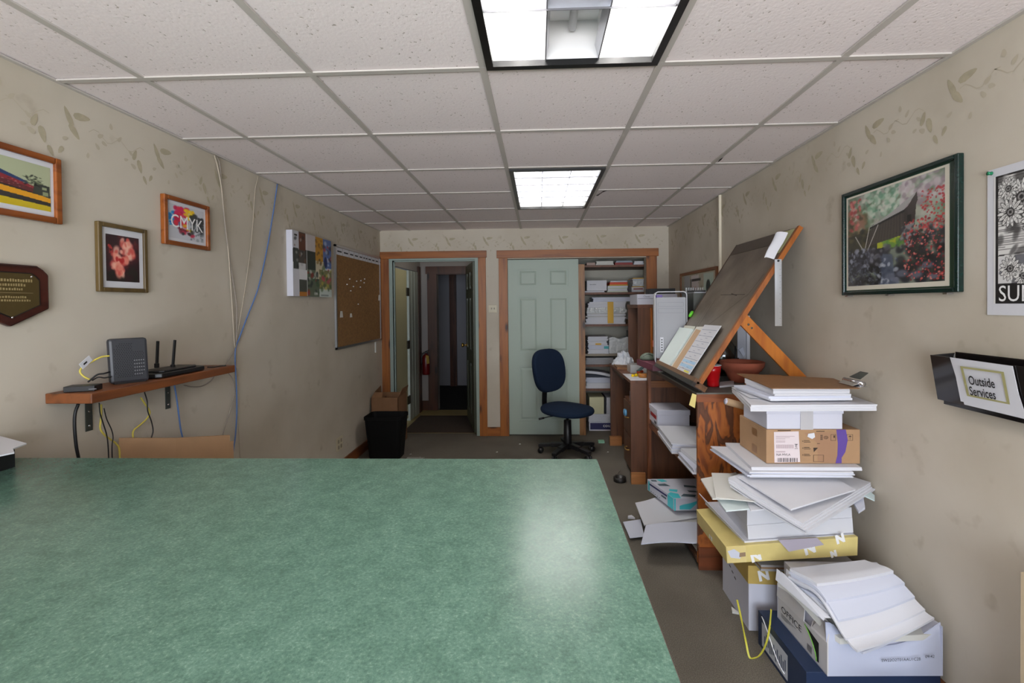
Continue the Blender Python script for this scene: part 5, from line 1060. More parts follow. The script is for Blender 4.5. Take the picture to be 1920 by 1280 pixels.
# maroon board with computer tower on the far end of the cabinet
m = MB(); MZ = KZ + .0005
m.prism([(.762, 3.775, MZ), (.800, 3.42, MZ), (1.30, 3.40, MZ), (1.30, 3.79, MZ)], (0, 0, .044)); tag(m.build('maroon_board', mat('board_maroon', (92, 44, 58), .5), base=(1, 3.6, MZ)), 'maroon edged board lying on the far end of the long cabinet', 'board')
MT = MZ + .0445
t = thing('computer_tower', (.808, 3.420, MT), 'silver aluminium computer tower standing on the maroon board', 'computer')
ALU = mat('tower_aluminium', (150, 151, 156), .5); ALU2 = mat('tower_rim', (176, 177, 182), .45)
tx0, tx1, ty0, ty1, tz0, tz1 = at(1229, 600, Y=3.40).x, at(1288, 600, Y=3.40).x, 3.420, 3.66, MT, at(1258, 546, Y=3.42).z
def rrect(x0, x1, z0, z1, r, y, n=6):
    out = []
    for cx_, cz_, a0 in ((x1 - r, z1 - r, 0), (x0 + r, z1 - r, 90), (x0 + r, z0 + r, 180), (x1 - r, z0 + r, 270)):
        for k in range(n + 1): a_ = math.radians(a0 + 90 * k / n); out.append(Vector((cx_ + r * math.cos(a_), y, cz_ + r * math.sin(a_))))
    return out
def ring(b, outer, inner, dy, mi=0):
    n = len(outer); d = Vector((0, dy, 0)); v = outer + inner + [p + d for p in outer] + [p + d for p in inner]; fs = []
    for i in range(n):
        j = (i + 1) % n; fs += [(i, j, n + j, n + i), (2 * n + j, 2 * n + i, 3 * n + i, 3 * n + j), (j, i, 2 * n + i, 2 * n + j), (n + i, n + j, 3 * n + j, 3 * n + i)]
    return b.add(v, fs, mi)
m = MB(); ring(m, rrect(tx0, tx1, tz0, tz1, .028, ty0), rrect(tx0 + .006, tx1 - .006, tz0 + .006, tz1 - .006, .023, ty0), .256); m.build('shell', ALU2, t)
m = MB(); m.prism(rrect(tx0 + .009, tx1 - .009, tz0 + .045, tz1 - .042, .008, ty0 + .012), (0, .235, 0)); m.build('body', ALU, t)
m = MB(); zt = tz1 - .042
for a0, a1 in ((.035, .065), (.078, .11)): ring(m, rrect(tx0 + .024, tx1 - .024, zt - a1, zt - a0, .003, ty0 + .0112), rrect(tx0 + .0255, tx1 - .0255, zt - a1 + .0015, zt - a0 - .0015, .002, ty0 + .0112), .0008)
m.build('drive_bays', mat('groove_grey', (120, 122, 128), .5), t)
m = MB(); m.box(tx0 + .018, tx0 + .060, ty0 + .025, ty0 + .07, zt + .0004, zt + .018); tag(m.build('purple_gadget', mat('gadget_purple', (110, 90, 160), .35), base=(tx0 + .03, ty0 + .04, zt)), 'small purple gadget tucked under the handle of the silver tower', 'gadget')
m = MB(); u0, v0 = at(1237, 632, Y=ty0 + .011), at(1243, 660, Y=ty0 + .011); m.box(u0.x, v0.x, ty0 + .0105, ty0 + .0118, v0.z, u0.z); m.build('port_label', WHITE, t); t.rotation_euler.z = math.radians(-11)
m = MB()
for k in range(5): z_ = v0.z + .012 + k * .018; m.box(u0.x + .006, v0.x - .006, ty0 + .0096, ty0 + .0104, z_, z_ + .009)
m.build('ports', BLACK, t)
a_ = at(1318, 552, Y=3.46); m = MB(); m.box(tx1 + .065, 1.27, 3.46, 3.74, MT, at(1300, 549, Y=3.46).z); tag(m.build('grey_case', mat('case_grey_olive', (84, 86, 80), .4), base=(1.1, 3.6, MT)), 'dark grey upright case between the silver tower and the wall', 'case')
mz = at(1300, 549, Y=3.46).z + .0005
m = MB(); m.box(tx1 + .075, 1.24, 3.47, 3.72, mz, mz + .005); tag(m.build('white_tray', WHITE, base=(1.1, 3.6, mz)), 'thin white tray lying on the dark grey case', 'tray')
m = MB(); m.prism([(x, y, mz + .0055) for x, y in ((1.12, 3.5), (1.2, 3.5), (1.22, 3.6), (1.1, 3.6))], (0, 0, .014)); tag(m.build('grey_mouse', mat('mouse_grey', (60, 62, 62), .4), base=(1.15, 3.5, mz)), 'dark grey gadget lying on the white tray by the wall', 'gadget')
# olive mouse and teal packet on the maroon board
OLIVE = mat('mouse_olive_grey', (92, 104, 90), .4)
m = MB(); m.lathe([(0, 0), (.046, .0), (.056, .010), (.054, .022), (.042, .040), (.022, .052), (0, .055)], (.838, 3.722, MT), 24, sx=1.15, sy=.85); o = m.build('computer_mouse', OLIVE, base=(.838, 3.72, MT)); tag(o, 'rounded olive grey gadget at the corner of the maroon board', 'gadget')
m = MB(); m.tube(smooth_path([(.79, 3.69, MT + .03), (.83, 3.675, MT + .048), (.87, 3.69, MT + .03)]), .0025, 6); m.v = [tuple(p) for p in m.v]; m.build('seam', BLACK, o)

# ------------------------------------------------------------------ desk with drawers and hutch
EX0, EX1, EY0, EY1, EZ = .722, XR - .016, 3.83, 4.93, .818
t = thing('desk', (1.05, 4.4, 0), 'dark walnut laminate desk with drawers, between the long cabinet and the closet', 'desk')
m = MB(); m.box(EX0 - .002, EX1, EY0, EY1 + .02, EZ - .022, EZ); m.build('desk_top', WALNUTY, t)
m = MB(); m.box(EX0, EX1, EY0 + .001, EY0 + .03, .0, EZ - .0225); m.build('side_panel', WALNUT, t)
m = MB(); m.box(EX0, EX1, EY1 - .03, EY1, .0, EZ - .0225); m.build('side_panel', WALNUT, t)
m = MB(); m.box(EX0 + .035, EX1 - .1, EY0 + .031, EY0 + .44, .05, .60); m.build('drawer_case', WALNUT, t)
for k, (z0, z1) in enumerate(((.335, .595), (.06, .325))):
    m = MB(); m.box(EX0 + .020, EX0 + .034, EY0 + .035, EY0 + .436, z0, z1); d_ = m.build('drawer', WALNUT, t, bevel=.002)
    zc = z1 - .115; yc = EY0 + .235; m = MB(); m.tube(smooth_path([(EX0 + .020, yc - .05, zc), (EX0 + .002, yc - .045, zc), (EX0 - .004, yc, zc - .004), (EX0 + .002, yc + .045, zc), (EX0 + .020, yc + .05, zc)]), .0045, 8); m.build('drawer_handle', BRASS, d_)
m = MB(); m.box(EX0 + .03, EX1 - .1, EY0 + .031, EY0 + .44, .6005, .616); m.build('cubby_shelf', WALNUTY, t)
m = MB(); m.box(EX0 + .02, EX0 + .035, EY0 + .44, EY1 - .03, .755, .795); m.build('keyboard_rail', DARKWOOD, t)
for y_ in (EY0 + .05, EY1 - .03):
    m = MB(); m.box(EX0 - .018, EX0 + .10, y_ - .055, y_ - .051 + .045, 0, .088) if y_ > 4.5 else m.box(EX0 - .004, EX0 + .108, EY0 - .022, EY0 - .0005, 0, .088); tag(m.build('wood_block', wood('block_pine', (168, 112, 64), (134, 84, 44), 'X', knots=False) , base=(EX0, y_, 0)), 'pine block at the foot of the desk, by the %s' % ('far end near the closet' if y_ > 4.5 else 'near end beside the long cabinet'), 'wood block')
m = MB(); b = at(1179, 740, X=EX0 + .04); m.box(EX0 + .03, EX0 + .18, EY0 + .06, EY0 + .20, .6165, .70); tag(m.build('small_box', CARTONW, base=(EX0, EY0 + .1, .617)), 'small white box in the cubby above the desk drawers', 'box')
p = at(1176, 773, X=EX0 - .0); m = MB(); m.lathe([(0, -.028), (.03, -.02), (.034, 0), (.03, .022), (0, .03)], (EX0 - .0165, p.y, p.z), 12, sx=.45, sy=1.2); tag(m.build('tape_roll', mat('packet_blue', (96, 150, 186), .35), base=p), 'crumpled blue and white packet stuck at the front of the top desk drawer', 'packet')
# hutch
HX0, HZ = .905, 1.418
t = thing('desk_hutch', (1.15, 4.6, EZ), 'open brown hutch standing on the desk behind the silver tower', 'hutch')
for y_ in (4.42, 4.90): MB().box(HX0, EX1, y_, y_ + .02, EZ + .0005, HZ - .03).build('side', WALNUT, t)
m = MB(); m.box(HX0 - .006, EX1, 4.41, 4.93, HZ - .03, HZ); m.build('top', WALNUTY, t)
m = MB(); m.box(EX1 - .02, EX1, 4.44, 4.90, EZ + .0005, HZ - .03); m.build('back', WALNUT, t)
m = MB(); m.box(1.015, 1.03, 4.400, 4.4195, EZ + .0005, HZ - .031); m.build('divider', ORANGE, t)
o = jit('storage_box', .898, 1.26, HZ + .0005, HZ + .095, 4.42, .35, CARTONW, 'white carton lying on top of the desk hutch', 'box'); m = MB(); m.box(.905, 1.25, 4.4185, 4.4197, HZ + .053, HZ + .056); m.build('lid_seam', mat('ink_grey', (90, 90, 95), .6), o)
text('Classic', 'lettering', (.955, 4.4190, HZ + .066), (1, 0, 0), (0, 0, 1), .022, MATS['ink_grey'], o)
HB = HZ + .0955
m = MB(); m.box(1.02, 1.25, 4.45, 4.62, HB, HB + .05); tag(m.build('black_tray', BLACK, base=(1.1, 4.5, HB)), 'flat black case on top of the white hutch carton', 'case')
# rack of clear vials on the dark case
zt = mz + .006
tr = None
for k in range(8):
    x = tx1 + .085 + k * .0175
    m = MB(); m.lathe([(0, 0), (.005, .0), (.006, .002), (.006, .036), (.007, .038), (0, .038)], (x, 3.69, zt), 8)
    tag(m.build('clear_vial', mat('vial_clear', (225, 228, 228), .1, alpha=.55), base=(x, 3.69, zt)), 'small clear vial standing in the row behind the silver tower', 'vial', 'clear vials in a row behind the tower')
p = at(1207, 600, Y=4.38); m = MB(); a_ = at(1224, 638, Y=4.39); b_ = at(1230, 650, Y=4.39); m.box(a_.x, b_.x, 4.385, 4.3995, b_.z, a_.z); tag(m.build('small_label_box', mat('label_red_white', (200, 120, 110), .5), base=a_), 'little red and white packet stuck on the hutch divider', 'packet')
# clutter on the desk
DZ = EZ + .0005
m = MB(); q = [(.722, 3.832), (.93, 3.832), (.93, 4.14), (.722, 4.19)]; m.prism([(x, y, DZ) for x, y in q], (0, 0, .003)); tag(m.build('paper_sheet', WHITE, base=(.8, 3.9, DZ)), 'white sheet lying on the near end of the walnut desk', 'paper')
m = MB(); z = DZ + .0035; P = smooth_path([at(1185, 704, Z=z + .01), at(1193, 703, Z=z + .01), at(1203, 701, Z=z + .01)]); m.tube(P, [.010 + .004 * math.sin(i) for i in range(len(P))], 8); tag(m.build('yellow_cutter', mat('tool_yellow', (236, 200, 20), .4), base=P[0]), 'bright yellow cutter lying on the white desk sheet', 'tool')
p = at(1202, 707, Z=z); m = MB(); m.lathe([(0, 0), (.04, 0), (.043, .006), (.043, .024), (.040, .028), (0, .028)], (p.x + .02, p.y, z), 20); tag(m.build('tape_roll', mat('amber_tape', (150, 96, 40), .3), base=p), 'amber tape roll on the white desk sheet beside the long cabinet', 'tape')
m = MB(); p = at(1195, 697, Z=DZ + .02); m.tube([p, p + Vector((.05, .02, 0))], .012, 8); tag(m.build('orange_cap', mat('cap_orange_red', (232, 84, 40), .4), base=p), 'orange red cap next to the yellow cutter on the desk', 'cap')
m = MB(); m.box(.80, 1.0, 4.25, 4.40, DZ, DZ + .07); tag(m.build('clear_box', mat('clear_box_plastic', (210, 214, 214), .1, alpha=.6), base=(.9, 4.3, DZ)), 'clear plastic box on the desk behind the orange cap', 'box')
m = MB(); m.prism([(.726, 4.50, DZ), (.86, 4.42, DZ), (.88, 4.62, DZ), (.726, 4.72, DZ)], (0, 0, .02)); tag(m.build('cardboard_scrap', KR2, base=(.8, 4.5, DZ)), 'brown cardboard piece at the front edge of the desk', 'cardboard')
def crumple(name, x0, x1, y0, y1, z, h, m_, label, seed):
    r = random.Random(seed); G = {}
    nu, nv = 14, 12
    H = [[(h * (.35 + .65 * r.random()) * math.sin(PI * i / nu) ** .6 * math.sin(PI * j / nv) ** .6) for i in range(nu + 1)] for j in range(nv + 1)]
    J = [[(r.uniform(-.012, .012), r.uniform(-.012, .012)) for i in range(nu + 1)] for j in range(nv + 1)]
    def f(u, v):
        i, j = round(u * nu), round(v * nv); return Vector((x0 + (x1 - x0) * u + J[j][i][0], y0 + (y1 - y0) * v + J[j][i][1], z + .002 + H[j][i]))
    b = MB(); b.sheet(f, nu, nv, .0015, smooth=False); return tag(b.build(name, m_, base=((x0 + x1) / 2, y0, z)), label, 'bag')
BAGM = mat('white_plastic_bag', (222, 226, 232), .3)
crumple('plastic_bag', .735, .93, 4.66, 4.89, DZ + .001, .15, BAGM, 'crumpled white plastic bag heaped at the far end of the desk', 5)
m = MB(); m.sheet(lambda u, v: Vector((.90 + .22 * u, 4.42 + .25 * v, DZ + .012 + .055 * math.sin(PI * u) * math.sin(PI * v))), 10, 8, .010); tag(m.build('white_pouch', mat('pouch_white', (214, 220, 230), .35), base=(.95, 4.45, DZ)), 'soft white pouch under the hutch side on the desk', 'pouch') if False else None
m = MB(); m.sheet(lambda u, v: Vector((.84 + .20 * u, 4.05 + .14 * v, DZ + .05 + .05 * math.sin(PI * u) - .02 * v)), 10, 6, .008); tag(m.build('teal_packet', mat('packet_dark_teal', (20, 60, 60), .4), base=(.9, 4.1, DZ)), 'dark teal packet on the desk behind the maroon board', 'packet')
# far-end small bits
p = at(1137, 830, Z=.0); m = MB(); m.box(.60, .66, 4.93, 4.99, 0.0005, .02); tag(m.build('paper_scrap', mat('scrap_mint', (140, 190, 160), .7), base=(.63, 4.95, 0)), 'small mint green scrap on the carpet by the closet', 'scrap')
# black fitting on the carpet with a loose wire
p = at(1162, 902, Z=0); m = MB(); m.lathe([(.0, .0005), (.048, .0005), (.050, .004), (.050, .036), (.036, .036), (.034, .008), (0, .008)], (p.x, p.y, 0), 24); tag(m.build('tape_roll', mat('tape_black', (24, 20, 18), .5), base=(p.x, p.y, 0)), 'black round tape roll on the carpet beside the desk foot', 'tape')
m = MB(); m.tube(smooth_path([(p.x + .02, p.y + .06, .004), (p.x - .0, p.y + .14, .006), (p.x + .04, p.y + .24, .004)]), .003, 6); tag(m.build('wire_offcut', GREYC, base=p), 'short grey wire on the carpet behind the black tape roll', 'wire')

# ------------------------------------------------------------------ on the shelves of the long cabinet
def stack(name, pts, z0, z1, mats, label, layers=8, amp=.004, seed=1, cat='paper', group=None, twist=0, scale=0):
    """a pile of sheets with slightly uneven edges over the footprint pts"""
    r = random.Random(seed); m = MB(); h = (z1 - z0) / layers; P = [Vector((p[0], p[1], 0)) for p in pts]; c = sum(P, Vector()) / len(P)
    nm = len(mats) if isinstance(mats, (list, tuple)) else 1
    for i in range(layers):
        a = r.uniform(-twist, twist); d = Vector((r.uniform(-amp, amp), r.uniform(-amp, amp), 0)); R_ = Matrix.Rotation(a, 3, 'Z')
        m.prism([c + d + R_ @ ((p - c) * (1 + r.uniform(-scale, scale))) + Vector((0, 0, z0 + i * h)) for p in P], (0, 0, h * .93), i % nm)
    return tag(m.build(name, mats, base=(c.x, c.y, z0)), label, cat, group)
SH = .4985
t = thing('lidded_box', (.94, 3.62, SH + .035), 'white lidded carton with a red label on the middle shelf of the long cabinet', 'box')
bx0, bx1, by0, by1, bz = .850, 1.080, 3.50, 3.76, .5345
m = MB(); m.box(bx0, bx1, by0, by1, bz, bz + .085); m.build('box_body', CARTONW, t, bevel=.002)
m = MB(); m.box(bx0 - .004, bx1 + .004, by0 - .004, by1 + .004, bz + .0855, bz + .122); m.build('lid', CARTONW, t, bevel=.002)
m = MB(); m.box(bx0 - .0015, bx0 - .0003, by0 + .03, by1 - .05, bz + .045, bz + .072); m.build('red_label', mat('label_dark_red', (140, 24, 28), .5), t)
m = MB(); m.box(bx0 - .0015, bx0 - .0003, by0 + .03, by0 + .09, bz + .008, bz + .028); m.build('grey_mark', MATS['ink_grey'], t)
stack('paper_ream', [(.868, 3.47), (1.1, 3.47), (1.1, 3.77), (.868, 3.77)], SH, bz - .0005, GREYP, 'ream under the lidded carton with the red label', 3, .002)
stack('paper_ream', [(.812, 2.99), (1.12, 2.94), (1.14, 3.40), (.835, 3.42)], SH, .565, [WHITE, WHITE2], 'large ream of white sheets in the middle of the cabinet shelf', 7, .005, 3)
stack('paper_ream', [(.83, 2.63), (1.10, 2.63), (1.10, 2.91), (.832, 2.92)], SH, .532, [WHITE2, WHITE], 'bluish white ream at the near end of the cabinet shelf, behind the plywood panel', 5, .004, 4)
stack('paper_ream', [(.862, 2.635), (1.10, 2.63), (1.10, 2.925), (.845, 2.915)], .5325, .556, WHITE, 'thin white ream lying on the bluish one at the near end of the cabinet shelf', 3, .003, 6)
# bottom shelf: white sheets sliding out onto the air above the carpet, patterned carton
BS = .0585
def flat(name, quad, z, th, m_, label, sag=0, cat='paper'):
    pts = [at(*q, Z=z) for q in quad]; b = MB()
    f = lambda u, v: (pts[0] * (1 - u) + pts[1] * u) * (1 - v) + (pts[3] * (1 - u) + pts[2] * u) * v + Vector((0, 0, sag * math.sin(PI * u) ))
    b.sheet(f, 8, 6, th); return tag(b.build(name, m_, base=pts[0]), label, cat)
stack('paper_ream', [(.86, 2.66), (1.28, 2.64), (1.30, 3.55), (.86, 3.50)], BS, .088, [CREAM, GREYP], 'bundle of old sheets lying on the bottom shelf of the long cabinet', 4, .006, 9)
flat('white_card', [(1168, 978), (1201, 973), (1208, 1005), (1181, 1008)], .020, .003, WHITE2, 'small white card lowest on the carpet beside the counter edge')
flat('large_card', [(1191, 942), (1229, 932), (1330, 965), (1208, 984)], .100, .008, WHITE, 'white card sheet sticking out farthest under the teal patterned carton', -.004)
flat('large_card', [(1211, 985), (1254, 976), (1330, 976), (1340, 1016)], .108, .005, WHITE2, 'x') if False else None
pts = [at(1211, 984, Z=.112), at(1253, 975, Z=.112), at(1335, 977, Z=.112), at(1335, 1017, Z=.112), at(1202, 1019, Z=.100)]
b = MB(); b.sheet(lambda u, v: ((pts[4] * (1 - u) + pts[3] * u) * (1 - v) + (pts[0] * (1 - u) + pts[2] * u) * v) + Vector((0, 0, .010 * math.sin(PI * min(1, u * 1.3)))), 10, 6, .006); tag(b.build('large_card', WHITE2, base=pts[0]), 'big bent white card sheet sliding off the bottom shelf nearest the camera', 'paper')
# patterned carton
t = thing('patterned_carton', (.98, 3.3, .113), 'white and teal patterned carton lying on white cards at the bottom of the cabinet', 'carton')
pz0, pz1 = .122, .198
pa = [at(1264, 957, Z=pz0), at(1214, 918, Z=pz0)]; pa.append(Vector((1.16, pa[1].y + .02, pz0))); pa.append(Vector((1.18, pa[0].y + .01, pz0)))
m = MB(); m.prism(pa, (0, 0, pz1 - pz0)); m.build('box_body', CARTONW, t)
nL, nR, nb = pa[0], pa[3], pa[1]
TEAL = mat('teal_print', (72, 196, 206), .5); DTEAL = mat('slate_print', (74, 92, 104), .5); NAVYP = mat('navy_print', (32, 36, 92), .5)
eF = (nR - nL); eS = (nb - nL); U_ = Vector((0, 0, pz1 - pz0))
fF = lambda u, v: nL + eF * u + U_ * v + Vector((-.0, -.0012, 0)); fS = lambda u, v: nL + eS * u + U_ * v + Vector((-.0012, 0, 0)); fT = lambda u, v: nL + eF * u + eS * v + U_ * 1.0 + Vector((0, 0, .0010))
m = MB()
def pq(f, pts, mi): m.add([f(*p) for p in pts], [tuple(range(len(pts)))], mi)
pq(fS, [(.02, .02), (.22, .02), (.22, .98), (.02, .98)], 0); pq(fS, [(.24, .70), (.92, .62), (.92, .76), (.24, .86)], 2); pq(fS, [(.90, .05), (.96, .05), (.96, .9), (.90, .9)], 0)
pq(fS, [(.27, .42), (.45, .40), (.45, .55), (.27, .58)], 1)
for k in range(5): pq(fS, [(.5 + k * .08, .1), (.54 + k * .08, .1), (.54 + k * .08, .16), (.5 + k * .08, .16)], 1)
pq(fF, [(.10, .10), (.30, .10), (.42, .60), (.62, .92), (.50, .92), (.30, .62), (.16, .5), (.10, .4)], 0); pq(fF, [(.55, .45), (.70, .75), (.70, .40)], 2); pq(fF, [(.45, .04), (.95, .12), (.95, .24), (.45, .16)], 2); pq(fF, [(.0, 0), (.03, 0), (.03, 1), (0, 1)], 0)
pq(fT, [(.0, .02), (.14, .02), (.20, .22), (.10, .30), (.0, .22)], 0); pq(fT, [(.18, .10), (.42, .06), (.50, .16), (.30, .22)], 1); pq(fT, [(.10, .36), (.22, .30), (.30, .42), (.16, .46)], 0); pq(fT, [(.45, .30), (.66, .26), (.60, .36), (.46, .38)], 1); pq(fT, [(.05, .62), (.26, .60), (.22, .74), (.06, .72)], 1); pq(fT, [(.20, .82), (.34, .86), (.30, .97), (.16, .96)], 0); pq(fT, [(.5, .55), (.72, .5), (.74, .6), (.55, .66)], 1); pq(fT, [(.02, .86), (.12, .84), (.14, .93), (.04, .95)], 1)
m.build('printed_pattern', [TEAL, DTEAL, NAVYP], t)
m = MB(); q = at(1183, 972, Z=.001); m.prism([(q.x - .02, q.y, .001), (q.x + .025, q.y - .01, .001), (q.x + .01, q.y + .03, .001), (q.x - .015, q.y + .02, .001)], (0, 0, .012)); tag(m.build('paper_scrap', WHITE, base=q), 'small torn white scrap on the carpet beside the lowest card', 'scrap')

# cardboard tube behind the tall paper pile
m = MB(); a_, b_ = at(1361, 752, Y=2.44), Vector((1.26, 2.50, .835)); d = (b_ - a_)
m.tube([a_, b_], .0175, 20); o = tag(m.build('cardboard_tube', mat('tube_tan', (176, 146, 112), .6), base=a_), 'brown cardboard tube poking out behind the tall paper pile', 'tube')
m = MB(); m.tube([a_ - d.normalized() * .002, a_ + d.normalized() * .001], .0150, 20); m.build('end_cap', mat('cap_lilac_white', (196, 196, 214), .5), o)

# ------------------------------------------------------------------ the tall pile of boxes and papers
GOLD = mat('wrapper_gold', (214, 196, 126), .5, noise=(9, .10)); GOLDD = mat('wrapper_gold_dark', (196, 168, 92), .5, noise=(9, .12))
def zmarks(parent, items, m_):
    """slanted N marks printed on the wrapper: (origin, u, v, size)"""
    for o_, u_, v_, s_ in items: text('N', 'lettering', o_, u_, v_, s_, m_, parent, bold=.0032)
t = thing('lidded_carton', (1.08, 2.26, 0), 'white carton with a gold taped rim standing on the carpet, bottom of the tall pile', 'carton')
c0, c1, c2, c3 = Vector((.900, 2.108, 0)), Vector((1.31, 2.085, 0)), Vector((1.32, 2.40, 0)), Vector((.902, 2.412, 0))
bh = .285
m = MB(); m.prism([c0, c1, c2, c3], (0, 0, bh)); m.build('box_body', CARTONW, t, bevel=.003)
def grow(P, g):
    c = sum(P, Vector()) / len(P); return [p + (p - c).normalized() * g for p in P]
m = MB(); G = grow([c0, c1, c2, c3], .003); m.prism([p + Vector((0, 0, .208)) for p in G], (0, 0, .079)); m.build('gold_band', GOLDD, t)
eu = (c1 - c0).normalized(); zmarks(t, [(G[0] + eu * .045 + Vector((0, -.0012, .222)), (eu + Vector((0, 0, .25))).normalized(), Vector((-.2, 0, 1)).normalized(), .060)], INKW)
es = (c0 - c3).normalized()
m = MB()
for k in range(3): m.add([c3 + es * (.09 + k * .03) + Vector((-.0012, 0, .17 - k * .012)), c3 + es * (.11 + k * .03) + Vector((-.0012, 0, .168 - k * .012)), c3 + es * (.11 + k * .03) + Vector((-.0012, 0, .174 - k * .012)), c3 + es * (.09 + k * .03) + Vector((-.0012, 0, .178 - k * .012))], [(0, 1, 2, 3)])
m.build('pen_marks', INK, t)
stack('cardboard_sheet', [(.93, 2.06), (1.33, 2.05), (1.34, 2.38), (.93, 2.39)], bh + .0035, .318, [GREYP, KRAFT], 'flattened kraft and grey sheets between the white carton and the gold wrapped ream', 3, .003, 5)
# gold wrapped flat pack
t = thing('wrapped_ream_box', (1.02, 2.1, .32), 'flat gold wrapped paper pack with white N marks in the tall pile', 'wrapped pack')
zA = .3185
g0 = at(1363, 1057, Y=1.965); g1 = at(1609, 1042, Y=1.965)
G0 = Vector((g0.x, 1.965, .372)); G1 = Vector((g1.x, 1.965, .405))
g0t = Vector((at(1361, 1025, Y=1.965).x, 1.965, at(1361, 1025, Y=1.965).z)); g1t = Vector((g1.x, 1.965, at(1609, 1006, Y=1.965).z))
G0 = Vector((g0t.x + .006, 1.968, g0.z)); G1 = Vector((g1.x, 1.968, g1.z))
bk = Vector((.045, .36, -.01)); bk0 = Vector((-.002, .36, -.0))
m = MB(); v = [G0, G1, g1t, g0t]; w2_ = [G0 + bk0, G1 + bk0, g1t + bk0, g0t + bk0]
v[0].z = max(v[0].z, zA)
m.add(v + w2_, [(0, 1, 2, 3), (7, 6, 5, 4), (0, 4, 5, 1), (3, 2, 6, 7), (0, 3, 7, 4), (1, 5, 6, 2)]); m.build('wrapper', GOLD, t, bevel=.002)
eu = (G1 - G0).normalized(); ev = Vector((0, 0, 1)); Wd = (G1 - G0).length
fG = lambda u, v_, h=.0012: G0 * (1 - u) * (1 - v_) + G1 * u * (1 - v_) + g1t * u * v_ + g0t * (1 - u) * v_ + Vector((0, -h, 0))
sl = (eu + ev * .3).normalized(); sv = (ev - eu * .25).normalized()
zmarks(t, [(fG(.19, .0), sl, sv, .055), (fG(.60, .22), sl, sv, .060), (fG(.84, .72), sl, sv, .045), (fG(.80, .0), sl, sv, .03)], INKW)
m = MB(); m.add([fG(.0, .05), fG(.15, .02), fG(.15, .98), fG(.01, .95)], [(0, 1, 2, 3)], 0); m.build('pale_tape', mat('wrapper_pale_gold', (222, 204, 140), .4), t)
m = MB(); m.add([fG(.03, .35, .0016), fG(.10, .25, .0016), fG(.12, .5, .0016), fG(.06, .85, .0016), fG(.01, .75, .0016)], [(0, 1, 2, 3, 4)], 0); m.add([fG(.095, .35, .002), fG(.145, .38, .002), fG(.145, .62, .002), fG(.10, .6, .002)], [(0, 1, 2, 3)], 1); m.build('torn_sticker', [WHITE2, mat('sticker_taupe', (150, 126, 100), .6)], t)
sL = lambda a, b_: g0t * b_ + G0 * (1 - b_) + bk0 * a + Vector((-.0012, 0, 0))
zmarks(t, [(sL(.55, .2), -bk0.normalized(), ev, .05)], INKW)
top_g = max(g0t.z, g1t.z)
# tilted tray lid and the tall white block above the gold pack
t = thing('carton_lid', (1.0, 2.1, .45), 'shallow white carton lid tilted under the tall white ream', 'lid')
l0, l1 = at(1396, 1021, Y=1.985), at(1602, 1006, Y=1.985)
l0.z = max(l0.z, g0t.z + .004); lb = Vector((-.030, .36, .03)); 
l2 = l1 + Vector((.01, .35, .0)); l3 = Vector((l0.x - .035, l0.y + .36, l0.z + .012)); U3 = Vector((0, 0, .010))
m = MB(); m.prism([l0, l1, l2, l3], U3); m.build('base_sheet', WHITE, t)
m = MB(); m.prism([l0 + U3, l3 + U3, l3 + Vector((-.05, -.06, .075)), l0 + Vector((-.052, .16, .055))], Vector((.003, 0, .001))); m.build('side_flap', CARTONW, t)
by_ = 1.995; zt_ = at(1402, 950, Y=by_).z
t = thing('paper_ream', (1.1, 2.1, l0.z + .011), 'tall white block of sheets in the middle of the tall pile', 'paper')
b0, b1 = Vector((at(1403, 1015, Y=by_).x, by_, l0.z + .0125)), Vector((at(1600, 1001, Y=by_).x, by_, l1.z + .0125)); m0, m1 = Vector((b0.x - .004, by_, (b0.z + zt_) / 2 - .01)), Vector((b1.x - .004, by_, (b1.z + zt_) / 2 + .01))
m = MB(); m.prism([b0, b1, m1, m0], (0, .315, .0)); m.build('lower_block', WHITE, t)
m = MB(); m.prism([m0 + Vector((0, .0015, .0006)), m1 + Vector((0, .0015, .0006)), Vector((m1.x - .002, by_ + .0015, zt_)), Vector((m0.x + .001, by_ + .0015, zt_))], (0, .31, .0)); m.build('upper_block', WHITE, t)
zt_ += .0
m = MB(); q = [at(1459, 1012, Y=1.955), at(1479, 1034, Y=1.945), at(1545, 1021, Y=1.945), at(1532, 1008, Y=1.955)]; m.prism(q, (0, .0015, 0)); tag(m.build('grey_flap', mat('card_lilac_grey', (168, 160, 172), .7), base=q[0]), 'lilac grey card hanging over the gold wrapped pack', 'card')
# spilled papers: fan of sheets
def fan(name, quad, zq, th, m_, label, sag=.0, nu=8):
    """quad: four (u,v) seen corners, zq: their heights (m) one by one"""
    pts = [at(q[0], q[1], Z=z) for q, z in zip(quad, zq)]; b = MB()
    pts = [Vector((min(p.x, XR - .004), p.y, p.z)) for p in pts]
    f = lambda u, v: (pts[0] * (1 - u) + pts[1] * u) * (1 - v) + (pts[3] * (1 - u) + pts[2] * u) * v + Vector((0, 0, sag * (u * (1 - u) * 4 * v * (1 - v) * 4)))
    b.sheet(f, nu, nu, th); return tag(b.build(name, m_, base=pts[0]), label, 'paper'), pts
Z1 = zt_ + .002
fan('loose_sheets', [(1314, 897), (1336, 934), (1400, 934), (1380, 885)], [.632, .622, .640, .645], .006, CREAM, 'cream sheets spilling farthest towards the cabinet from the tall pile')
fan('loose_sheets', [(1334, 886), (1342, 932), (1420, 940), (1410, 888)], [.645, .634, .640, .65], .004, CREAM, 'second cream sheet overlapping the farthest spilled ones in the tall pile')
fan('loose_sheets', [(1344, 934), (1361, 957), (1406, 953), (1405, 920)], [.615, .602, .612, .622], .005, mat('paper_bluish_mint', (212, 224, 224), .7), 'pale mint sheets sagging at the lower side of the spilled papers')
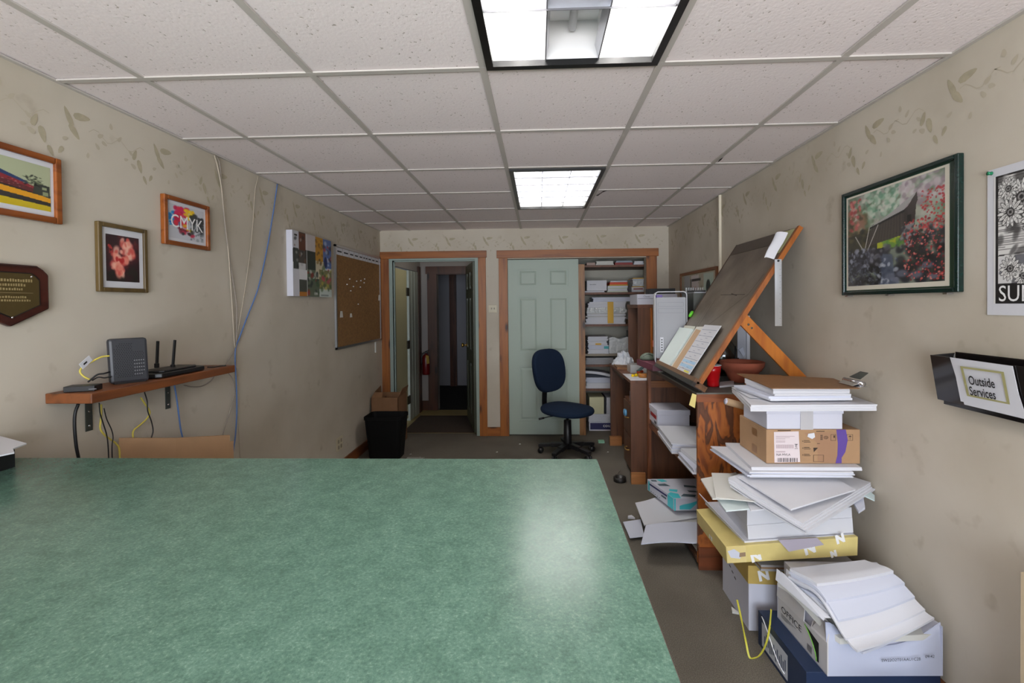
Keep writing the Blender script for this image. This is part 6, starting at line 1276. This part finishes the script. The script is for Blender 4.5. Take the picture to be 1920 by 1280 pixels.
fan('loose_sheets', [(1398, 936), (1408, 957), (1448, 952), (1440, 915)], [.622, .614, .628, .634], .004, WHITE, 'white sheet corner poking out below the big diamond shaped pile', 0)
# the big diamond laid pile: thick, turned by 45 degrees
dq = [at(1368, 896, Z=.690), at(1509, 982, Z=.640), at(1649, 905, Z=.668), at(1500, 858, Z=.705)]
dq = [Vector((min(p.x, XR - .006), p.y, p.z)) for p in dq]
b = MB(); r_ = random.Random(8)
for k in range(5):
    o_ = Vector((r_.uniform(-.006, .006), r_.uniform(-.008, .008), -.0075 * k)); s_ = .004 * k
    b.sheet(lambda u, v: (dq[0] * (1 - u) + dq[1] * u) * (1 - v) + (dq[3] * (1 - u) + dq[2] * u) * v + o_ + Vector((0, 0, -.004 * math.sin(PI * u))), 8, 8, .0068)
tag(b.build('loose_sheets', [WHITE], base=dq[1]), 'thick white stack turned diagonally, its corner pointing at the camera in the tall pile', 'paper')
q = [p + Vector((0, 0, .002)) for p in dq]
fan('loose_sheets', [(1384, 893), (1483, 954), (1604, 917), (1500, 860)], [.6985, .6690, .6850, .7110], .006, WHITE, 'smaller white stack lying on the diagonal one, its corner set back', 0)
fan('loose_sheets', [(1596, 934), (1610, 958), (1622, 950), (1618, 925)], [.625, .615, .618, .630], .010, WHITE2, 'small fanned sheet corners at the wall side of the diagonal stack')
fan('loose_sheets', [(1612, 925), (1640, 938), (1640, 928), (1624, 915)], [.640, .634, .638, .645], .004, mat('paper_teal_white', (200, 218, 220), .7), 'thin bluish sheet tips sticking out at the wall side of the pile')
ZP = .708
stack('loose_sheets', [(at(1405, 905, Y=2.0).x, 2.0), (at(1600, 900, Y=2.0).x, 2.0), (1.33, 2.30), (at(1358, 862, Z=.72).x, 2.36)], ZP, .735, [WHITE, WHITE2], 'white sheets slipped to the left just under the kraft carton', 5, .006, 17, twist=.015)
cbz = .7505
stack('loose_sheets', [(at(1407, 888, Y=2.02).x, 2.01), (at(1613, 888, Y=2.02).x, 2.01), (1.34, 2.33), (.90, 2.36)], .7355, .750, WHITE, 'thin flat pack of white sheets directly under the kraft carton', 2, .002, 18)
# kraft carton
t = thing('kraft_carton', (1.14, 2.2, cbz), 'kraft shipping carton with a pale label and purple tape in the tall pile', 'carton')
kx0, kx1, ky0, ky1, kz1 = at(1437, 840, Y=2.05).x, min(at(1613, 840, Y=2.05).x, 1.375), 2.05, 2.32, at(1500, 805, Y=2.05).z
m = MB(); m.box(kx0, kx1, ky0, ky1, cbz, kz1); m.build('box_body', KRAFT, t, bevel=.003)
fK = lambda u, v, h=.0010: Vector((kx0 + (kx1 - kx0) * u, ky0 - h, cbz + (kz1 - cbz) * v))
m = MB()
def kq(pts, mi, h=.0010): m.add([fK(u, v, h) for u, v in pts], [tuple(range(len(pts)))], mi)
LPK = mat('label_pinkish_white', (216, 204, 206), .6)
kq([(.08, .93), (.085, .03), (.36, .05), (.345, .95)], 0); m.build('shipping_label', LPK, t)
m = MB()
for k in range(18):
    u = .115 + k * .012 + (k % 3) * .002; kq([(u, .05), (u + .004 + .003 * (k % 2), .05), (u + .004 + .003 * (k % 2), .17), (u, .17)], 0, .0016)
m.build('barcode', INK, t); m = MB()
for k in range(14): u = .105 + k * .0135; kq([(u, .45), (u + .007, .45), (u + .007, .56), (u, .56)], 1, .0016)
for v in (.80, .76, .72, .66, .63, .36, .33): kq([(.10, v), (.10 + .10 + .05 * ((v * 100) % 3), v), (.10 + .10 + .05 * ((v * 100) % 3), v + .012), (.10, v + .012)], 1, .0016)
kq([(.30, .44), (.335, .44), (.335, .45), (.30, .45)], 0, .0016); kq([(.30, .565), (.335, .565), (.335, .575), (.30, .575)], 0, .0016)
m.build('label_print', [INK, mat('ink_faint', (170, 150, 155), .7)], t)
text('NA MVLA', 'lettering', fK(.105, .235, .0016), (1, 0, 0), (0, 0, 1), .0135, INK, t); text('E', 'lettering', fK(.307, .48, .0016), (1, 0, 0), (0, 0, 1), .018, INK, t)
m = MB(); kq([(.745, 1.0), (.845, 1.0), (.865, .7), (.84, .35), (.80, .18), (.80, .02), (.735, .02), (.755, .25), (.76, .6)], 0, .0016); m.build('purple_tape', mat('tape_purple', (96, 74, 150), .25), t)
m = MB(); kq([(.40, .90), (.74, .93), (.74, .03), (.55, .05), (.54, .62)], 0, .0006); m.build('tan_tape', mat('tape_brown_clear', (160, 124, 96), .3), t)
m = MB()   # printed handling symbols
def frame_(u0, v0, u1, v1, w=.004, mi=0, h=.0013):
    for a in ([(u0, v0), (u1, v0), (u1, v0 + w * 2), (u0, v0 + w * 2)], [(u0, v1 - w * 2), (u1, v1 - w * 2), (u1, v1), (u0, v1)], [(u0, v0), (u0 + w, v0), (u0 + w, v1), (u0, v1)], [(u1 - w, v0), (u1, v0), (u1, v1), (u1 - w, v1)]): kq(a, mi, h)
frame_(.855, .68, .92, .86); kq([(.87, .79), (.89, .83), (.91, .79)], 0, .0014); kq([(.888, .71), (.892, .71), (.892, .80), (.888, .80)], 0, .0014)
frame_(.685, .68, .74, .86); kq([(.715, .76), (.73, .76), (.73, .83), (.715, .83)], 0, .0014)
for k in range(16):
    a0, a1 = 2 * PI * k / 16, 2 * PI * (k + .8) / 16
    for r0_, r1_ in ((.024, .018), (.011, .006)): kq([(.635 + r0_ * math.cos(a0), .77 + 2 * r0_ * math.sin(a0)), (.635 + r0_ * math.cos(a1), .77 + 2 * r0_ * math.sin(a1)), (.635 + r1_ * math.cos(a1), .77 + 2 * r1_ * math.sin(a1)), (.635 + r1_ * math.cos(a0), .77 + 2 * r1_ * math.sin(a0))], 0, .0013)
for k in range(4): kq([(.575, .70 + k * .04), (.60, .70 + k * .04), (.60, .722 + k * .04), (.575, .722 + k * .04)], 0, .0013)
kq([(.50, .47), (.55, .47), (.505, .34)], 0, .0013); frame_(.50, .06, .61, .26)
for v in (.64, .44, .24):
    kq([(.385, v), (.395, v + .02), (.385, v + .04)], 0, .0013); kq([(.40, v - .01), (.47, v - .01), (.47, v + .005), (.40, v + .005)], 0, .0013); kq([(.40, v + .03), (.46, v + .03), (.46, v + .045), (.40, v + .045)], 0, .0013)
kq([(.54, .60), (.57, .60), (.57, .585), (.54, .585)], 0, .0013); kq([(.12, .96), (.26, .96), (.26, .985), (.12, .985)], 0, .0013); kq([(.53, .94), (.62, .94), (.62, .96), (.53, .96)], 0, .0013)
m.build('printed_symbols', mat('ink_brown_black', (58, 44, 34), .6), t)
m = MB()
for v0, v1 in ((.62, .84), (.10, .34)): m.add([Vector((kx0 - .001, y, cbz + (kz1 - cbz) * v)) for y, v in ((ky0 + .085, v0), (ky0 + .135, v0), (ky0 + .135, v1), (ky0 + .085, v1))], [(3, 2, 1, 0)])
m.build('side_tape', KRAFTD, t)
# white lidded carton above
t = thing('lidded_carton', (1.1, 2.2, kz1), 'plain white lidded carton with clear tape on the kraft carton', 'carton')
wx0, wx1, wy0, wy1, wz0, wz1 = at(1438, 790, Y=2.05).x, at(1582, 790, Y=2.05).x, 2.052, 2.285, kz1 + .0005, at(1500, 764, Y=2.05).z
m = MB(); m.box(wx0 + .002, wx1 - .002, wy0 + .003, wy1, wz0, wz1 - .003); m.build('box_body', CARTONW, t, bevel=.002)
m = MB(); m.box(wx0 - .001, wx1 + .002, wy0, wy1 + .003, wz1 - .027, wz1); m.build('lid', CARTONW, t, bevel=.002)
CT = mat('clear_tape', (208, 206, 208), .15, alpha=.75)
m = MB(); a_ = wx0 + (wx1 - wx0) * .44; m.box(a_, a_ + .052, wy0 - .0012, wy0 - .0004, wz0 - .030, wz1 - .001); m.build('clear_tape', CT, t)
m = MB(); m.prism([(a_ + .03, wy0 - .004, wz0 - .018), (a_ + .055, wy0 - .004, wz0 - .014), (a_ + .058, wy0 - .004, wz0 - .032), (a_ + .046, wy0 - .004, wz0 - .040), (a_ + .027, wy0 - .004, wz0 - .030)], (0, .0025, 0)); m.build('torn_paper', WHITE, t)
# wide sheets and clipboard on top
wz = wz1 + .0006
L0, L1 = at(1404, 760, Y=1.975), at(1648, 760, Y=1.975)
zw0, zw1 = wz, wz + .026
b = MB()
P_ = [Vector((at(1408, 760, Y=1.975).x, 1.975, 0)), Vector((min(at(1648, 760, Y=1.975).x, 1.385), 1.985, 0)), Vector((1.388, 2.32, 0)), Vector((at(1370, 724, Z=wz + .026).x, 2.40, 0))]
r_ = random.Random(5)
for k in range(6):
    o_ = Vector((r_.uniform(-.003, .0), r_.uniform(-.002, .003), wz + .0045 * k))
    b.prism([p + o_ for p in P_], (0, 0, .0041))
tag(b.build('wide_sheets', [WHITE], base=(1.1, 2.1, wz)), 'wide white sheets overhanging the box near the top of the tall pile', 'paper')
b = MB(); z = wz + .0275; q = [at(1371, 727, Z=z), at(1405, 747, Z=z), at(1470, 748, Z=z), at(1480, 727, Z=z)]; b.sheet(lambda u, v: (q[0] * (1 - u) + q[1] * u) * (1 - v) + (q[3] * (1 - u) + q[2] * u) * v + Vector((0, 0, .004 * (1 - v))), 6, 6, .001); tag(b.build('loose_sheets', WHITE, base=q[0]), 'single white sheet slipped to the left on the wide sheets', 'paper')
z1 = wz + .0330
xs0, xs1 = at(1443, 740, Y=2.02).x, at(1600, 740, Y=2.02).x
stack('paper_ream', [(xs0, 2.02), (xs1, 2.03), (xs1 - .01, 2.30), (xs0 - .03, 2.30)], z1, z1 + .021, [WHITE, WHITE2], 'lower small white ream under the brown clipboard', 2, .006, 23)
xs0, xs1 = at(1452, 725, Y=2.02).x, at(1596, 725, Y=2.02).x
stack('paper_ream', [(xs0, 2.025), (xs1, 2.025), (xs1, 2.30), (xs0, 2.30)], z1 + .0215, z1 + .052, WHITE, 'upper small white ream directly under the brown clipboard', 4, .003, 24)
z2 = z1 + .0545
t = thing('clipboard', (1.1, 2.15, z2), 'brown hardboard clipboard with a metal clip topmost on the tall pile', 'clipboard')
HB_ = mat('hardboard_brown', (124, 88, 56), .5, noise=(30, .1))
q = [at(1444, 713, Z=z2 + .003), at(1612, 725, Z=z2 + .003)]
b = MB(); cb = [Vector((at(1446, 716, Y=2.00).x, 2.00, z2)), Vector((at(1612, 722, Y=1.99).x, 1.99, z2)), Vector((1.345, 2.25, z2)), Vector((.98, 2.42, z2))]
b.prism(cb, (0, 0, .0035)); b.build('board', HB_, t)
cx_ = Vector((at(1606, 720, Y=2.06).x, 2.06, z2 + .004))
b = MB(); b.prism([cx_ + Vector((-.035, -.05, 0)), cx_ + Vector((.012, -.05, .0)), cx_ + Vector((.012, .06, 0)), cx_ + Vector((-.035, .06, 0))], (0, 0, .002)); b.tube([cx_ + Vector((-.008, -.055, .013)), cx_ + Vector((-.008, .065, .013))], .011, 14); b.prism([cx_ + Vector((-.020, -.045, .012)), cx_ + Vector((-.020, .055, .012)), cx_ + Vector((-.045, .05, .002)), cx_ + Vector((-.045, -.04, .002))], (0, 0, .002)); b.build('clip', CHROME, t)
b = MB(); b.prism([cx_ + Vector((-.004, -.03, .028)), cx_ + Vector((-.004, .04, .028)), cx_ + Vector((.035, .03, .052)), cx_ + Vector((.035, -.02, .052))], (0, 0, .002)); b.build('lever', GUN, t)
b = MB(); b.box(.985, 1.05, 2.445, 2.50, KZ - .0, KZ + .03) if False else None
m = MB(); a_, c_ = at(1408, 722, Y=2.62), at(1446, 706, Y=2.62); m.box(a_.x, c_.x + .08, 2.62, 2.70, KZ + .0005, c_.z); tag(m.build('wood_offcut', ORANGE, base=(a_.x, 2.62, KZ)), 'small orange brown wooden block on the cabinet behind the clipboard', 'wood block')

# ------------------------------------------------------------------ low pile in front, by the right wall
t = thing('paper_carton', (1.15, 1.87, 0), 'flat dark blue paper carton on the carpet, bottom of the front pile', 'carton')
NB = mat('carton_navy', (34, 50, 80), .45); bz1 = .142
B0, B1, B2, B3 = Vector((.918, 1.690, 0)), Vector((1.378, 1.700, 0)), Vector((1.378, 2.03, 0)), Vector((.918, 2.030, 0))
B3.x = .905; B0.x = .918
m = MB(); m.prism([B0, B1, B2, B3], (0, 0, bz1)); m.build('box_body', NB, t, bevel=.002)
fL = lambda u, v, h=.0012: B3 * (1 - u) + B0 * u + Vector((-h, 0, bz1 * v)); fFt = lambda u, v, h=.0012: B0 * (1 - u) + B1 * u + Vector((0, -h, bz1 * v))
m = MB(); m.add([fL(.10, .80), fL(.10, .12), fL(.66, .12), fL(.66, .80)], [(0, 1, 2, 3)]); m.build('side_label', mat('label_light_grey', (196, 200, 208), .6), t)
m = MB()
for k in range(12):
    u = .16 + .04 * k; m.add([fL(u, .2 + .05 * (k % 3), .0016), fL(u + .022, .2 + .05 * (k % 3), .0016), fL(u + .022, .5 + .1 * (k % 2), .0016), fL(u, .5 + .1 * (k % 2), .0016)], [(3, 2, 1, 0)])
m.build('side_print', mat('ink_slate', (70, 84, 110), .6), t)
P = [fL(.10 + .5 * k / 12, .96 - .75 * math.sin(PI / 2 * k / 12) ** 1.4, .002) for k in range(13)]; m = MB(); m.tube(P, .0022, 6); m.build('swoosh', INKW, t)
text('Domtar', 'lettering', fFt(.04, .48), (1, 0, 0), (0, 0, 1), .05, INKW, t); text('Lindenmeyr Munroe', 'lettering', fFt(.70, .55), (1, 0, 0), (0, 0, 1), .022, mat('ink_pale_blue', (190, 200, 220), .6), t)
m = MB(); c_ = fFt(.665, .60)
for k in range(10): a_ = 2 * PI * k / 10; m.add([c_ + Vector((.002 * math.cos(a_), 0, .002 * math.sin(a_))), c_ + Vector((.011 * math.cos(a_ - .15), 0, .011 * math.sin(a_ - .15))), c_ + Vector((.011 * math.cos(a_ + .15), 0, .011 * math.sin(a_ + .15)))], [(0, 1, 2)])
m.build('sun_emblem', MATS['ink_pale_blue'], t)
# open office paper carton
OZ = bz1 + .0005
t = thing('open_paper_carton', (1.16, 1.83, OZ), 'open white office paper carton overflowing with bent sheets, in the front pile', 'carton')
O0, O1, O2, O3 = Vector((.978, 1.672, OZ)), Vector((1.372, 1.684, OZ)), Vector((1.372, 1.985, OZ)), Vector((.962, 1.985, OZ))
zf = lambda v: Vector((0, 0, v))
OW = mat('carton_bluish_white', (190, 196, 216), .55); OG = mat('carton_side_grey_white', (206, 204, 204), .6)
m = MB(); m.prism([O0, O3, O3 + zf(.085), O0 + zf(.115)], (.004, 0, 0)); m.build('left_side', OG, t)
m = MB(); m.prism([O3, O2, O2 + zf(.16), O3 + zf(.14)], (0, -.004, 0)); m.build('back_side', OW, t)
m = MB(); m.prism([O1, O2, O2 + zf(.16), O1 + zf(.17)], (-.004, 0, 0)); m.build('right_side', OW, t)
m = MB(); m.prism([O0, O1, O2, O3], (0, 0, .004)); m.build('carton_floor', OW, t)
# front side: its top edge sags between raised corners
m = MB(); n = 24; vs = []
top = lambda u: .178 - .080 * math.sin(PI * min(1, max(0, (u - .02) / .96))) ** .8 + .012 * math.exp(-((u - .06) / .05) ** 2)
for i in range(n + 1):
    u = i / n; p = O0 * (1 - u) + O1 * u
    for k in range(7):
        v = k / 6; bulge = -.014 * math.sin(PI * v) * math.sin(PI * u) ; vs.append(p + Vector((0, bulge + .010 * v * v, top(u) * v)))
vb = [p + Vector((0, .003, 0)) for p in vs]; W = 7; N_ = len(vs)
fs = [(i * W + k, (i + 1) * W + k, (i + 1) * W + k + 1, i * W + k + 1) for i in range(n) for k in range(6)]
m.add(vs + vb, fs + [tuple(N_ + q for q in f[::-1]) for f in fs] + [(i * W + 6, (i + 1) * W + 6, N_ + (i + 1) * W + 6, N_ + i * W + 6) for i in range(n)], 0, True); m.build('front_side', OW, t)
# flap folded back inside, sloping away from the front edge
m = MB(); m.sheet(lambda u, v: (O0 * (1 - u) + O1 * u) * 1 + Vector((.004 * (1 - 2 * u), .012 + .105 * v, top(u) - .002 + .012 * v * math.sin(PI * u) - .020 * v)), 16, 4, .003); m.build('inner_flap', CARTONW, t)
m = MB(); F0, F1 = O3 + zf(.088), O3 * .42 + O0 * .58 + zf(.101)
m.prism([F0 + Vector((-.002, 0, 0)), F1 + Vector((-.002, 0, 0)), F1 + Vector((.010, .01, .080)), F0 + Vector((.004, 0, .085))], (.003, 0, 0)); m.build('side_flap', OG, t)
m = MB(); F2, F3 = O3 * .30 + O0 * .70 + zf(.104), O0 + zf(.115)
m.prism([F2 + Vector((.0, 0, 0)), F3, F3 + Vector((.016, .012, .055)), F3 + Vector((.012, .05, .068)), F2 + Vector((.03, .02, .045))], (.003, 0, 0)); m.build('corner_flap', OG, t)
fO = lambda u, v, h=.0012: O3 * (1 - u) + O0 * u + Vector((-h, 0, (.085 * (1 - u) + .115 * u) * v))
es = (O0 - O3).normalized()
text('OFFICE', 'lettering', fO(.10, .52), (es + zf(.03)).normalized(), (0, 0, 1), .034, INK, t, font_scale=1.25)
m = MB(); A = [fO(.60 + .22 * (1 - (1 - k / 10) ** 1.8), .95 - .85 * k / 10) for k in range(11)]; m.add(A + [fO(.86, .12), fO(.86, .75)], [tuple(range(13))]); m.build('black_wedge', INK, t)
m = MB(); m.tube([p + Vector((-.0006, 0, 0)) for p in A], .0016, 6); m.build('green_line', mat('ink_green', (120, 190, 70), .5), t)
m = MB()
for k in range(9): u = .645 + k * .010; m.add([fO(u, .12), fO(u + .005, .12), fO(u + .005, .36), fO(u, .36)], [(3, 2, 1, 0)])
for k in range(4): m.add([fO(.10, .40 - k * .05), fO(.42 - .06 * k, .40 - k * .05), fO(.42 - .06 * k, .415 - k * .05), fO(.10, .415 - k * .05)], [(3, 2, 1, 0)])
m.build('barcode', mat('ink_dark_grey', (70, 70, 74), .6), t)
text('SW22O2T01AAU1C2B', 'lettering', O0 * .56 + O1 * .44 + Vector((0, -.0165, .062)), (1, 0, .06), (0, 0, 1), .014, INK, t, font_scale=.95); text('09:42', 'lettering', O0 * .18 + O1 * .82 + Vector((0, -.0135, .072)), (1, 0, .06), (0, 0, 1), .014, INK, t)
# heap of sheets rising out of the carton
def heap(name, cors, zprof, th, m_, label, rip=.0, seed=1, thf=None, nu=14, nv=22):
    """cors: (back-left, back-right, front-right, front-left) in (x,y); zprof(u,v) height, v=0 back .. 1 front"""
    bl, br, fr, fl = [Vector((a, b, 0)) for a, b in cors]; b = MB()
    def f(u, v):
        p = (bl * (1 - u) + br * u) * (1 - v) + (fl * (1 - u) + fr * u) * v; return Vector((min(p.x, XR - .003), p.y, zprof(u, v)))
    b.sheet(f, nu, nv, thf or th); return tag(b.build(name, m_, base=(bl.x, bl.y, zprof(0, 0))), label, 'paper')
def S(x): x = min(1, max(0, x)); return x * x * (3 - 2 * x)
# base bulk that fills the carton (curved ream)
zbk = lambda u, v: OZ + .030 + .215 * (1 - S((v - .25) / .75) * .60) - .0 * u
heap('bent_sheets', ((.985, 1.975), (1.350, 1.975), (1.350, 1.700), (.990, 1.700)), lambda u, v: OZ + .235 - .095 * S((v - .15) / .85), .01, CARTONW, 'thick inner bundle of sheets filling the open office carton', thf=lambda u, v: .225 - .095 * S((v - .15) / .85))
BLt, BRt, FRt, FLt = at(1481, 1066, Z=.435), at(1621, 1049, Z=.445), at(1752, 1150, Z=.352), at(1606, 1216, Z=.300)
cors = [(p.x, p.y) for p in (BLt, BRt, FRt, FLt)]
def zt2(u, v):
    base = .437 + .008 * u
    drop = (.105 - .035 * u) * S((v - .42) / .58) - .006 * S(v / .4) * S((.5 - v) / .2)
    ripple = .0
    return base - drop - .012 * math.sin(PI * u) * S(v)
def part_heap(ve, dz, th, ml, label, shrink=0, dx=0):
    bl, br, fr, fl = [Vector((a, b, 0)) for a, b in cors]
    fl2 = bl * (1 - ve) + fl * ve; fr2 = br * (1 - ve) + fr * ve
    heap('bent_sheets', [(bl.x + dx, bl.y), (br.x, br.y), (fr2.x, fr2.y), (fl2.x + dx, fl2.y)], lambda u, v: zt2(u, v * ve) - dz, th, ml, label, nv=26)
part_heap(.44, .0, .0105, WHITE, 'topmost flat block of white sheets on the open office carton')
part_heap(.60, .0112, .0090, WHITE2, 'second block of sheets stepping out below the topmost one on the open carton', dx=-.004)
part_heap(.74, .0208, .0080, WHITE2, 'third block of bent sheets stepping further forward on the open carton', dx=.003)
part_heap(.88, .0293, .0070, WHITE, 'fourth block of bent sheets near the bottom of the stepped pile on the open carton', dx=-.006)
part_heap(1.0, .0368, .0070, WHITE, 'lowest and longest bent sheets of the stepped pile, reaching the wall corner', dx=.002)
lay = lambda dx, dz: (lambda u, v: zt2(u, v) - dz - .018 * (1 - u) * (1 - v) - (.052 - .044 * v))
LX = [(at(1466, 1082, Z=.385).x, at(1466, 1082, Z=.385).y), (1.30, cors[1][1] + .0), (cors[2][0] - .005, cors[2][1] + .03), (at(1618, 1222, Z=.272).x, at(1618, 1222, Z=.272).y)]
heap('bent_sheets', LX, lambda u, v: zt2(u, v) - .056 + .0 * v - .004, .006, WHITE2, 'curved white sheets just under the topmost bent pile, dipping towards the camera', thf=lambda u, v: .016 - .008 * v)
LX2 = [(at(1458, 1092, Z=.345).x, at(1458, 1092, Z=.345).y), (1.28, 1.96), (1.34, 1.69), (at(1575, 1195, Z=.285).x, at(1575, 1195, Z=.285).y)]
heap('bent_sheets', LX2, lambda u, v: .352 - .070 * S((v - .1) / .9), .006, CREAM, 'lower curled sheets poking out at the left of the open office carton', thf=lambda u, v: .020)
m = MB()
for k in range(3):
    a_ = at(1460 + k * 9, 1072 + (k % 2) * 6, Z=.40); m.add([a_ + Vector((-.006, 0, .012)), a_ + Vector((.010, 0, .0)), a_ + Vector((.075, -.17, -.05)), a_ + Vector((.055, -.17, -.05))], [(0, 1, 2, 3)]); m.add([a_ + Vector((-.006, .002, .012)), a_ + Vector((-.012, .0, -.03)), a_ + Vector((.050, -.17, -.06)), a_ + Vector((.055, -.168, -.05))], [(0, 1, 2, 3)])
tag(m.build('curled_sheets', WHITE, base=at(1465, 1080, Z=.38)), 'curled white sheet corners standing up at the back left of the open carton', 'paper')
# yellow strap
SP = [at(1382, 1124, Y=2.095), at(1390, 1160, Y=2.04), at(1398, 1200, Y=1.97), at(1405, 1231, Z=.006), at(1415, 1233, Z=.004), at(1426, 1226, Z=.012), at(1437, 1204, Y=1.93), at(1443, 1175, Y=1.93), at(1446, 1142, Y=1.97)]
P = smooth_path(SP, 8); m = MB()
for a_, b_ in zip(P, P[1:]): m.bar(a_, b_, .0075, .0016, (0, 1, .3))
tag(m.build('packing_strap', mat('strap_yellow', (206, 200, 70), .4), base=SP[4]), 'loose yellow packing strap looping down to the carpet between the two piles', 'strap')
m = MB(); p = at(1373, 1150, Z=0); m.prism([(p.x, p.y, .001), (p.x + .03, p.y - .01, .001), (p.x + .01, p.y + .035, .001)], (0, 0, .010)); tag(m.build('paper_scrap', CREAM, base=p), 'torn cream scrap on the carpet beside the white carton of the tall pile', 'scrap')
for k, (u_, v_) in enumerate([(768, 852), (785, 858), (973, 833), (1040, 846), (930, 848), (1138, 848), (1225, 880)]):
    p = at(u_, v_, Z=0); m = MB(); m.prism([(p.x, p.y, .0005), (p.x + .018, p.y, .0005), (p.x + .012, p.y + .02, .0005)], (0, 0, .004)); tag(m.build('paper_scrap', CREAM, base=p), 'tiny white paper bit lying on the carpet in the back of the room', 'scrap', 'paper bits on the carpet')
m = MB(); p = at(775, 862, Z=0); m.box(p.x - .06, p.x + .10, p.y - .05, p.y + .02, .0005, .02); tag(m.build('crumpled_bag', mat('bag_greyish', (150, 146, 140), .4), base=p), 'greyish flat plastic bag on the carpet beside the black bin', 'bag')
